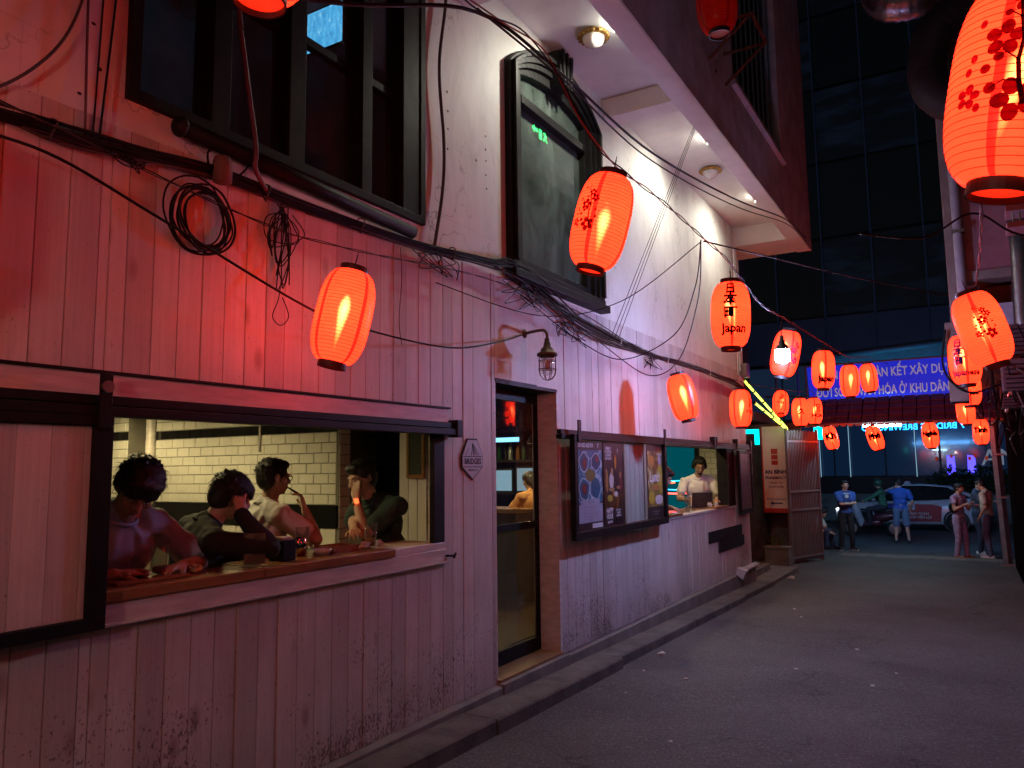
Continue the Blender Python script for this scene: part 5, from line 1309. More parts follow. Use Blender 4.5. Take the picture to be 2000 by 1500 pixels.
# poster 3: lunch
p3 = poster_quad('poster', 8.68, 9.20, 1.13, 2.01, dkp); p3['label'] = 'lunch poster with burger picture in white script'
a = poster_quad('picture', 8.69, 9.19, 1.27, 1.93, art_mat('lunch_print', lunchphoto), PX + 0.0008, p3); a.parent = p3; a.matrix_parent_inverse = ID
k = 0
for (y, z, r1, r2, m) in ((8.82, 1.80, .10, .07, 'bun'), (8.82, 1.83, .085, .05, 'amber'), (9.10, 1.60, .08, .20, 'yellow'), (8.95, 1.48, .16, .06, 'bun'), (8.94, 1.44, .17, .03, 'olive'), (8.80, 1.38, .09, .08, 'yellow'), (9.05, 1.35, .13, .06, 'white'), (9.1, 1.82, .05, .06, 'lilac')):
    blob(p3, y, z, r1, r2, cols[m], 0.0012 + k * 0.00012, jit=0.08); k += 1
ptext(p3, 'Lunch', 8.92, 1.62, 0.17, ink_w, 0.003, dx=0.003, shear=0.25, ws=0.9)
for i, (t, m) in enumerate((('MON-FRI', cols['red']), ('11AM-2PM', cols['amber']), ('SET LUNCH', ink_w))): ptext(p3, t, 9.09, 1.965 - i * 0.034, 0.034, m, bold=0.0012, dx=0.003)
for i, t in enumerate(('burger, fries and a beer', 'every weekday')): ptext(p3, t, 8.95, 1.215 - i * 0.03, 0.024, dx=0.002)
# far sliding panel with faded poster
fp = thing('faded_poster_panel', (WX + 0.07, 13.4, 1.0), 'narrow black sliding panel with a faded brown poster at the far end of the wall', 'panel')
mb = MB()
for (a, b, c, d) in ((13.0, 13.85, 0.95, 1.02), (13.0, 13.85, 1.95, 2.0), (13.0, 13.06, 1.0205, 1.9495), (13.79, 13.85, 1.0205, 1.9495)): mb.box(WX + 0.05, WX + 0.10, a, b, c, d)
mb.build('frame', M['black_metal'], fp)
def faded(n): return ramp(n, noisev(n, mapped(n, 'World', (1, 2, 1)), 3, 5, 0.6, 0.5), [(0.3, (0.05, 0.035, 0.03)), (0.5, (0.14, 0.09, 0.075)), (0.7, (0.26, 0.18, 0.16))])
mb = MB(); mb.box(WX + 0.06, WX + 0.08, 13.061, 13.789, 1.021, 1.949); mb.build('poster', art_mat('faded_print', faded), fp)
for i in range(7):
    flat_text('lettering', ('FOOD', 'ALE', 'PILSNER', 'STOUT', 'CIDER', 'SNACKS', 'DAILY')[i], 0.08, cols['lilac2'], fp, (WX + 0.0815, 13.6, 1.85 - i * 0.12), UX, UZ, bold=0.002)

# ------------------------------------------------------------------ small things on the wall
ts = thing('black_name_strip', (WX + 0.01, 12.4, 0.6), 'two rows of black tiles with worn letters low on the boards', 'sign')
for (y0, y1, z) in ((11.4, 13.3, 0.6), (11.9, 13.5, 0.42)):
    n_ = int((y1 - y0) / 0.19)
    for i in range(n_):
        mb = MB(); mb.box(WX + 0.001, WX + 0.012, y0 + i * 0.19, y0 + i * 0.19 + 0.184, z, z + 0.17); mb.build('tile', mat('strip_tile', (0.010, 0.010, 0.013), 0.5, spec=0.15) if i == 0 and z > 0.5 else bpy.data.materials['strip_tile'], ts)
        mb = MB(); mb.box(WX + 0.0125, WX + 0.0135, y0 + i * 0.19 + 0.05, y0 + i * 0.19 + 0.075, z + 0.03, z + 0.14)
        if i % 2: mb.box(WX + 0.0125, WX + 0.0135, y0 + i * 0.19 + 0.0755, y0 + i * 0.19 + 0.13, z + (0.03 if i % 4 == 1 else 0.115), z + (0.055 if i % 4 == 1 else 0.14))
        else: mb.box(WX + 0.0125, WX + 0.0135, y0 + i * 0.19 + 0.11, y0 + i * 0.19 + 0.135, z + 0.03, z + 0.14)
        mb.build('letter', bdk, ts)
pvc = mat('grey_pvc', (0.45, 0.42, 0.42), 0.45)
dp = thing('drain_pipes', (WX + 0.1, 13.4, 0.03), 'pale plastic drain pipes with a square outlet at the foot of the wall corner', 'pipe')
for k in (0, 1):
    mb = MB(); mb.tube([(WX + 0.05 + 0.05 * k, 12.9, 0.045 - k * 0.01), (WX + 0.05 + 0.05 * k, 13.95, 0.045 - k * 0.01)], 0.028, 10); mb.build('pipe', pvc, dp, smooth=True)
mb = MB(); mb.prism([(WX + 0.03, 0.0), (WX + 0.14, -0.08), (WX + 0.2, 0.06), (WX + 0.05, 0.11)], 'y', 12.72, 12.9); mb.build('outlet', pvc, dp, bevel=0.006)
fl = thing('flood_lamp', (WX + 0.06, 13.75, 3.4), 'small grey floodlight box on the far corner of the plaster wall', 'lamp')
mb = MB(); mb.box(WX + 0.03, WX + 0.13, 13.65, 13.85, 3.3, 3.55, Matrix.Translation((0, 0, 0))); mb.build('housing', M['steel'], fl, bevel=0.01)
mb = MB(); mb.tube([(WX, 13.75, 3.5), (WX + 0.05, 13.75, 3.5)], 0.02); mb.build('bracket', M['steel'], fl)

# ------------------------------------------------------------------ end of the alley, left: gate, pharmacy board
gm = mat('grey_gate_paint', (0.20, 0.21, 0.26), 0.45, metal=0.2, c2=(0.2, 0.18, 0.18), vs=8)
gt = thing('folding_gate', (-3.2, 18, ground(18)), 'tall grey folding gate of upright steel slats drawn aside', 'gate')
gz = ground(18)
GA, GB = Vector((-3.47, 17.55, 0)), Vector((-3.06, 18.75, 0)); gd = (GB - GA).normalized(); gn = Vector((gd.y, -gd.x, 0))
GM = Matrix.Translation(GA) @ Matrix.Rotation(math.atan2(gd.y, gd.x), 4, 'Z')
GL = (GB - GA).length
for i in range(20):
    x = GL * i / 19
    mb = MB(); mb.box(x - 0.011, x + 0.011, -0.011, 0.011, gz + 0.05, 2.50 + 0.02 * (i % 2), GM); mb.build('slat', gm, gt)
for z in (gz + 0.12, 0.75, 1.15, 2.25):
    mb = MB(); mb.box(-0.03, GL + 0.03, -0.030, -0.0115, z, z + 0.045, GM); mb.build('cross_bar', gm, gt)
for x in (-0.03, GL + 0.01):
    mb = MB(); mb.box(x, x + 0.035, -0.03, 0.03, gz, 2.56, GM); mb.build('end_post', gm, gt)
# dark shop front behind the steps
sf = thing('dark_shopfront', (-4.6, 16, 0), 'dark barred shop entrance beyond the corner of the white building', 'shop')
mb = MB(); mb.box(-9.0, -4.62, 13.95, 20.5, -0.5, 2.8); mb.build('wall', M['dark'], sf)
for i in range(9):
    x = -4.55 + i * 0.055
    mb = MB(); mb.box(x, x + 0.02, 16.3, 16.33, ground(16), 2.5); mb.build('bar', M['black_metal'], sf)
mb = MB(); mb.box(-4.6, -3.3, 18.25, 18.4, ground(18), 2.7); mb.build('return_wall', mat('grey_render', (0.12, 0.12, 0.14), 0.8, c2=(0.07, 0.055, 0.05), vs=5), sf)
mb = MB(); mb.box(-3.62, -3.42, 18.0, 18.2, ground(18), 1.0); mb.build('red_post', mat('red_paint', (0.16, 0.03, 0.025), 0.6), sf)
mb = MB(); mb.tube([(-4.02, 17.95, ground(18)), (-4.02, 17.95, 2.6)], 0.035, 8); mb.build('post', M['black_metal'], sf)
mb = MB(); mb.box(-9.0, -4.3, 13.95, 20.5, 2.801, 3.0); mb.build('canopy', M['concrete_dk'], sf)
mb = MB(); mb.box(-9.0, -4.9, 13.95, 20.5, 3.0, 9.0); mb.build('upper_wall', mat('navy_render', (0.06, 0.065, 0.09), 0.8), sf)
ph = thing('pharmacy_board', (-3.8, 17.9, 0.8), 'tall white pharmacy board with red squares and blue letters by the gate', 'sign')
wb = mat('board_white', (0.8, 0.77, 0.8), 0.4, var=0.12, vs=3); blu = mat('board_blue', (0.04, 0.05, 0.22), 0.4); redm = mat('board_red', (0.5, 0.04, 0.03), 0.4)
mb = MB(); mb.box(-4.06, -3.55, 17.87, 17.93, 0.80, 2.62); mb.build('panel', wb, ph)
mb = MB(); mb.box(-4.09, -3.52, 17.86, 17.94, 0.70, 0.799); mb.box(-4.09, -4.061, 17.86, 17.94, 0.80, 2.62); mb.build('frame', redm, ph)
def phq(x0, x1, z0, z1, m, name): mb = MB(); mb.box(x0, x1, 17.862, 17.869, z0, z1); return mb.build(name, m, ph)
phq(-3.88, -3.74, 2.0, 2.12, redm, 'red_square'); phq(-3.88, -3.74, 1.88, 1.98, redm, 'red_square'); phq(-3.88, -3.74, 1.76, 1.86, redm, 'red_square')
FY = 17.86
def pht(t, z, s, m=blu, bold=0.004): flat_text('lettering', t, s, m, ph, (-3.8, FY, z), (1, 0, 0), (0, 0, 1), bold=bold)
pht('AN BÌNH', 1.60, 0.115, bold=0.005); pht('PHARMACY', 1.47, 0.085, bold=0.003); pht('THUỐC TÂY', 1.36, 0.05, bold=0.001); pht('DƯỢC PHẨM', 1.27, 0.05, bold=0.001); pht('MỞ CỬA HẰNG NGÀY', 1.0, 0.04, bold=0.001)
mb = MB(); mb.add([(-3.95, FY, 0.91), (-3.87, FY, 0.95), (-3.87, FY, 0.925), (-3.68, FY, 0.925), (-3.68, FY, 0.895), (-3.87, FY, 0.895), (-3.87, FY, 0.87)], [tuple(range(7))]); mb.build('arrow', blu, ph)
pl = thing('planter', (-3.6, 17.3, ground(17.3)), 'square concrete planter with a small straggling plant at the gate foot', 'planter')
g0 = ground(17.3)
mb = MB(); mb.box(-3.95, -3.45, 17.1, 17.5, g0, g0 + 0.36); mb.box(-3.97, -3.43, 17.08, 17.52, g0 + 0.3605, g0 + 0.40); mb.build('box', M['concrete'], pl, bevel=0.01)
lm = mat('leaf_green', (0.06, 0.11, 0.02), 0.5, c2=(0.12, 0.14, 0.03), vs=9)
rr = random.Random(11)
for k in range(16):
    a, l = rr.uniform(0, 2 * PI), rr.uniform(0.15, 0.4); b0 = Vector((-3.75 + rr.uniform(-.1, .1), 17.3 + rr.uniform(-.1, .1), g0 + 0.4)); d = Vector((math.cos(a) * 0.6, math.sin(a) * 0.6, 1)).normalized() * l; s = Vector((-math.sin(a), math.cos(a), 0)) * 0.022
    mb = MB(); mb.add([b0, b0 + d * 0.5 + s, b0 + d - Vector((0, 0, 0.04)), b0 + d * 0.5 - s], [(0, 1, 2), (0, 2, 3)]); mb.build('leaf', lm, pl)
# yellow-green light tubes along the eave
tube_m = emat('tube_glow', (0.80, 1.0, 0.10), 1.8)
def tubes(a, b, n, label):
    a, b = Vector(a), Vector(b)
    t = thing('light_tube_row', a, label, 'light tubes', 'yellow light tubes along the eave')
    for i in range(n):
        p, q = a.lerp(b, (i + 0.04) / n), a.lerp(b, (i + 0.93) / n)
        mb = MB(); mb.tube([p, q], 0.022, 8); mb.build('tube', tube_m, t, smooth=True)
    for i in range(n + 1):
        p = a.lerp(b, i / n); mb = MB(); mb.tube([p + Vector((0, 0, 0.03)), p - Vector((0, 0, 0.03))], 0.03, 6); mb.build('clip', M['black_metal'], t)
tubes((-3.5, 14.16, 3.31), (-3.5, 17.85, 2.56), 5, 'upper row of yellow-green light tubes running down to the pharmacy board')
tubes((-3.46, 14.75, 2.93), (-3.5, 17.9, 2.53), 4, 'lower row of yellow-green light tubes under the first row')
cy1 = emat('cyan_sign', (0.0, 0.85, 0.85), 1.6)
cs = thing('cyan_sign', (-4.05, 17, 2.3), 'angled cyan light strip behind the corner of the white building', 'sign')
mb = MB(); mb.box(-4.3, -3.93, 17.0, 17.04, 2.44, 2.53); mb.build('strip', cy1, cs); mb = MB(); mb.box(-4.02, -3.93, 17.0, 17.04, 2.2, 2.4395); mb.build('strip', cy1, cs)
cs2 = thing('cyan_sign', (-3.5, 22, 2.4), 'small cyan lightbox past the top of the folding gate', 'sign')
mb = MB(); mb.box(-3.63, -3.43, 22, 22.12, 2.43, 2.78); mb.build('box', cy1, cs2)

# ------------------------------------------------------------------ awning and banner across the end
AWY = 19.5
awn = thing('tiled_awning', (-1.4, AWY, 2.6), 'dark red tiled awning with pale scalloped edge across the alley end', 'awning')
roof_m = mat('awning_tile', (0.20, 0.10, 0.10), 0.6, c2=(0.12, 0.06, 0.065), vs=3, bump=0.3)
mb = MB(); mb.add([(-3.6, AWY, 2.70), (0.75, AWY, 2.70), (0.75, AWY + 0.75, 3.32), (-3.6, AWY + 0.75, 3.32)], [(0, 1, 2, 3)]); mb.build('deck', M['dark'], awn)
TLM = MB(); w_, h_ = 0.262, 0.25
TLM.add([(-w_ / 2, 0, 0), (w_ / 2, 0, 0), (w_ / 2, 0, h_), (-w_ / 2, 0, h_)] + [(-w_ / 2, -0.03, 0), (w_ / 2, -0.03, 0), (w_ / 2, -0.012, h_), (-w_ / 2, -0.012, h_)] , [(4, 5, 6, 7), (0, 1, 5, 4), (1, 2, 6, 5), (0, 4, 7, 3), (3, 7, 6, 2)])
TLM = TLM.mesh('roof_tile', roof_m)
ang = math.atan2(0.75, 0.62)
for r in range(4):
    for c in range(15):
        o = bpy.data.objects.new('roof_tile', TLM); COL.objects.link(o); o.parent = awn; o.matrix_parent_inverse = Matrix.Translation(-Vector(awn.location))
        f = r * 0.255
        o.location = (-3.45 + c * 0.285 + random.uniform(-.006, .006), AWY + f * math.sin(ang) - 0.012 , 2.70 + f * math.cos(ang)); o.rotation_euler = (-ang, 0, random.uniform(-.02, .02))
sc_m = mat('scallop_white', (0.5, 0.46, 0.47), 0.6, c2=(0.2, 0.13, 0.13), vs=7)
SCM = MB().add([(0.075 * math.cos(t), 0, -0.055 * math.sin(t)) for t in [PI * j / 7 for j in range(8)]] , [tuple(range(8))]).mesh('scallop', sc_m)
for c in range(27):
    o = bpy.data.objects.new('scallop', SCM); COL.objects.link(o); o.parent = awn; o.matrix_parent_inverse = Matrix.Translation(-Vector(awn.location)); o.location = (-3.5 + c * 0.158, AWY - 0.035, 2.69)
mb = MB(); mb.tube([(-3.6, AWY - 0.01, 2.705), (0.75, AWY - 0.01, 2.705)], 0.02, 8); mb.build('edge_pipe', M['steel'], awn)
al = thing('awning_lamp', (-1.75, AWY - 0.02, 2.66), 'bright tube lamp under the awning edge above the street', 'lamp')
mb = MB(); mb.tube([(-2.15, AWY + 0.1, 2.63), (-1.35, AWY + 0.1, 2.63)], 0.022, 8); mb.build('tube', emat('tube_lamp', (0.45, 0.85, 1.0), AWN), al); mb = MB(); mb.box(-2.2, -1.3, AWY + 0.07, AWY + 0.13, 2.655, 2.68); mb.build('housing', M['steel'], al)
bn = thing('blue_banner', (-1.85, AWY + 0.8, 3.4), 'long blue street banner with two lines of white capitals above the awning', 'banner')
bblue = mat('banner_blue', (0.015, 0.03, 0.42), 0.45, c2=(0.012, 0.02, 0.30), vs=2, emit=(0.006, 0.022, 0.6), es=0.42); bwh = mat('banner_letters', (0.42, 0.42, 0.50), 0.5, emit=(0.42, 0.42, 0.6), es=0.22)  # faint glow in cloth and letters stands in for light falling on the banner
BY2 = AWY + 0.9
def bz(x): return (x + 3.3) * 0.003
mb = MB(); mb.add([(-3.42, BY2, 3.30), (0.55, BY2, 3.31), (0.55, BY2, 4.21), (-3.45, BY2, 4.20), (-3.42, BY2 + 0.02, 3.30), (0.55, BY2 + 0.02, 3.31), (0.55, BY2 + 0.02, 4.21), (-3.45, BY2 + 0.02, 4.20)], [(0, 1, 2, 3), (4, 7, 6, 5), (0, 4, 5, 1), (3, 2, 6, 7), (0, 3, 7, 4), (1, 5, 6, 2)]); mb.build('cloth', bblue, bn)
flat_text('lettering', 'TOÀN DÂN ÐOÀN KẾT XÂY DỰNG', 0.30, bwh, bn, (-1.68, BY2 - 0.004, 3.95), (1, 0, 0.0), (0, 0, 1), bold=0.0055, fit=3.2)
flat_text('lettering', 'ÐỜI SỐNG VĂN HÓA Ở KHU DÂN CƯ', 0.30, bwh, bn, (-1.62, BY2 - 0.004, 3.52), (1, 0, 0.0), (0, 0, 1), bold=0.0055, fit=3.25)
mb = MB()
for (a, b) in (((-3.48, BY2 - .01, 3.28), (0.57, BY2 - .01, 3.28)), ((-3.48, BY2 - .01, 4.23), (0.57, BY2 - .01, 4.23)), ((-3.48, BY2 - .01, 3.28), (-3.48, BY2 - .01, 4.23))): mb.tube([a, b], 0.022, 6)
mb.build('frame', mat('banner_frame', (0.3, 0.32, 0.42), 0.4, metal=0.3), bn)
ga = thing('green_awning_roll', (-1.8, 21.5, 4.5), 'teal green rolled awning along the top of the blue banner', 'awning')
mb = MB(); mb.tube([(-3.4, 21.2, 4.52), (0.6, 21.2, 4.74)], 0.09, 12); mb.build('roll', mat('teal_canvas', (0.03, 0.17, 0.13), 0.6), ga, smooth=True)
mb = MB(); mb.add([(-3.4, 21.25, 4.45), (0.3, 21.25, 4.65), (0.3, 21.3, 4.3), (-3.4, 21.3, 4.2)], [(0, 1, 2, 3)]); mb.build('flap', bpy.data.materials['teal_canvas'], ga)
# grid of old scaffolding and wires in front of the far building
for i, (x0, z0, x1, z1) in enumerate(((-4.6, 3.55, -3.5, 3.5), (-4.6, 4.35, -3.5, 4.3), (-3.75, 2.7, -3.75, 5.0), (-4.3, 2.7, -4.3, 5.0))):
    mb = MB(); mb.tube([(x0, 20.8, z0), (x1, 20.8, z1)], 0.025, 6); tag(mb.build('scaffold_pole', M['steel']), ('lower level', 'upper level', 'upright beside the banner', 'upright nearer the plaster corner')[i] + ' scaffold pole beyond the light tubes', 'pole', 'scaffold poles')
# steel post at the right
po = thing('steel_post', (0.47, 19.45, ground(19.4)), 'pale leaning steel post at the mouth of the alley', 'post')
mb = MB(); mb.tube([(0.50, 19.45, ground(19.4)), (0.43, 19.45, 2.62)], 0.085, 4); mb.build('shaft', mat('post_paint', (0.20, 0.19, 0.22), 0.5, c2=(0.12, 0.11, 0.12), vs=6), po)
mb = MB(); mb.box(0.36, 0.66, 19.3, 19.6, ground(19.4), ground(19.4) + 0.05); mb.build('base_plate', M['steel'], po)
for z in (1.0, 1.9): mb = MB(); mb.box(0.36, 0.60, 19.36, 19.38, z, z + 0.04); mb.build('clamp', M['steel'], po)

# ------------------------------------------------------------------ right-hand building
rb = thing('rosy_building', (1.5, 12, 0), 'rosy pink building with beige corner column overhanging the alley end', 'building')
pink = mat('rosy_plaster', (0.36, 0.17, 0.18), 0.75, c2=(0.24, 0.11, 0.12), vs=3, bump=0.25, bs=20)
beige = mat('beige_render', (0.26, 0.23, 0.19), 0.8, c2=(0.17, 0.14, 0.12), vs=4, bump=0.25, bs=20)
RY = 11.0
mb = MB(); mb.box(0.02, 6, RY + 0.01, 17, 4.12, 12); mb.build('upper_wall', pink, rb)
mb = MB(); mb.box(-0.12, 0.0195, RY - 0.04, RY + 0.4, 3.5, 12); mb.box(-0.19, 0.0195, RY - 0.04, RY + 0.4, 2.5, 3.4995); mb.build('corner_column', beige, rb, bevel=0.012)
mb = MB(); mb.box(0.02, 3, RY - 0.03, RY + 0.3, 4.0, 4.119); mb.build('string_course', beige, rb, bevel=0.01)
mb = MB(); mb.box(0.05, 6, RY + 0.5, 17, 3.1, 4.0); mb.build('recess_wall', mat('brown_board', (0.13, 0.075, 0.055), 0.8), rb)
mb = MB(); mb.box(0.40, 1.2, RY + 0.2, RY + 0.49, 3.28, 3.72); mb.build('white_panel', mat('white_sheet', (0.5, 0.52, 0.58), 0.6), rb)
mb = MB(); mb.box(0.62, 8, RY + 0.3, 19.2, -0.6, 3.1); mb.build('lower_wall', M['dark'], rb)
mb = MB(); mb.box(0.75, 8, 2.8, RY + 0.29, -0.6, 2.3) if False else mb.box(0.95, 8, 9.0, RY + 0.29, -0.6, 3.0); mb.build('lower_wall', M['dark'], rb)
mb = MB(); mb.tube([(0.03, RY - 0.10, 12), (0.03, RY - 0.10, 3.6), (0.05, RY - 0.10, 3.1)], 0.055, 12); mb.build('downpipe', mat('white_pvc', (0.36, 0.37, 0.42), 0.5), rb, smooth=True)
for z in (4.6, 6.2): mb = MB(); mb.box(-0.04, 0.1, RY - 0.16, RY - 0.05, z, z + 0.04); mb.build('pipe_clip', M['steel'], rb)
mb = MB(); mb.tube([(0.64, RY - 0.15, 4.9), (0.64, RY - 0.15, 4.2), (0.62, RY - 0.15, 3.4), (0.7, RY - 0.2, 3.25)], 0.09, 14); mb.build('vent_pipe', M['steel'], rb, smooth=True)
# bars over a small window high up on the right
wg = thing('window_grille', (0.7, 8, 3.8), 'small barred window box high on the wall by the picture edge', 'grille')
for z in (3.80, 3.95): mb = MB(); mb.box(0.40, 1.2, 7.9, 8.2, z, z + 0.05); mb.build('shelf', pink, wg)
for k in range(8): mb = MB(); mb.tube([(0.45 + k * 0.05, 7.92, 3.86), (0.45 + k * 0.05, 7.92, 3.94)], 0.008, 5); mb.build('bar', M['steel'], wg)
# ducts
def duct(name, label, pts, r, m, ribs=0.09):
    path = smoothpath(pts, 12); rs = []
    d = thing(name, path[0], label, 'duct'); L = 0; rs = [r]
    for i in range(1, len(path)): L += (path[i] - path[i - 1]).length; rs.append(r * (1 + 0.035 * math.sin(L / ribs * 2 * PI)))
    mb = MB(); mb.tube(path, rs, 18); mb.build('hose', m, d, smooth=True); return d
silver = mat('foil_duct', (0.45, 0.43, 0.45), 0.3, metal=0.9, vs=20, bump=0.4, bs=40)
duct('foil_duct', 'silver flexible foil duct curling out at the top of the rosy building', [(-0.75, 10.9, 8.6), (-0.66, 10.8, 7.9), (-0.35, 10.8, 7.72), (0.1, 10.9, 7.85), (0.6, 11.0, 8.1)], 0.2, silver)
blackduct = mat('black_duct', (0.025, 0.02, 0.02), 0.7)
duct('black_duct', 'fat black ribbed hose bulging beside the large near lantern', [(0.25, 10.6, 7.4), (-0.05, 10.5, 7.1), (-0.16, 10.5, 6.7), (-0.1, 10.5, 6.3), (0.3, 10.6, 6.0)], 0.22, blackduct, 0.06)
# air conditioners and clutter under the overhang
acm = mat('ac_casing', (0.06, 0.055, 0.055), 0.6, c2=(0.035, 0.03, 0.03), vs=5)
for i, (x, y, z, w, h) in enumerate(((0.30, 10.2, 2.95, 0.62, 0.34), (0.34, 10.0, 2.52, 0.66, 0.36), (0.40, 12.8, 2.5, 0.5, 0.3))):
    ac = thing('air_conditioner', (x + w / 2, y, z), ('upper grimy air conditioner unit under the rosy wall', 'lower grimy air conditioner unit under the rosy wall', 'farther air conditioner unit under the rosy overhang')[i], 'air conditioner', 'air conditioners under the overhang')
    mb = MB(); mb.box(x, x + w, y, y + 0.28, z, z + h); mb.build('casing', acm, ac, bevel=0.012)
    for k in range(6): mb = MB(); mb.box(x + 0.03, x + w * 0.62, y - 0.012, y - 0.001, z + 0.03 + k * h / 7, z + 0.045 + k * h / 7); mb.build('grille_bar', M['black_metal'], ac)
    mb = MB(); mb.lathe([(h * 0.42, 0), (h * 0.42, -0.02), (h * 0.38, -0.02)], 18, Matrix.Translation((x + w * 0.78, y - 0.001, z + h / 2)) @ Matrix.Rotation(-PI / 2, 4, 'X')); mb.build('fan_ring', M['black_metal'], ac)
    for s in (0.05, w - 0.08): mb = MB(); mb.box(x + s, x + s + 0.03, y - 0.02, y + 0.4, z - 0.04, z - 0.001); mb.build('bracket', M['steel'], ac)
hk = thing('wire_tangle', (0.6, 12, 2.6), 'dark tangle of cables hanging under the rosy building beside the post', 'cables')
rr = random.Random(21)
for k in range(22):
    x, y, z = rr.uniform(0.25, 0.75), rr.uniform(9.5, 17), rr.uniform(2.2, 3.0)
    pts = [(x + rr.uniform(-.12, .12), y + rr.uniform(-.6, .6), z - j * rr.uniform(0.1, 0.3) * (1 if j < 3 else -0.6)) for j in range(5)]
    mb = MB(); mb.tube(smoothpath(pts, 6), rr.choice((0.008, 0.012)), 5); mb.build('cable', M['rubber'] if k % 4 else M['cable_grey'], hk, smooth=True)
wire('hoop_cable', 'black cable looping in an arc below the beige column', [(-0.18, 10.9, 3.4), (-0.24, 10.9, 3.0), (-0.16, 10.9, 2.75), (0.05, 10.9, 2.6), (0.4, 10.9, 2.7)], 0.014, M['rubber'])

# ------------------------------------------------------------------ street and the dark glass tower
FYB = 38.0
fb = thing('glass_tower', (0, FYB, 0), 'dark blue glass office tower across the street with thin upright fins', 'building')
def tower_glass():
    m, n, out = newmat('tower_glass'); b = nd(n, 'BsdfPrincipled'); n.links.new(b.outputs[0], out.inputs[0])
    oi = n.nodes.new('ShaderNodeObjectInfo')
    c = ramp(n, oi.outputs['Random'], [(0.0, (0.004, 0.006, 0.014)), (0.6, (0.010, 0.014, 0.032)), (0.9, (0.02, 0.03, 0.06))])
    n.links.new(c, b.inputs['Base Color']); n.links.new(ramp(n, oi.outputs['Random'], [(0.0, 0.05), (1.0, 0.22)]), b.inputs['Roughness'])
    # blinds and dim rooms behind some panes
    st = noisev(n, mapped(n, 'World', (0.6, 1, 2.2)), 0.8, 3); e = mixm(n, ramp(n, oi.outputs['Random'], [(0.55, 0.0), (0.95, 1.0)]), ramp(n, st, [(0.45, 0.0), (0.7, 1.0)]))
    b.inputs['Emission Color'].default_value = (0.10, 0.22, 0.55, 1); n.links.new(mixm(n, e, 0.008), b.inputs['Emission Strength'])
    bp = n.nodes.new('ShaderNodeBump'); bp.inputs['Strength'].default_value = 0.04; n.links.new(noisev(n, mapped(n, 'World'), 0.6, 2), bp.inputs['Height']); n.links.new(bp.outputs[0], b.inputs['Normal'])
    return m
fg = tower_glass()
fs = mat('tower_spandrel', (0.10, 0.13, 0.24), 0.4, var=0.2, vs=0.6); fm = mat('tower_fin', (0.11, 0.17, 0.36), 0.35, metal=0.3); fbk = mat('tower_base', (0.012, 0.012, 0.016), 0.5)
mb = MB(); mb.box(-30, 40, FYB + 0.1, FYB + 12, 0, 46); mb.build('core', fbk, fb)
PW, PX0 = 2.13, -16.1
lev = [(1.25, 3.7, 'lower'), (3.9, 6.4, 'lower'), (8.7, 12.3, 'u'), (12.45, 16.0, 'u'), (16.15, 19.7, 'u'), (19.85, 23.4, 'u'), (23.55, 27.1, 'u'), (27.25, 31, 'u')]
gl_low = mat('tower_low_glass', (0.008, 0.014, 0.03), 0.1, c2=(0.014, 0.022, 0.045), vs=0.5, coat=0.3, emit=(0.012, 0.045, 0.13), es=0.12)
for i in range(13):
    x = PX0 + i * PW
    for (z0, z1, k) in lev:
        mb = MB(); mb.box(x + 0.04, x + PW - 0.04, FYB, FYB + 0.099, z0, z1); mb.build('pane', gl_low if k == 'lower' else fg, fb)
    mb = MB(); mb.box(x - 0.035, x + 0.035, FYB - 0.16, FYB + 0.05, 8.6, 45); mb.build('fin', fm, fb)
    mb = MB(); mb.box(x + 0.01, x + PW - 0.01, FYB - 0.22, FYB + 0.098, 6.55, 8.58); mb.build('spandrel', fs, fb)
mb = MB(); mb.box(-30, 40, FYB - 0.6, FYB + 0.09, -0.4, 1.2); mb.build('base', fbk, fb)
lit = emat('lit_post', (0.4, 0.75, 1.0), 0.3)  # light on the white posts put in as a faint glow
for x in (-6.0, -4.75, -2.1, 0.5):
    mb = MB(); mb.tube([(x, FYB - 0.3, 1.2), (x, FYB - 0.3, 3.5)], 0.016, 6); mb.build('slim_post', lit if x < 0 else M['steel'], fb)
ns = thing('mirrored_neon_sign', (-2.4, FYB - 0.05, 3.2), 'blue neon lettering mirrored in the tower glass under the awning edge', 'sign')
neon = emat('neon_blue', (0.02, 0.35, 1.0), 2.2)
flat_text('lettering', '7 BRIDGES BREWING CO', 0.36, neon, ns, (-2.2, FYB - 0.05, 3.36), (-1, 0, 0), (0, 0, 1), bold=0.008)  # reflection of the street-side sign, put in as glowing reversed letters
sn = thing('shop_neon_sign', (-1.6, 20.75, 3.0), 'neon brewery sign facing the street behind the blue banner', 'sign')
flat_text('lettering', '7 BRIDGES BREWING CO', 0.30, emat('neon_cyan', (0.12, 0.42, 1.0), 42), sn, (-1.5, 20.75, 3.05), (-1, 0, 0), (0, 0, 1), bold=0.01)
mb = MB(); mb.box(-3.4, 0.5, 20.66, 20.70, 2.85, 3.25); mb.build('board', M['dark'], sn)
an = thing('wall_lettering', (1.0, FYB - 0.3, 1.9), 'dim white capitals AN on the dark wall across the street', 'sign')
flat_text('lettering', 'AN', 0.95, mat('dim_letters', (0.25, 0.26, 0.3), 0.5, emit=(0.5, 0.6, 0.8), es=0.12), an, (1.0, FYB - 0.35, 1.95), (1, 0, 0), (0, 0, 1), bold=0.0, thick=0.03)
an2 = thing('wall_lettering', (1.2, FYB - 0.3, 3.2), 'dim white capital V high on the dark wall behind the post', 'sign')
flat_text('lettering', 'V', 0.8, bpy.data.materials['dim_letters'], an2, (1.0, FYB - 0.35, 3.4), (1, 0, 0), (0, 0, 1))
ub = emat('ultraviolet_panel', (0.08, 0.06, 1.0), 1.4)  # blue light on the curtains, put in as their own glow
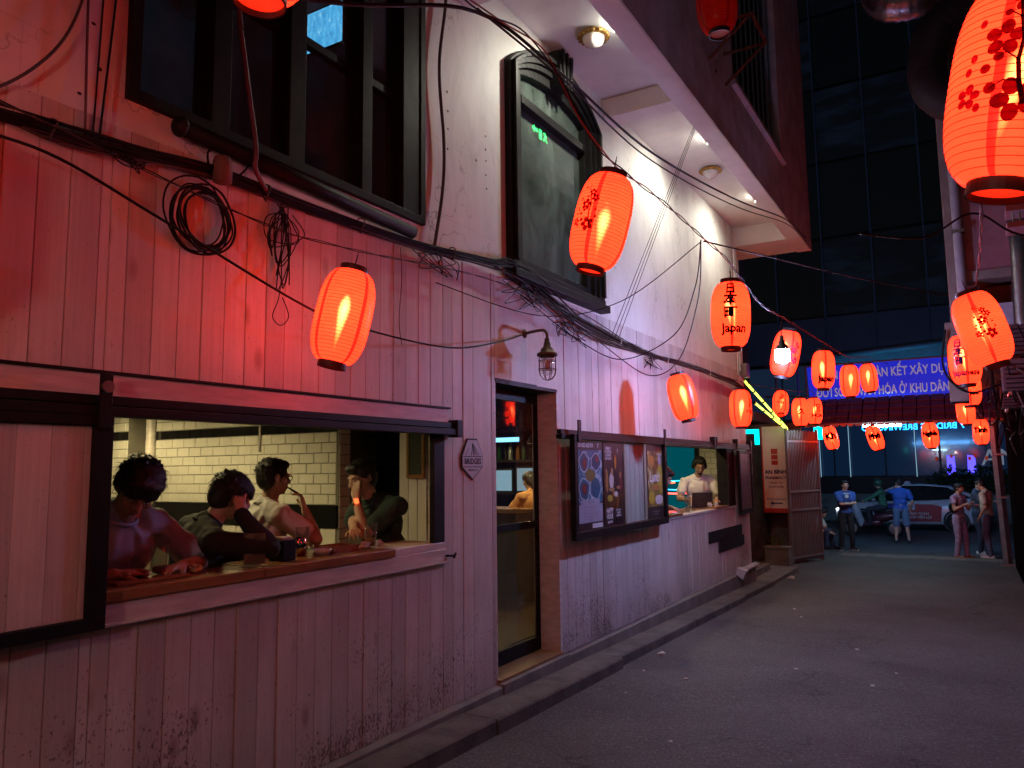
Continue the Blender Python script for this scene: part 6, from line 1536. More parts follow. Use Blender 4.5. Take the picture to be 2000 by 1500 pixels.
for i, x in enumerate((-0.95, -0.2)):
    o = tag(MB().add([(x, FYB - 0.33, 1.25), (x + 0.32, FYB - 0.33, 1.4), (x + 0.3, FYB - 0.33, 2.05), (x + 0.02, FYB - 0.33, 2.1), (x + 0.02, FYB - 0.3, 2.1), (x + 0.3, FYB - 0.3, 2.05), (x + 0.32, FYB - 0.3, 1.4), (x, FYB - 0.3, 1.25)], [(0, 1, 2, 3), (4, 5, 6, 7), (0, 7, 6, 1), (3, 2, 5, 4), (1, 6, 5, 2), (0, 3, 4, 7)]).build('lit_blue_banner', ub), 'small glowing violet blue banner across the street, %s one' % ('the gate-side' if i == 0 else 'the post-side'), 'banner', 'lit blue banners')
for i, x in enumerate((-1.3, -0.75, -0.1, 0.1, 0.5)):
    mb = MB(); mb.ell((x, FYB - 0.9, 1.95 + 0.1 * (i % 2)), (0.06, 0.06, 0.08), nu=8, nv=6); tag(mb.build('tiny_lantern', emat('tiny_lantern_glow', (1, 0.08, 0.03), 0.12) if i == 0 else bpy.data.materials['tiny_lantern_glow'], smooth=True), 'tiny red lantern among the blue banners across the street', 'lantern', 'tiny lanterns across the street')
# low wall and planting across the street
lw = MB(); lw.box(-14, 6, 33.0, 33.3, -0.5, 0.6); tag(lw.build('low_wall', mat('teal_lit_wall', (0.16, 0.22, 0.21), 0.7, var=0.3, vs=1.5)), 'low grey green wall along the far side of the street', 'wall')  # plain grey green base colour broken by noise
for i in range(3):
    mb = MB(); mb.tube([(-14, 32.6, -0.15 + i * 0.28), (-5, 32.6, -0.15 + i * 0.28)], 0.02, 6); tag(mb.build('rail', M['steel']), ('lowest', 'middle', 'top')[i] + ' rail of the pipe railing in front of the grey green wall', 'railing', 'street rails')
bush = thing('dark_bush', (0.2, 34.5, 0), 'dark leafy bush below the white letters across the street', 'bush')
mb = MB(); rr = random.Random(8)
for k in range(1600):
    u = Vector((rr.gauss(0, 1), rr.gauss(0, 1), rr.gauss(0, 1))).normalized() * rr.uniform(0.6, 1.0)
    c = Vector((0.2 + u.x * 2.1, 34.5 + u.y * 0.8, 0.85 + u.z * 0.85 + 0.12 * math.sin(u.x * 9))); q = Quaternion((rr.gauss(0, 1), rr.gauss(0, 1), rr.gauss(0, 1), rr.gauss(0, 1))).normalized()
    mb.add([c + q @ Vector(p) for p in ((-0.09, 0, 0), (0, -0.045, 0), (0.09, 0, 0), (0, 0.045, 0))], [(0, 1, 2, 3)])
cr = mb.build('crown', mat('bush_leaf', (0.03, 0.06, 0.02), 0.5), bush); cr['kind'] = 'stuff'
mb = MB(); mb.tube([(0.2, 34.5, -0.2), (0.2, 34.5, 0.8)], 0.08, 7); mb.build('trunk', M['concrete_dk'], bush)
# litter on the asphalt
lt = mat('paper_scrap', (0.6, 0.58, 0.56), 0.8)
for i, (x, y) in enumerate(((-3.02, 15.1), (-2.95, 7.95), (-2.3, 11.6), (-2.1, 11.0), (-1.6, 8.0), (-0.9, 7.7), (-1.95, 5.4), (-2.7, 6.4), (-2.4, 7.1), (-2.85, 7.2), (-0.75, 8.3), (-1.2, 9.2))):
    big = 0.09 if i == 0 else (0.05 if i == 1 else rr.uniform(0.012, 0.03)); g = ground(y)
    mb = MB(); n_ = 7
    top = [(x + big * math.cos(2 * PI * j / n_) * rr.uniform(0.5, 1.1), y + big * math.sin(2 * PI * j / n_) * rr.uniform(0.6, 1.3), g + rr.uniform(0.15, 0.5) * big) for j in range(n_)]
    mb.add(top + [(x, y, g + big * 0.6)] + [(p[0], p[1], g + 0.001) for p in top], [(j, (j + 1) % n_, n_) for j in range(n_)] + [(j, n_ + 1 + j, n_ + 1 + (j + 1) % n_, (j + 1) % n_) for j in range(n_)])
    tag(mb.build('paper_scrap', lt), ('crumpled white paper lying beyond the pavement end' if i == 0 else 'torn white scrap on the asphalt beside the kerb' if i == 1 else 'tiny pale crumb of litter on the asphalt'), 'litter', 'litter on the asphalt')

# ------------------------------------------------------------------ people: one grown body each, clothes and hair as children
def remesh(mb, name, m, voxel, parent=None, smooth=4, folds=0.0, fscale=9.0, seed=0, inflate=0.0):
    me = mb.mesh('raw', m)
    o = bpy.data.objects.new('raw', me); COL.objects.link(o)
    r = o.modifiers.new('r', 'REMESH'); r.mode = 'VOXEL'; r.voxel_size = voxel; r.use_smooth_shade = True
    s = o.modifiers.new('s', 'SMOOTH'); s.factor = 0.5; s.iterations = smooth
    dg = bpy.context.evaluated_depsgraph_get()
    out = bpy.data.meshes.new_from_object(o.evaluated_get(dg))
    bpy.data.objects.remove(o); bpy.data.meshes.remove(me)
    out.name = name
    out.materials.clear(); out.materials.append(m)
    if inflate:
        nr = [v.normal.copy() for v in out.vertices]
        for v, nn in zip(out.vertices, nr): v.co = v.co + nn * inflate
    if folds:
        nr = [v.normal.copy() for v in out.vertices]
        for v, nn in zip(out.vertices, nr):
            p = Vector(v.co)
            q = Vector((p.x * fscale, p.y * fscale, p.z * fscale * 0.55 + seed * 3.1))
            v.co = p + nn * folds * (noise.noise(q) + 0.5 * noise.noise(q * 2.3) - abs(noise.noise(q * 1.3)) * 0.8)
    out.polygons.foreach_set('use_smooth', [True] * len(out.polygons)); out.update()
    return link(name, out, parent)

def skin_mat(name, c):
    m, n, out = newmat(name); b = nd(n, 'BsdfPrincipled'); n.links.new(b.outputs[0], out.inputs[0])
    f = noisev(n, mapped(n, 'Object'), 24, 4)
    n.links.new(mixc(n, ramp(n, f, [(0.35, 0), (0.7, 1)]), c, (c[0] * 0.85, c[1] * 0.72, c[2] * 0.68)), b.inputs['Base Color'])
    b.inputs['Roughness'].default_value = 0.5; b.inputs['Subsurface Weight'].default_value = 0.0
    return m
SKIN = skin_mat('skin', (0.50, 0.31, 0.215)); SKIN2 = skin_mat('skin_tan', (0.42, 0.25, 0.17))
HAIR = mat('black_hair', (0.012, 0.010, 0.010), 0.42, var=0.3, vs=40, bump=0.4, bs=180, coord='Object', stretch=(3, 3, 0.6))
def cloth(name, c, var=0.2): return mat(name, c, 0.85, var=var, vs=8, bump=0.15, bs=220, coord='Object')
EYEW = mat('eye_white', (0.7, 0.68, 0.65), 0.3); EYEB = mat('eye_dark', (0.015, 0.01, 0.008), 0.2); LIP = mat('lip', (0.34, 0.13, 0.11), 0.45)

def ik(a, b, l1, l2, pole):
    """middle joint between a and b with limb lengths l1, l2, bent towards pole"""
    a, b, pole = Vector(a), Vector(b), Vector(pole)
    d = b - a; L = min(d.length, (l1 + l2) * 0.999); d = d.normalized()
    x = (l1 * l1 - l2 * l2 + L * L) / (2 * L); h = math.sqrt(max(l1 * l1 - x * x, 1e-6))
    pv = pole - d * pole.dot(d); pv = pv.normalized() if pv.length > 1e-6 else d.orthogonal().normalized()
    return a + d * x + pv * h, a + d * L

def hand(mb, w, d, nrm, side, curl=0.4, spread=0.12, s=1.0):
    """w wrist, d finger direction, nrm palm normal (side the fingers curl to), side +1 right"""
    d = Vector(d).normalized(); nrm = Vector(nrm); nrm = (nrm - d * nrm.dot(d)).normalized(); x = d.cross(nrm).normalized() * side
    # x points to the little-finger side ... thumb on -x
    P = lambda a, b, c: Vector(w) + (x * a + d * b + nrm * c) * s
    mb.cap(P(-0.012, 0.02, 0), P(-0.022, 0.08, 0.002), 0.017 * s, 0.014 * s, 8); mb.cap(P(0.012, 0.02, 0), P(0.022, 0.075, 0.002), 0.016 * s, 0.013 * s, 8); mb.cap(P(0, 0.02, 0), P(0, 0.082, 0), 0.017 * s, 0.014 * s, 8)
    for i, (a, l, r) in enumerate(((-0.029, 0.072, 0.0088), (-0.010, 0.080, 0.009), (0.010, 0.074, 0.0088), (0.028, 0.058, 0.008))):
        base = P(a, 0.083, 0); sp = spread * (i - 1.5)
        ang = curl; pos = base; dd = (d + x * sp).normalized()
        for seg, f in enumerate((0.45, 0.32, 0.25)):
            a2 = ang * (0.7 + 0.8 * seg)
            nd_ = (dd * math.cos(a2) + nrm * math.sin(a2)).normalized()
            q = pos + nd_ * l * f * s
            mb.cap(pos, q, r * s * (1 - 0.1 * seg), r * s * (0.92 - 0.1 * seg), 7); pos = q
    t0 = P(-0.026, 0.022, 0.008); t1 = P(-0.052, 0.055, 0.02); t2 = P(-0.058, 0.085, 0.034)
    mb.cap(t0, t1, 0.013 * s, 0.011 * s, 8); mb.cap(t1, t2, 0.0105 * s, 0.009 * s, 8)

class Person:
    """local frame: faces +Y, +X to its right hand, origin between the hips"""
    def __init__(s, name, label, cat, loc, rz, skin=SKIN, lean=0.0, side=0.0, twist=0.0, headyaw=0.0, headpitch=0.0, headroll=0.0, scale=1.0, width=1.0, group=None, voxel=0.008, neckfwd=0.03):
        s.mb = MB(); s.shirt = MB(); s.trou = MB(); s.vox = voxel; s.skin = skin; s.w = width; s.sc = scale
        s.label, s.cat, s.group, s.name, s.loc, s.rz = label, cat, group, name, Vector(loc), rz
        B = Matrix.Rotation(side, 3, 'Y') @ Matrix.Rotation(-lean, 3, 'X')
        s.B = B; Tw = B @ Matrix.Rotation(twist, 3, 'Z')
        s.chest = B @ Vector((0, 0.0, 0.36)); s.neck = B @ Vector((0, 0, 0.51))
        s.sh = {1: s.neck + Tw @ Vector((0.185 * width, 0, -0.055)), -1: s.neck + Tw @ Vector((-0.185 * width, 0, -0.055))}
        s.hip = {1: Vector((0.095, 0, -0.02)), -1: Vector((-0.095, 0, -0.02))}
        s.Tw = Tw
        s.H = B @ Matrix.Rotation(headyaw, 3, 'Z') @ Matrix.Rotation(headroll, 3, 'Y') @ Matrix.Rotation(headpitch, 3, 'X')
        s.hc = s.neck + B @ Vector((0, neckfwd, 0.06)) + s.H @ Vector((0, 0.015, 0.125))
        s.kids = []
    def torso(s):
        m = s.mb; w = s.w; C = s.B
        m.ell((0, 0, 0), (0.15 * w, 0.105, 0.11)); m.cap((0, 0, 0), s.chest * 0.6, 0.105, 0.11, 12)
        m.ell(s.chest * 0.55, (0.135 * w, 0.10, 0.14), C); m.ell(s.chest, (0.16 * w, 0.11, 0.16), s.Tw)
        m.cap(s.sh[1], s.sh[-1], 0.06, 0.06, 12); m.cap(s.neck - C @ Vector((0, 0, 0.05)), s.hc - s.H @ Vector((0, 0.01, 0.07)), 0.062, 0.054, 12)
        for k in (1, -1): m.cap(s.neck + C @ Vector((0, -0.01, 0.015)), s.sh[k], 0.05, 0.055, 10)
        t = s.shirt
        t.ell((0, 0, 0.02), (0.168 * w, 0.125, 0.115)); t.ell(s.chest * 0.5, (0.158 * w, 0.122, 0.17), C); t.ell(s.chest, (0.178 * w, 0.128, 0.17), s.Tw)
        t.cap(s.sh[1], s.sh[-1], 0.072, 0.072, 12); t.cap(s.neck - C @ Vector((0, 0.0, 0.07)), s.neck + C @ Vector((0, 0.006, 0.005)), 0.10, 0.074, 14)
        for k in (1, -1): t.cap(s.neck + C @ Vector((0.03 * k, -0.014, -0.002)), s.sh[k], 0.056, 0.07, 10)
    def head(s, jaw=1.0):
        m = s.mb; H = s.H; c = s.hc
        P = lambda x, y, z: c + H @ Vector((x, y, z))
        m.ell(P(0, -0.012, 0.028), (0.077, 0.095, 0.092), H, 18, 12); m.ell(P(0, 0.022, -0.03), (0.064 * jaw, 0.068, 0.085), H, 16, 10)
        m.ell(P(0, 0.052, -0.083), (0.034 * jaw, 0.032, 0.026), H); m.cap(P(-0.035, 0.077, 0.022), P(0.035, 0.077, 0.022), 0.014, 0.014, 8)
        m.cap(P(0, 0.088, 0.012), P(0, 0.105, -0.022), 0.009, 0.0145, 8); m.cap(P(-0.013, 0.096, -0.026), P(0.013, 0.096, -0.026), 0.0105, 0.0105, 8)
        m.cap(P(-0.018, 0.086, -0.056), P(0.018, 0.086, -0.056), 0.0095, 0.0095, 8); m.cap(P(-0.015, 0.084, -0.066), P(0.015, 0.084, -0.066), 0.009, 0.009, 8)
        for k in (1, -1):
            m.ell(P(0.044 * k, 0.062, -0.022), (0.024, 0.022, 0.02), H); m.ell(P(0.079 * k, -0.008, -0.005), (0.011, 0.019, 0.032), H @ Matrix.Rotation(0.35 * k, 3, 'Z'))
    def face(s, o):
        c, H = s.hc, s.H
        P = lambda x, y, z: c + H @ Vector((x, y, z))
        for k in (1, -1):
            link('eye', MB().ell(P(0.031 * k, 0.0795, 0.004), (0.0125, 0.008, 0.0062), H, 10, 6).mesh('eye', EYEW, True), o)
            link('iris', MB().ell(P(0.031 * k, 0.0845, 0.004), (0.0058, 0.004, 0.0056), H, 8, 5).mesh('iris', EYEB, True), o)
            link('eyebrow', MB().tube([P(0.014 * k, 0.0905, 0.021), P(0.032 * k, 0.089, 0.027), P(0.051 * k, 0.077, 0.023)], [0.003, 0.0042, 0.002], 6).mesh('eyebrow', HAIR, True), o)
        link('lips', MB().tube([P(-0.023, 0.087, -0.062), P(-0.008, 0.0945, -0.0595), P(0.008, 0.0945, -0.0595), P(0.023, 0.087, -0.062)], [0.002, 0.0048, 0.0048, 0.002], 6).mesh('lips', LIP, True), o)
    def hair(s, o, long=0.0, seed=1, vol=1.0, fringe=0.0, tuft=90, voxel=None, back=0.0):
        c, H = s.hc, s.H; P = lambda x, y, z: c + H @ Vector((x, y, z)); mb = MB()
        mb.ell(P(0, -0.022, 0.048), (0.086 * vol, 0.10 * vol, 0.085 * vol), H, 18, 12); mb.ell(P(0, -0.052, 0.0), (0.080 * vol, 0.066 * vol, 0.085 * vol), H, 16, 10)
        mb.ell(P(0, 0.045, 0.085), (0.066 * vol, 0.05, 0.036), H)
        for k in (1, -1): mb.ell(P(0.066 * k, 0.012, 0.045), (0.022, 0.045, 0.045), H); mb.ell(P(0.074 * k, 0.008, 0.018), (0.010, 0.018, 0.03), H)
        if fringe: mb.cap(P(-0.045, 0.075, 0.065 - fringe), P(0.045, 0.075, 0.065 - fringe), 0.022, 0.022, 8); mb.ell(P(0, 0.06, 0.07), (0.075, 0.04, 0.035), H)
        if back: mb.cap(P(0, -0.075, 0.02), P(0, -0.10, -back), 0.045, 0.03, 10)
        rr = random.Random(seed)
        for k in range(tuft):
            u = Vector((rr.gauss(0, 1), rr.gauss(0, 1) - 0.3, abs(rr.gauss(0, 1)) * 0.8 - 0.05)).normalized()
            p = P(u.x * 0.083 * vol, -0.022 + u.y * 0.096 * vol, 0.045 + u.z * 0.08 * vol)
            if u.y > 0.75 and u.z < 0.45: continue
            fl = (H @ Vector((u.x * 0.6 + rr.gauss(0, .3), u.y * 0.3 - 0.2 + rr.gauss(0, .3), u.z * 0.9 - 0.1))).normalized()
            mb.cap(p - fl * 0.008, p + fl * rr.uniform(0.008, 0.024), 0.0085, 0.0035, 5)
        h = remesh(mb, 'hair', HAIR, voxel or max(s.vox * 0.7, 0.0055), o, 2, 0.002, 40, seed)
        # strands lying over the cap, falling from the crown
        sb = MB(); N = 900 if s.vox < 0.008 else 260; wd = 0.0022 if s.vox < 0.008 else 0.004
        crown = Vector((0, -0.35, 0.93)).normalized()
        for k in range(N):
            u = Vector((rr.gauss(0, 1), rr.gauss(0, 1), rr.gauss(0, 1))).normalized()
            if u.z < -0.55 or (u.y > 0.35 and u.z < 0.42) or (abs(u.x) > 0.8 and u.z < -0.1 and u.y > 0.2): continue
            t = u - crown; t = (t - u * t.dot(u)); t = t.normalized() if t.length > 0.05 else Vector((rr.gauss(0, 1), rr.gauss(0, 1), 0)).normalized()
            t = (t + Vector((rr.gauss(0, .35), rr.gauss(0, .35), rr.gauss(0, .2)))).normalized(); sd = t.cross(u).normalized() * wd
            Ln = rr.uniform(0.025, 0.055) * vol
            b0 = Vector((u.x * 0.088 * vol, -0.022 + u.y * 0.103 * vol, 0.042 + u.z * 0.09 * vol)); b1 = b0 + t * Ln * 0.55 + u * 0.003; b2 = b0 + t * Ln + u * rr.uniform(-0.006, 0.002) - Vector((0, 0, 0.006))
            sb.add([P(*q) for q in (b0 + sd, b0 - sd, b1 - sd * 0.9, b1 + sd * 0.9, b2)], [(0, 1, 2, 3), (3, 2, 4)])
        link('hair_strands', sb.mesh('hair_strands', HAIR, True), o)['kind'] = 'stuff'
        return h
    def arm(s, k, wrist, pole=(0, 0, -1), sleeve=0.62, d=None, n=(0, 0, -1), curl=0.4, bare=True, spread=0.1, long=False):
        a = s.sh[k]; e, w = ik(a, Vector(wrist), 0.285, 0.25, pole)
        m = s.mb
        m.cap(a, e, 0.048, 0.040, 12); m.cap(e, e.lerp(w, 0.4), 0.041, 0.039, 12); m.cap(e.lerp(w, 0.4), w, 0.039, 0.026, 12)
        dd = (w - e).normalized() if d is None else Vector(d)
        hand(m, w, dd, n, k, curl, spread)
        t = s.shirt
        if long: t.cap(a, e, 0.066, 0.054, 12); t.cap(e, e.lerp(w, 0.93), 0.054, 0.040, 12)
        else:
            q = a.lerp(e, sleeve); t.cap(a, q, 0.067, 0.067, 12); t.cap(a.lerp(e, sleeve * 0.6), q, 0.064, 0.070, 12)
        return e, w
    def leg(s, k, ankle, pole=(0, 1, 0), shorts=None, foot=None, shoe=True):
        h = s.hip[k]; kn, an = ik(h, Vector(ankle), 0.43, 0.42, pole)
        m = s.mb; m.cap(h, kn, 0.078, 0.054, 12); m.cap(kn, kn.lerp(an, 0.35), 0.053, 0.055, 12); m.cap(kn.lerp(an, 0.35), an, 0.054, 0.036, 12)
        fd = Vector(foot if foot is not None else (0.1 * k, 1, 0)).normalized()
        m.cap(an + Vector((0, 0, -0.03)) - fd * 0.03, an + fd * 0.15 + Vector((0, 0, -0.055)), 0.036, 0.026, 10)
        t = s.trou; t.ell((0, 0, -0.02), (0.163 * s.w, 0.118, 0.11)); t.cap(h + Vector((0, -0.01, 0)), kn if shorts is None else h.lerp(kn, min(1, shorts)), 0.098, 0.074 if shorts is None else 0.09, 12)
        if shorts is None: t.cap(kn, an + Vector((0, 0, 0.0)), 0.074, 0.058, 12)
        s.feet = getattr(s, 'feet', []) + [(an, fd)]
        return kn, an
    def finish(s, shirtm, trouserm=None, shoem=None, folds=0.006, face=True, hairkw=None, soles=None):
        o = remesh(s.mb, s.name, s.skin, s.vox, None, 3)
        o.location = s.loc; o.rotation_euler = (0, 0, s.rz); o.scale = (s.sc,) * 3
        tag(o, s.label, s.cat, s.group)
        # the body's top as a real mesh of its own
        sh = remesh(s.shirt, 'shirt', shirtm, s.vox * 1.15, o, 3, folds, 10, len(s.label), 0.006)
        if trouserm and s.trou.v: remesh(s.trou, 'trousers', trouserm, s.vox * 1.2, o, 3, folds * 1.1, 8, len(s.label) + 3, 0.005)
        if shoem:
            for (an, fd) in getattr(s, 'feet', []):
                mb = MB(); up = Vector((0, 0, 1)); b0 = an + Vector((0, 0, -0.045))
                mb.cap(b0 - fd * 0.045, b0 + fd * 0.02 + Vector((0, 0, 0.005)), 0.046, 0.048, 10); mb.cap(b0, b0 + fd * 0.165 + Vector((0, 0, -0.018)), 0.047, 0.034, 10)
                sho = remesh(mb, 'shoe', shoem, max(s.vox, 0.008), o, 2)
                for v in sho.data.vertices:
                    if v.co.z < an.z - 0.075: v.co.z = an.z - 0.078
                if soles:
                    mb = MB(); q = fd.cross(up)
                    pts = [b0 - fd * 0.085 + q * 0.03, b0 - fd * 0.085 - q * 0.03, b0 + fd * 0.08 - q * 0.05, b0 + fd * 0.2 - q * 0.02, b0 + fd * 0.2 + q * 0.02, b0 + fd * 0.08 + q * 0.05]
                    zz = an.z - 0.083; mb.prism([(p.x, p.y) for p in pts], 'z', zz - 0.008, zz + 0.018); link('sole', mb.mesh('sole', soles), o)
        if face: s.face(o)
        if s.vox < 0.01:                      # ribbed neckline and sleeve hems
            nk = s.B
            pts = [s.neck + nk @ Vector((0.078 * math.cos(t), 0.008 + 0.082 * math.sin(t), 0.004 - 0.022 * math.sin(t))) for t in [2 * PI * j / 22 for j in range(23)]]
            link('collar', MB().tube(pts, 0.0095, 8, False).mesh('collar', shirtm, True), o)
        if hairkw is not None: s.hair(o, **hairkw)
        s.o = o
        return o
    def glasses(s, o, m=None):
        c, H = s.hc, s.H; P = lambda x, y, z: c + H @ Vector((x, y, z)); g = MB()
        for k in (1, -1):
            g.tube([P(0.033 * k + 0.026 * math.cos(t), 0.099, 0.004 + 0.019 * math.sin(t)) for t in [2 * PI * j / 14 for j in range(15)]], 0.0026, 6)
            g.tube([P(0.058 * k, 0.097, 0.012), P(0.078 * k, 0.06, 0.012), P(0.083 * k, -0.01, 0.01)], 0.0026, 6)
        g.tube([P(-0.008, 0.1, 0.008), P(0.008, 0.1, 0.008)], 0.0026, 6)
        link('glasses', g.mesh('glasses', m or M['black_metal'], True), o)
def to_local(loc, rz, p):
    return Matrix.Rotation(-rz, 3, 'Z') @ (Vector(p) - Vector(loc))

# --- four drinkers at the first window (hips about a stool's height above the floor)
NEAR = 0.0065
# 1: lilac grey tee, bent over the counter, facing the alley
rz = R(-98); loc = (-4.04, 2.44, 0.97)
p = Person('person', 'person in a lilac grey tee bent over the counter with head bowed', 'person', loc, rz, lean=0.30, side=-0.05, headpitch=-0.55, headyaw=-0.1, headroll=-0.12, voxel=NEAR, width=1.12, group='drinkers at the serving window', scale=1.14)
p.torso(); p.head()
L = lambda q: to_local(loc, rz, q) / 1.14
p.arm(1, L((-3.62, 2.28, 1.255)), (0.6, -0.4, -0.5), 0.72, d=L((-3.56, 2.55, 1.25)) - L((-3.62, 2.28, 1.255)), n=(0, 0, -1), curl=0.5)
p.arm(-1, L((-3.62, 2.66, 1.255)), (-0.9, -0.2, -0.5), 0.75, d=L((-3.58, 2.4, 1.25)) - L((-3.62, 2.58, 1.255)), n=(0, 0, -1), curl=0.5)
for k in (1, -1): p.leg(k, (0.15 * k, 0.30, -0.62), (0, 1, 0.6))
o = p.finish(cloth('lilac_grey_tee', (0.36, 0.44, 0.62)), cloth('dark_jeans', (0.03, 0.035, 0.05)), None, 0.018, True, dict(vol=1.16, seed=2, fringe=0.02, tuft=150))
# 2: black shirt, hand on head, seen from behind
rz = R(-22); loc = (-3.98, 2.88, 0.92)
p = Person('person', 'person in a black top with dark hair resting the head on one hand', 'person', loc, rz, lean=0.26, side=0.14, headpitch=-0.25, headyaw=-0.05, headroll=0.12, voxel=NEAR, width=1.15, group='drinkers at the serving window', scale=1.06)
p.torso(); p.head(); L = lambda q: to_local(loc, rz, q) / 1.06
p.arm(1, p.hc + Vector((0.125, 0.015, -0.085)), (0.6, 0.5, -1.0), long=True, d=Vector((-0.28, 0.02, 1)), n=(-1, 0, 0), curl=0.22, spread=0.22)
p.arm(-1, L((-3.85, 3.35, 1.25)), (-1, 0, -0.6), long=True, n=(0, 0, -1))
for k in (1, -1): p.leg(k, (0.15 * k, 0.30, -0.58), (0, 1, 0.6))
o = p.finish(cloth('black_shirt', (0.009, 0.009, 0.010)), cloth('black_trousers', (0.015, 0.015, 0.018)), None, 0.008, True, dict(vol=1.14, seed=5, fringe=0.01, tuft=150)); p.glasses(o)
# 3: white tee, glasses, profile, holding a small vape at the mouth
rz = R(-12); loc = (-4.14, 3.64, 0.98)
p = Person('person', 'person in a white tee and black glasses holding a small pipe to the mouth', 'person', loc, rz, lean=0.05, headpitch=0.0, headyaw=-0.10, voxel=NEAR, group='drinkers at the serving window', scale=1.04)
p.torso(); p.head()
mouth = p.hc + p.H @ Vector((0, 0.10, -0.06))
e, w = p.arm(1, mouth + Vector((0.07, 0.09, -0.15)), (0.8, 0.2, -1), 0.6, d=(-0.25, -0.15, 1), n=(-0.6, -1, 0), curl=0.75)
p.arm(-1, (-0.18, 0.33, 0.26), (-1, 0, -0.4), 0.6, n=(0, 0, -1))
for k in (1, -1): p.leg(k, (0.15 * k, 0.38, -0.55), (0, 1, 0.6))
wt = cloth('white_tee', (0.78, 0.76, 0.76), 0.08)
o = p.finish(wt, cloth('navy_jeans', (0.03, 0.035, 0.06)), None, 0.012, True, dict(vol=1.0, seed=7, tuft=110)); p.glasses(o)
link('pipe', MB().tube([mouth + Vector((0, 0, 0)), mouth + Vector((0.02, 0.05, -0.035)), mouth + Vector((0.035, 0.085, -0.06))], [0.005, 0.008, 0.009], 8).mesh('pipe', M['black_metal'], True), o)
mb = MB(); q = p.chest + Vector((0.07, 0.135, 0.06)); mb.box(q.x - 0.035, q.x + 0.035, q.y - 0.01, q.y + 0.004, q.z - 0.012, q.z + 0.012); link('chest_print', mb.mesh('chest_print', mat('dark_red_print', (0.2, 0.02, 0.02), 0.7)), o)
# 4: dark green tee, hand over the face, watch with lit red face
rz = R(172); loc = (-3.96, 4.76, 0.94)
p = Person('person', 'person in a dark green tee covering the face with one hand', 'person', loc, rz, lean=0.20, side=0.12, headpitch=-0.10, headyaw=-0.1, voxel=NEAR, width=1.15, group='drinkers at the serving window', scale=1.12)
p.torso(); p.head(); L = lambda q: to_local(loc, rz, q) / 1.12
wr = p.hc + p.H @ Vector((-0.045, 0.125, -0.125))
e, w = p.arm(-1, wr, (-0.25, 0.55, -1), 0.66, d=(0.12, -0.05, 1), n=(0.2, -1, 0), curl=0.10, spread=0.08)
p.arm(1, L((-3.66, 4.02, 1.27)), (0.9, 0.2, -0.5), 0.66, d=(-0.8, 0.6, 0), n=(0, 0, -1), curl=0.6)
for k in (1, -1): p.leg(k, (0.15 * k, 0.35, -0.55), (0, 1, 0.6))
o = p.finish(cloth('dark_green_tee', (0.018, 0.045, 0.04)), cloth('charcoal_trousers', (0.03, 0.03, 0.03)), None, 0.012, True, dict(vol=1.02, seed=9, tuft=130))
ax = (w - e).normalized(); q = Vector((0, 0, 1)).rotation_difference(ax).to_matrix().to_4x4(); wp = e.lerp(w, 0.93)
link('watch_strap', MB().lathe([(0.031, -0.012), (0.034, -0.012), (0.034, 0.012), (0.031, 0.012)], 18, Matrix.Translation(wp) @ q, close=True).mesh('watch_strap', mat('gold_strap', (0.3, 0.18, 0.06), 0.35, metal=0.7), True), o)
cdir = (Matrix.Rotation(-rz, 3, 'Z') @ (Vector((0, 0, 1.74)) - Vector((-3.7, 4.0, 1.6)))); cdir = (cdir - ax * cdir.dot(ax)).normalized(); sx = ax.cross(cdir)
c = wp + cdir * 0.037
link('watch_face', MB().add([c + ax * a * 0.017 + sx * b * 0.014 + cdir * d_ for d_ in (-0.004, 0.004) for a, b in ((-1, -1), (1, -1), (1, 1), (-1, 1))], [(0, 1, 2, 3), (4, 5, 6, 7), (0, 1, 5, 4), (1, 2, 6, 5), (2, 3, 7, 6), (3, 0, 4, 7)]).mesh('watch_face', emat('watch_glow', (1.0, 0.08, 0.02), 2.2)), o)
# 5: man with laptop and headphones at the far window
rz = R(-150); loc = (-4.02, 12.85, 0.98)
p = Person('person', 'person in a white tee with headphones looking down at a laptop', 'person', loc, rz, lean=0.12, headpitch=-0.25, voxel=0.009, scale=1.14, width=1.05)
p.torso(); p.head()
p.arm(1, (0.18, 0.36, 0.20), (0.8, -0.3, -0.8), 0.6, d=(-0.4, 1, -0.1), n=(0, 0, -1)); p.arm(-1, (-0.18, 0.36, 0.20), (-0.8, -0.3, -0.8), 0.6, d=(0.4, 1, -0.1), n=(0, 0, -1))
for k in (1, -1): p.leg(k, (0.15 * k, 0.38, -0.5), (0, 1, 0.6))
o = p.finish(wt, cloth('grey_trousers', (0.08, 0.08, 0.08)), None, 0.013, True, dict(vol=0.98, seed=12, tuft=60)); p.glasses(o)
link('beard', MB().ell(p.hc + p.H @ Vector((0, 0.064, -0.085)), (0.036, 0.034, 0.022), p.H).mesh('beard', HAIR, True), o)
for k in (1, -1): link('headphone_cup', MB().ell(p.hc + p.H @ Vector((0.092 * k, -0.005, 0.0)), (0.022, 0.036, 0.042), p.H).mesh('headphone_cup', M['black_metal'], True), o)
link('headphone_band', MB().tube([p.hc + p.H @ Vector((0.098 * math.cos(t), -0.01, 0.02 + 0.125 * math.sin(t))) for t in [PI * j / 14 for j in range(15)]], 0.011, 8).mesh('headphone_band', M['black_metal'], True), o)
flat = text_polys('BREW', 0.05)
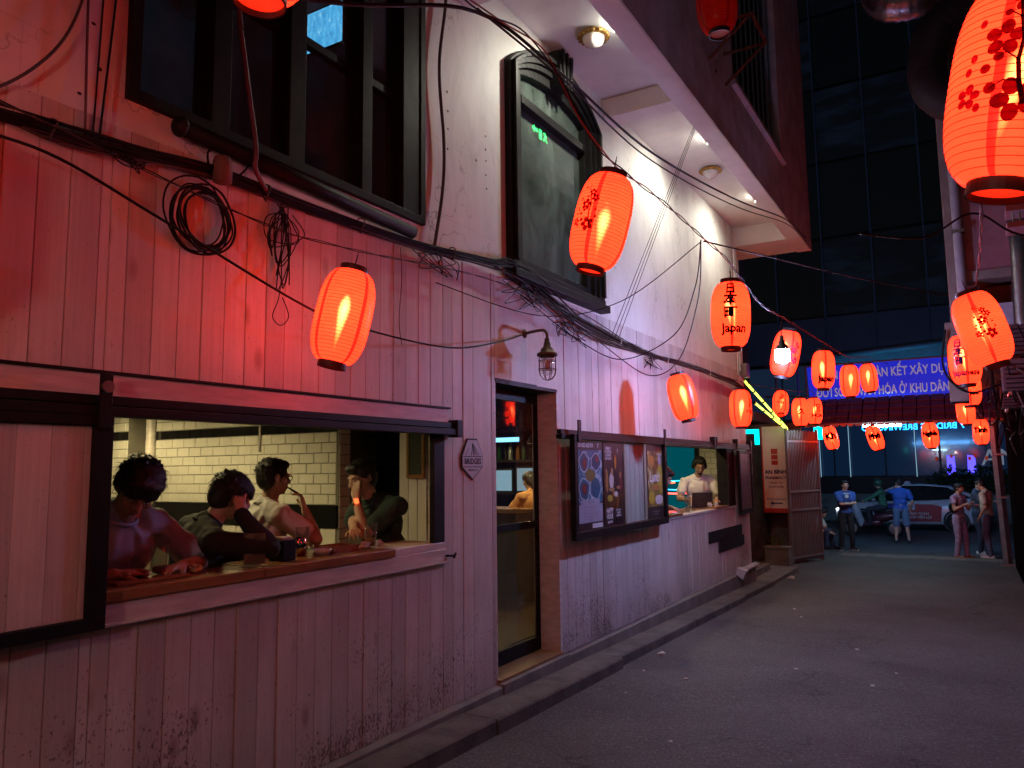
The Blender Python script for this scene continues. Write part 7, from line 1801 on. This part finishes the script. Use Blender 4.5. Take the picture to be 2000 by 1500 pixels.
# 6: neighbour whose arm and shoulder show beside the poster panel
rz = R(-75); loc = (-4.0, 10.15, 0.93)
p = Person('person', 'person in a pale blue tee half hidden behind the poster panel', 'person', loc, rz, lean=0.35, headpitch=-0.3, voxel=0.009, scale=1.1, width=1.1)
p.torso(); p.head(); L = lambda q: to_local(loc, rz, q) / 1.1
p.arm(1, L((-3.66, 9.9, 1.17)), (0.8, 0, -0.6), 0.6, n=(0, 0, -1)); p.arm(-1, L((-3.62, 10.42, 1.17)), (-0.9, 0, -0.5), 0.6, n=(0, 0, -1))
for k in (1, -1): p.leg(k, (0.15 * k, 0.30, -0.5), (0, 1, 0.6))
p.finish(cloth('pale_blue_tee', (0.36, 0.40, 0.5)), cloth('grey_trousers2', (0.06, 0.06, 0.07)), None, 0.008, True, dict(vol=1.0, seed=14, tuft=60))
# 7: bartender behind the bar beyond the door
rz = R(60); loc = (-5.22, 9.3, 0.9)
p = Person('person', 'person in an orange top with tied hair at the bar beyond the door', 'person', loc, rz, lean=0.05, headpitch=-0.2, voxel=0.01, scale=0.98)
p.torso(); p.head(); p.arm(1, (0.2, 0.3, 0.3), (0.8, -0.3, -0.8), 0.6); p.arm(-1, (-0.2, 0.3, 0.3), (-0.8, -0.3, -0.8), 0.6)
for k in (1, -1): p.leg(k, (0.1 * k, 0.02, -0.84))
p.finish(cloth('orange_top', (0.5, 0.22, 0.08)), cloth('dark_apron', (0.03, 0.03, 0.05)), mat('bar_shoe', (0.03, 0.03, 0.03), 0.5), 0.008, True, dict(vol=1.05, seed=15, tuft=40, back=0.12))

# --- people in the street
FAR = 0.012
def stand(name, label, xy, rz, scale=1.0, **kw):
    g = ground(xy[1])
    return Person('person', label, 'person', (xy[0], xy[1], g + 0.955 * scale), rz, scale=scale, voxel=FAR, group='people at the alley mouth', **kw)
dk = mat('dark_shoe', (0.02, 0.022, 0.03), 0.6); wh = mat('white_shoe', (0.6, 0.58, 0.56), 0.6); tanm = mat('tan_sandal', (0.3, 0.17, 0.1), 0.6)
# man with folded arms
p = stand('person', 'person in a blue printed tee and black trousers standing with folded arms', (-2.9, 21.6), R(-150), 1.0, headyaw=0.25, width=1.1)
p.torso(); p.head()
p.arm(1, (-0.08, 0.21, 0.24), (0.8, 0.3, -1), 0.66, d=(-1, 0.1, 0.1), n=(0, -1, 0), curl=0.3); p.arm(-1, (0.09, 0.25, 0.22), (-0.8, 0.3, -1), 0.66, d=(1, 0, 0.15), n=(0, -1, 0), curl=0.3)
p.leg(1, (0.15, 0.0, -0.865), foot=(0.5, 1, 0)); p.leg(-1, (-0.12, 0.03, -0.865), foot=(-0.3, 1, 0))
o = p.finish(cloth('royal_blue_tee', (0.03, 0.08, 0.28)), cloth('black_slacks', (0.012, 0.012, 0.016)), dk, 0.008, True, dict(vol=0.96, seed=16, tuft=30), wh)
mb = MB(); q = p.chest + Vector((0, 0.142, 0.05)); mb.disc(q, 0.045, (0, 1, 0), 12); mb.box(q.x - 0.08, q.x + 0.08, q.y - 0.003, q.y + 0.001, q.z + 0.06, q.z + 0.085); link('chest_print', mb.mesh('chest_print', mat('pale_print', (0.5, 0.55, 0.5), 0.7)), o)
# man in blue tee and denim shorts, back turned
p = stand('person', 'person with back turned in a plain blue tee and denim shorts', (-1.80, 24.0), R(10), 1.0, width=1.12, headyaw=0.5)
p.torso(); p.head(); p.arm(-1, p.hc + Vector((-0.12, 0.06, -0.14)), (-0.8, -0.2, -1), 0.66, curl=0.9); p.arm(1, (0.26, 0.12, 0.0), (0.5, -1, 0), 0.66)
p.leg(1, (0.16, 0, -0.865), shorts=0.98); p.leg(-1, (-0.16, 0, -0.865), shorts=0.98)
p.finish(cloth('blue_tee', (0.025, 0.09, 0.36)), cloth('denim', (0.10, 0.16, 0.26)), dk, 0.008, True, dict(vol=1.0, seed=17, tuft=30))
# woman in overalls
p = stand('person', 'person in lilac patterned overalls with tied hair and a black shoulder bag', (-0.36, 20.7), R(-120), 0.97, headyaw=0.1, headpitch=-0.1)
p.torso(); p.head(); p.arm(1, (0.15, 0.26, 0.32), (0.6, -0.4, -1), 0.35, curl=0.8); p.arm(-1, (-0.1, 0.26, 0.34), (-0.6, -0.4, -1), 0.35, curl=0.8)
p.leg(1, (0.12, -0.03, -0.865)); p.leg(-1, (-0.13, 0.05, -0.865))
ov = mat('lilac_print_cloth', (0.36, 0.30, 0.46), 0.85, c2=(0.20, 0.16, 0.28), vs=16, coord='Object')
o = p.finish(ov, ov, tanm, 0.010, True, dict(vol=1.0, seed=18, tuft=30, back=0.16))
link('shoulder_bag', MB().ell((0.17, -0.02, 0.24), (0.05, 0.11, 0.13)).tube([(0.17, -0.06, 0.34), (0.05, -0.10, 0.52), (-0.12, 0.0, 0.50), (-0.05, 0.13, 0.4), (0.16, 0.06, 0.3)], 0.012, 6).mesh('shoulder_bag', M['black_wood'], True), o)
# man in white tee with phone
p = stand('person', 'person in an off-white tee and blue jeans looking down beside the steel post', (0.20, 20.9), R(70), 1.03, headpitch=-0.45, width=1.08)
p.torso(); p.head(); p.arm(-1, (-0.26, 0.05, -0.02), (-0.5, -1, 0), 0.66); p.arm(1, (0.1, 0.26, 0.2), (0.8, -0.3, -1), 0.66)
p.leg(1, (0.12, 0.06, -0.865)); p.leg(-1, (-0.13, -0.06, -0.865))
p.finish(cloth('off_white_tee', (0.52, 0.44, 0.36)), cloth('washed_jeans', (0.09, 0.12, 0.22)), wh, 0.009, True, dict(vol=1.0, seed=19, tuft=30))
# companion in dark with phone
p = stand('person', 'person in dark clothes holding a phone, half hidden by the off-white tee', (0.02, 21.7), R(-100), 1.02, headpitch=-0.5)
p.torso(); p.head(); p.arm(1, (0.05, 0.34, 0.28), (0.8, -0.3, -1), 0.6, curl=0.8); p.arm(-1, (-0.05, 0.34, 0.28), (-0.8, -0.3, -1), 0.6, curl=0.8)
p.leg(1, (0.12, 0.02, -0.865)); p.leg(-1, (-0.12, -0.02, -0.865))
o = p.finish(cloth('slate_tee', (0.06, 0.07, 0.10)), cloth('navy_trousers', (0.03, 0.04, 0.07)), wh, 0.008, True, dict(vol=1.0, seed=20, tuft=30))
link('phone', MB().box(-0.035, 0.035, 0.42, 0.43, 0.28, 0.42).mesh('phone', M['black_metal']), o)
# seated boy
g = ground(21.8); p = Person('person', 'person in a white tee crouched on a low stool behind the gate', 'person', (-3.72, 21.7, g + 0.34), R(-100), lean=0.35, scale=0.92, voxel=FAR, headpitch=-0.1, group='people at the alley mouth')
p.torso(); p.head(); kR = (0.12, 0.42, 0.02)
p.arm(1, (0.08, 0.46, 0.10), (0.7, -0.4, -0.6), 0.6); p.arm(-1, (-0.05, 0.48, 0.10), (-0.7, -0.4, -0.6), 0.6)
p.leg(1, (0.13, 0.38, -0.28), (0, 0.3, 1)); p.leg(-1, (-0.13, 0.48, -0.28), (0, 0.3, 1))
o = p.finish(cloth('white_tee2', (0.6, 0.6, 0.62), 0.1), cloth('dark_denim', (0.03, 0.04, 0.08)), dk, 0.008, True, dict(vol=1.05, seed=22, tuft=30))
st = thing('low_stool', (-3.72, 21.7, g), 'low stool under the crouching person behind the gate', 'stool')
mb = MB(); mb.box(-3.9, -3.55, 21.55, 21.85, g + 0.2, g + 0.235); mb.build('seat', M['black_wood'], st, bevel=0.01)
for a in (-3.88, -3.60):
    for b in (21.57, 21.80): mb = MB(); mb.box(a, a + 0.03, b, b + 0.03, g, g + 0.199); mb.build('leg', M['black_wood'], st)

# ------------------------------------------------------------------ things on the counters
CZ = 1.21
gls = glassmat('tumbler_glass', (0.90, 0.92, 0.90), 0.05, refl=1.0)
def tumbler(x, y, z, label, h=0.15, beer=0.0, r=0.04):
    t = thing('glass', (x, y, z), label, 'glass'); T = Matrix.Translation((x, y, z))
    mb = MB(); mb.lathe([(0.001, 0.002), (r * 0.72, 0.002), (r * 0.75, 0.012), (r, h), (r - 0.003, h), (r * 0.68, 0.016), (0.001, 0.014)], 20, T); mb.build('tumbler', gls, t, smooth=True)
    if beer:
        rb_ = r * 0.7 + (r * 0.28) * beer
        mb = MB(); mb.lathe([(0.001, 0.017), (r * 0.66, 0.017), (rb_ - 0.006, h * beer), (0.001, h * beer)], 18, T); mb.build('drink', mat('beer', (0.6, 0.38, 0.06), 0.1) if 'beer' not in bpy.data.materials else bpy.data.materials['beer'], t, smooth=True)
    return t
tumbler(-3.60, 4.12, CZ, 'tall glass with a little beer in front of the dark green tee', 0.17, 0.42, 0.046)
tumbler(-3.62, 2.52, CZ, 'empty clear glass in front of the bowed drinker', 0.16, 0.0, 0.044)
tumbler(-3.80, 3.68, CZ, 'clear glass behind the steel cup', 0.17, 0.0, 0.045)
sc = thing('steel_cup', (-3.70, 3.56, CZ), 'small polished steel cup by the white bowl', 'cup')
mb = MB(); mb.lathe([(0.001, 0.001), (0.037, 0.001), (0.046, 0.05), (0.043, 0.11), (0.041, 0.112), (0.04, 0.108), (0.001, 0.10)], 22, Matrix.Translation((-3.70, 3.56, CZ))); mb.build('body', M['chrome'], sc, smooth=True)
ceramic = mat('white_ceramic', (0.62, 0.6, 0.58), 0.25)
bo = MB().lathe([(0.001, 0.001), (0.03, 0.001), (0.05, 0.02), (0.062, 0.038), (0.06, 0.039), (0.045, 0.022), (0.001, 0.01)], 24, Matrix.Translation((-3.60, 3.66, CZ))).build('dipping_bowl', ceramic, smooth=True); tag(bo, 'small white dipping bowl beside the steel cup', 'bowl')
tr = thing('wooden_tray', (-3.68, 3.88, CZ), 'small wooden serving tray beside the dipping bowl', 'tray')
mb = MB(); mb.box(-3.78, -3.6, 3.76, 4.0, CZ + 0.001, CZ + 0.012); mb.build('base', M['wood'], tr)
for a in ((-3.78, -3.77, 3.76, 4.0), (-3.61, -3.6, 3.76, 4.0), (-3.7695, -3.6105, 3.76, 3.77), (-3.7695, -3.6105, 3.99, 4.0)): mb = MB(); mb.box(*a, CZ + 0.0125, CZ + 0.04); mb.build('rim', M['wood'], tr)
def crumple(name, label, c, r, m, seed, flat=0.6, cat='napkin'):
    rr = random.Random(seed); mb = MB(); mb.ell(c, (r, r * 1.1, r * flat), None, 12, 8)
    vs = []
    for v in mb.v:
        d = Vector(v) - Vector(c); vs.append(Vector(c) + d * (0.75 + 0.5 * noise.noise(d * (1.6 / r) + Vector((seed, 0, 0))) + 0.2 * rr.uniform(-1, 1)))
    mb.v = [(v.x, v.y, max(v.z, c[2] - r * flat + 0.0)) for v in vs]; return tag(mb.build(name, m), label, cat)
pap = mat('napkin_paper', (0.6, 0.56, 0.52), 0.9)
crumple('napkin', 'crumpled white napkin beside the beer glass', (-3.58, 4.04, CZ + 0.03), 0.045, pap, 3)
crumple('napkin', 'second crumpled napkin by the green-shirted drinker hand', (-3.62, 4.22, CZ + 0.028), 0.04, pap, 5)
crumple('wrapped_food', 'crumpled foil wrap of food in front of the black top', (-3.60, 2.72, CZ + 0.025), 0.05, mat('tan_wrap', (0.5, 0.36, 0.22), 0.6), 6, 0.5, 'food')
fb_ = thing('snack_board', (-3.62, 2.38, CZ), 'wooden snack board with bread pieces before the bowed drinker', 'board')
mb = MB(); mb.box(-3.74, -3.50, 2.22, 2.62, CZ + 0.001, CZ + 0.018); mb.build('base', M['wood'], fb_, bevel=0.004)
for i, (x, y, a) in enumerate(((-3.60, 2.30, 0.3), (-3.66, 2.38, 0.8), (-3.58, 2.40, 0.1), (-3.62, 2.56, 1.2))):
    mb = MB(); mb.cap((x - 0.03 * math.cos(a), y - 0.05 * math.sin(a), CZ + 0.04), (x + 0.03 * math.cos(a), y + 0.05 * math.sin(a), CZ + 0.04), 0.02, 0.017); mb.build('bread_piece', mat('crust', (0.38, 0.2, 0.09), 0.8) if i == 0 else bpy.data.materials['crust'], fb_, smooth=True)
nb = thing('napkin_box', (-3.60, 3.33, CZ), 'black napkin dispenser beside the lunch menu stand', 'napkin box')
mb = MB(); mb.box(-3.66, -3.54, 3.27, 3.38, CZ + 0.001, CZ + 0.125); mb.build('case', M['black_metal'], nb, bevel=0.008)
mb = MB(); mb.box(-3.64, -3.56, 3.29, 3.36, CZ + 0.126, CZ + 0.14); mb.build('napkins', pap, nb)
def menu(x, y, rz, w, h, label, artm, txt):
    t = thing('menu_stand', (x, y, CZ), label, 'menu stand', world=False, rz=rz)
    link('base', MB().box(-w / 2, w / 2, -0.03, 0.03, 0.001, 0.012).mesh('base', gls), t); link('holder', MB().box(-w / 2, w / 2, -0.006, -0.003, 0.0125, h).mesh('holder', gls), t)
    link('card', MB().box(-w / 2 + 0.004, w / 2 - 0.004, -0.0025, 0.0025, 0.016, h - 0.004).mesh('card', artm), t)
    if txt:
        vs, fs = text_polys(txt, 0.05, shear=0.25, bold=0.0008); mb = MB(); mb.add([(v.x, -0.0032, v.y + h * 0.55) for v in vs], fs); link('lettering', mb.mesh('lettering', ink_w), t)
    return t
menu(-3.50, 3.03, R(49), 0.12, 0.19, 'small menu stand with a dark food picture reading Lunch', art_mat('menu_print', lunchphoto), 'Lunch')
def pinkart(n): return ramp(n, noisev(n, mapped(n, 'World'), 22, 4, 0.6, 0.6), [(0.35, (0.05, 0.02, 0.04)), (0.5, (0.24, 0.06, 0.10)), (0.68, (0.5, 0.3, 0.3))])
menu(-3.56, 2.14, R(57), 0.11, 0.20, 'small menu stand with a pink picture next to the shutter', art_mat('pink_print', pinkart), None)
# laptop in the far window
lp = thing('laptop', (-3.68, 11.95, 1.1), 'open dark grey laptop with its lid towards the alley', 'laptop', world=False, rz=R(-150))
alu = mat('dark_aluminium', (0.10, 0.075, 0.07), 0.4, metal=0.6)
link('base', MB().box(-0.16, 0.16, -0.23, 0.0, 0.002, 0.016).mesh('base', alu), lp)
lid = MB(); lid.box(-0.16, 0.16, -0.004, 0.004, 0, 0.23, Matrix.Translation((0, 0.004, 0.016)) @ Matrix.Rotation(-0.25, 4, 'X')); link('lid', lid.mesh('lid', alu), lp)
link('emblem', MB().disc(Matrix.Translation((0, 0.004, 0.016)) @ Matrix.Rotation(-0.25, 4, 'X') @ Vector((0, 0.0055, 0.12)), 0.014, Matrix.Rotation(-0.25, 3, 'X') @ Vector((0, 1, 0)), 12).mesh('emblem', M['black_metal']), lp)
tumbler(-3.55, 12.05, 1.1, 'glass of amber drink beside the laptop', 0.16, 0.6, 0.045)
tumbler(-3.50, 10.7, 1.1, 'clear glass at the poster panel end of the far window', 0.22, 0.0, 0.045)
mb = MB(); mb.box(-3.62, -3.55, 12.35, 12.42, 1.101, 1.17); tag(mb.build('paper_cup', ceramic, bevel=0.01), 'small white box cup at the end of the far window ledge', 'cup')
crumple('napkin', 'folded white napkin standing by the laptop', (-3.52, 11.82, 1.15), 0.05, pap, 8, 1.0)

# ------------------------------------------------------------------ taxi
CX, CYr, CZ0 = 0.30, 29.6, ground(29)
tx = thing('taxi', (CX - 2.2, CYr, CZ0), 'white taxi with red and blue advert on its side crossing the alley end', 'car', world=False, rz=PI)
tx.location = (CX - 2.25, CYr, CZ0)
# local: x forward (car faces world -X after the half turn), y left, z up; x from -2.25 (rear) to 2.25 (front)
cw = mat('car_white', (0.62, 0.66, 0.72), 0.22, var=0.05, coat=0.6); cgl = mat('car_glass', (0.012, 0.015, 0.018), 0.08, coat=0.5); cblk = mat('car_black', (0.012, 0.012, 0.012), 0.5); tyre_m = mat('tyre', (0.015, 0.015, 0.015), 0.8)
ST = [(-2.25, .42, .80, .62), (-2.2, .28, .98, .74), (-2.0, .22, 1.06, .82), (-1.6, .20, 1.07, .86), (-1.0, .19, 1.02, .88), (0.0, .18, .97, .89), (0.9, .18, .96, .88), (1.3, .20, .93, .87), (1.8, .22, .84, .84), (2.1, .26, .74, .78), (2.25, .36, .62, .64)]
mb = MB(); n = 12
for (x, zb, zt, hw) in ST:
    h = zt - zb
    ring_ = [(-hw * .80, zb), (-hw * .97, zb + .08), (-hw, zb + h * .35), (-hw * .985, zb + h * .7), (-hw * .90, zt - .02), (-hw * .6, zt + .01)]
    ring_ = ring_ + [(-a, b) for a, b in reversed(ring_)]
    mb.v += [(x, a, b) for a, b in ring_]
for i in range(len(ST) - 1):
    for k in range(n): mb.f.append([i * n + k, i * n + (k + 1) % n, (i + 1) * n + (k + 1) % n, (i + 1) * n + k]); mb.mi.append(0)
mb.f.append(list(range(n))); mb.f.append([(len(ST) - 1) * n + k for k in range(n)][::-1]); mb.mi += [0, 0]
link('body', mb.mesh('body', cw, True), tx)
GH = [(-1.95, 1.03, .70, 1.045), (-1.25, 1.03, .78, 1.40), (-0.5, 1.0, .80, 1.47), (0.25, .98, .80, 1.46), (1.35, .93, .76, .95)]
mb = MB()
for (x, z0, hw, z1) in GH:
    tw = hw * (0.80 if z1 > 1.2 else 0.98); mb.v += [(x, -hw, z0), (x, -tw, z1), (x, tw, z1), (x, hw, z0)]
for i in range(len(GH) - 1):
    for k in range(4): mb.f.append([i * 4 + k, i * 4 + (k + 1) % 4, (i + 1) * 4 + (k + 1) % 4, (i + 1) * 4 + k]); mb.mi.append(0)
link('windows', mb.mesh('windows', cgl), tx)
mb = MB(); rp = [(-1.35, 1.375), (-1.2, 1.43), (-0.5, 1.492), (0.25, 1.48), (0.38, 1.43)]
for (x, z) in rp: mb.v += [(x, -0.645, z - .02), (x, -0.6, z + .012), (x, 0.6, z + .012), (x, 0.645, z - .02)]
for i in range(len(rp) - 1):
    for k in range(4): mb.f.append([i * 4 + k, i * 4 + (k + 1) % 4, (i + 1) * 4 + (k + 1) % 4, (i + 1) * 4 + k]); mb.mi.append(0)
link('roof', mb.mesh('roof', cw, True), tx)
for k in (1, -1):
    for pts in ([(1.36, .74 * k, .95), (0.30, .635 * k, 1.455)], [(-1.96, .70 * k, 1.05), (-1.25, .63 * k, 1.40)], [(-0.45, .80 * k, 1.0), (-0.48, .645 * k, 1.46)]): link('pillar', MB().tube(pts, 0.035 if pts[0][0] != -0.45 else 0.025, 6).mesh('pillar', cw if pts[0][0] != -0.45 else cblk, True), tx)
    for x in (-1.38, 1.38):
        T = Matrix.Translation((x, 0.80 * k, 0.31)) @ Matrix.Rotation(PI / 2, 4, 'X')
        w = link('wheel', MB().lathe([(0.20, -0.095), (0.29, -0.10), (0.31, -0.07), (0.31, 0.07), (0.29, 0.10), (0.20, 0.095)], 24, T).mesh('wheel', tyre_m, True), tx)
        link('rim', MB().lathe([(0.001, -0.085), (0.06, -0.09), (0.19, -0.07), (0.205, -0.096)], 20, T).lathe([(0.001, 0.085), (0.06, 0.09), (0.19, 0.07), (0.205, 0.096)], 20, T).mesh('rim', M['chrome'], True), w)
        link('wheel_arch', MB().lathe([(0.31, -0.01), (0.375, -0.012), (0.375, 0.012), (0.31, 0.01)], 24, Matrix.Translation((x, 0.877 * k, 0.33)) @ Matrix.Rotation(PI / 2, 4, 'X'), close=True).mesh('wheel_arch', cblk), tx)
    link('tail_light', MB().ell((-2.06, 0.70 * k, 0.90), (0.17, 0.10, 0.055)).mesh('tail_light', emat('tail_glow', (1.0, 0.04, 0.05), 1.6), True), tx)
    link('headlight', MB().ell((2.12, 0.62 * k, 0.66), (0.13, 0.15, 0.055)).mesh('headlight', emat('headlight_glow', (0.8, 0.9, 1.0), 2.0), True), tx)
    link('wing_mirror', MB().ell((1.0, 0.95 * k, 1.0), (0.08, 0.10, 0.06)).mesh('wing_mirror', cw, True), tx)
# adverts on the camera side (local +y faces the alley after the half turn)
adr = mat('advert_red', (0.42, 0.025, 0.04), 0.35); adb = mat('advert_blue', (0.03, 0.035, 0.36), 0.35); adw = mat('advert_white', (0.6, 0.6, 0.66), 0.4)
def ad(name, poly, m, off): link(name, MB().prism(poly, 'y', 0.894 + off, 0.897 + off).mesh(name, m), tx)
ad('advert', [(-0.95, .32), (0.35, .30), (0.98, .34), (0.98, .72), (0.4, .88), (-0.55, .90), (-1.0, .80)], adr, 0)
ad('advert', [(0.30, .36), (0.95, .36), (0.96, .84), (0.45, .88), (0.12, .72)], adb, 0.0035)
ad('advert_square', [(-0.22, .68), (0.02, .68), (0.02, .90), (-0.22, .90)], adw, 0.007)
ad('heart', [(-0.10, .72), (-0.03, .79), (-0.03, .84), (-0.065, .85), (-0.10, .82), (-0.135, .85), (-0.17, .84), (-0.17, .79)], adr, 0.0105)
ad('advert_stripe', [(-0.95, .86), (0.95, .90), (0.7, .94), (-0.9, .91)], adw, 0.0105)
for (t, z, s) in (('THANH TOÁN', .56, .11), ('MUA SẮM TIỆN LỢI', .44, .10)):
    vs, fs = text_polys(t, s, bold=0.003); link('lettering', MB().add([(-v.x - 0.25, 0.906, v.y + z) for v in vs], fs).mesh('lettering', adw), tx)
link('roof_sign', MB().prism([(-0.1, 1.49), (0.12, 1.49), (0.06, 1.60), (-0.04, 1.60)], 'y', -0.25, 0.25).mesh('roof_sign', mat('roof_sign_plastic', (0.5, 0.55, 0.6), 0.4)), tx)
link('bumper', MB().box(-2.29, -2.15, -0.6, 0.6, 0.34, 0.5).mesh('bumper', cw), tx)

# ------------------------------------------------------------------ scooter and rider
BXs, BYs = -2.75, 26.2; gz2 = ground(BYs)
sk = thing('scooter', (BXs, BYs, gz2), 'scooter with a red tail light passing in front of the taxi', 'scooter', world=False, rz=PI)
sm = mat('scooter_paint', (0.10, 0.02, 0.03), 0.3, coat=0.5); sm2 = mat('scooter_panel', (0.4, 0.42, 0.45), 0.3)
for x in (-0.6, 0.62):
    T = Matrix.Translation((x, 0, 0.24)) @ Matrix.Rotation(PI / 2, 4, 'X')
    w = link('wheel', MB().lathe([(0.17, -0.04), (0.22, -0.045), (0.24, 0), (0.22, 0.045), (0.17, 0.04)], 20, T, close=True).mesh('wheel', tyre_m, True), sk)
    link('rim', MB().lathe([(0.03, -0.03), (0.17, -0.02), (0.17, 0.02), (0.03, 0.03)], 16, T, close=True).mesh('rim', M['steel']), w)
link('body', MB().cap((-0.75, 0, 0.66), (-0.15, 0, 0.55), 0.13, 0.15, 12).cap((-0.15, 0, 0.42), (0.3, 0, 0.34), 0.12, 0.10, 12).mesh('body', sm, True), sk)
link('leg_shield', MB().cap((0.32, 0, 0.36), (0.5, 0, 0.92), 0.11, 0.12, 12).mesh('leg_shield', sm2, True), sk)
link('seat', MB().cap((-0.75, 0, 0.80), (-0.12, 0, 0.74), 0.075, 0.085, 10).mesh('seat', cblk, True), sk)
link('fork', MB().tube([(0.62, 0, 0.24), (0.48, 0, 0.95)], 0.03, 8).mesh('fork', M['steel'], True), sk)
link('handlebar', MB().tube([(0.36, -0.32, 1.06), (0.46, 0, 1.0), (0.36, 0.32, 1.06)], 0.016, 8).mesh('handlebar', M['black_metal'], True), sk)
for k in (1, -1): link('mirror', MB().tube([(0.4, 0.25 * k, 1.05), (0.42, 0.3 * k, 1.25)], 0.006).disc((0.42, 0.3 * k, 1.28), 0.05, (1, 0, 0)).mesh('mirror', M['black_metal']), sk)
link('headlight', MB().ell((0.58, 0, 0.95), (0.05, 0.08, 0.06)).mesh('headlight', emat('scooter_headlight', (0.9, 0.95, 1.0), 2.5), True), sk)
link('tail_light', MB().ell((-0.87, 0, 0.68), (0.04, 0.09, 0.05)).mesh('tail_light', bpy.data.materials['tail_glow'], True), sk)
link('mudguard', MB().cap((-0.85, 0, 0.48), (-0.5, 0, 0.5), 0.07, 0.08, 10).mesh('mudguard', sm2, True), sk)
rz = R(90); loc = (BXs + 0.32, BYs, gz2 + 0.90)
p = Person('person', 'rider in a green jacket and helmet on the scooter', 'person', loc, rz, lean=0.12, voxel=FAR, skin=SKIN2)
p.torso(); p.head(); p.arm(1, (0.32, 0.52, 0.16), (0.5, -0.4, -1), long=True, curl=0.9); p.arm(-1, (-0.32, 0.52, 0.16), (-0.5, -0.4, -1), long=True, curl=0.9)
p.leg(1, (0.17, 0.38, -0.50), (0.2, 1, 0.6)); p.leg(-1, (-0.17, 0.38, -0.50), (-0.2, 1, 0.6))
o = p.finish(cloth('green_jacket', (0.05, 0.17, 0.09)), cloth('rider_trousers', (0.03, 0.03, 0.04)), dk, 0.008, True, None)
link('helmet', MB().ell(p.hc + Vector((0, -0.012, 0.035)), (0.115, 0.135, 0.12)).mesh('helmet', mat('green_helmet', (0.03, 0.10, 0.06), 0.3, coat=0.4), True), o)
link('visor', MB().ell(p.hc + Vector((0, 0.09, 0.075)), (0.09, 0.07, 0.02)).mesh('visor', cblk, True), o)
link('back_badge', MB().disc(p.chest + Vector((0, -0.14, 0.05)), 0.07, (0, -1, 0), 12).mesh('back_badge', adw), o)
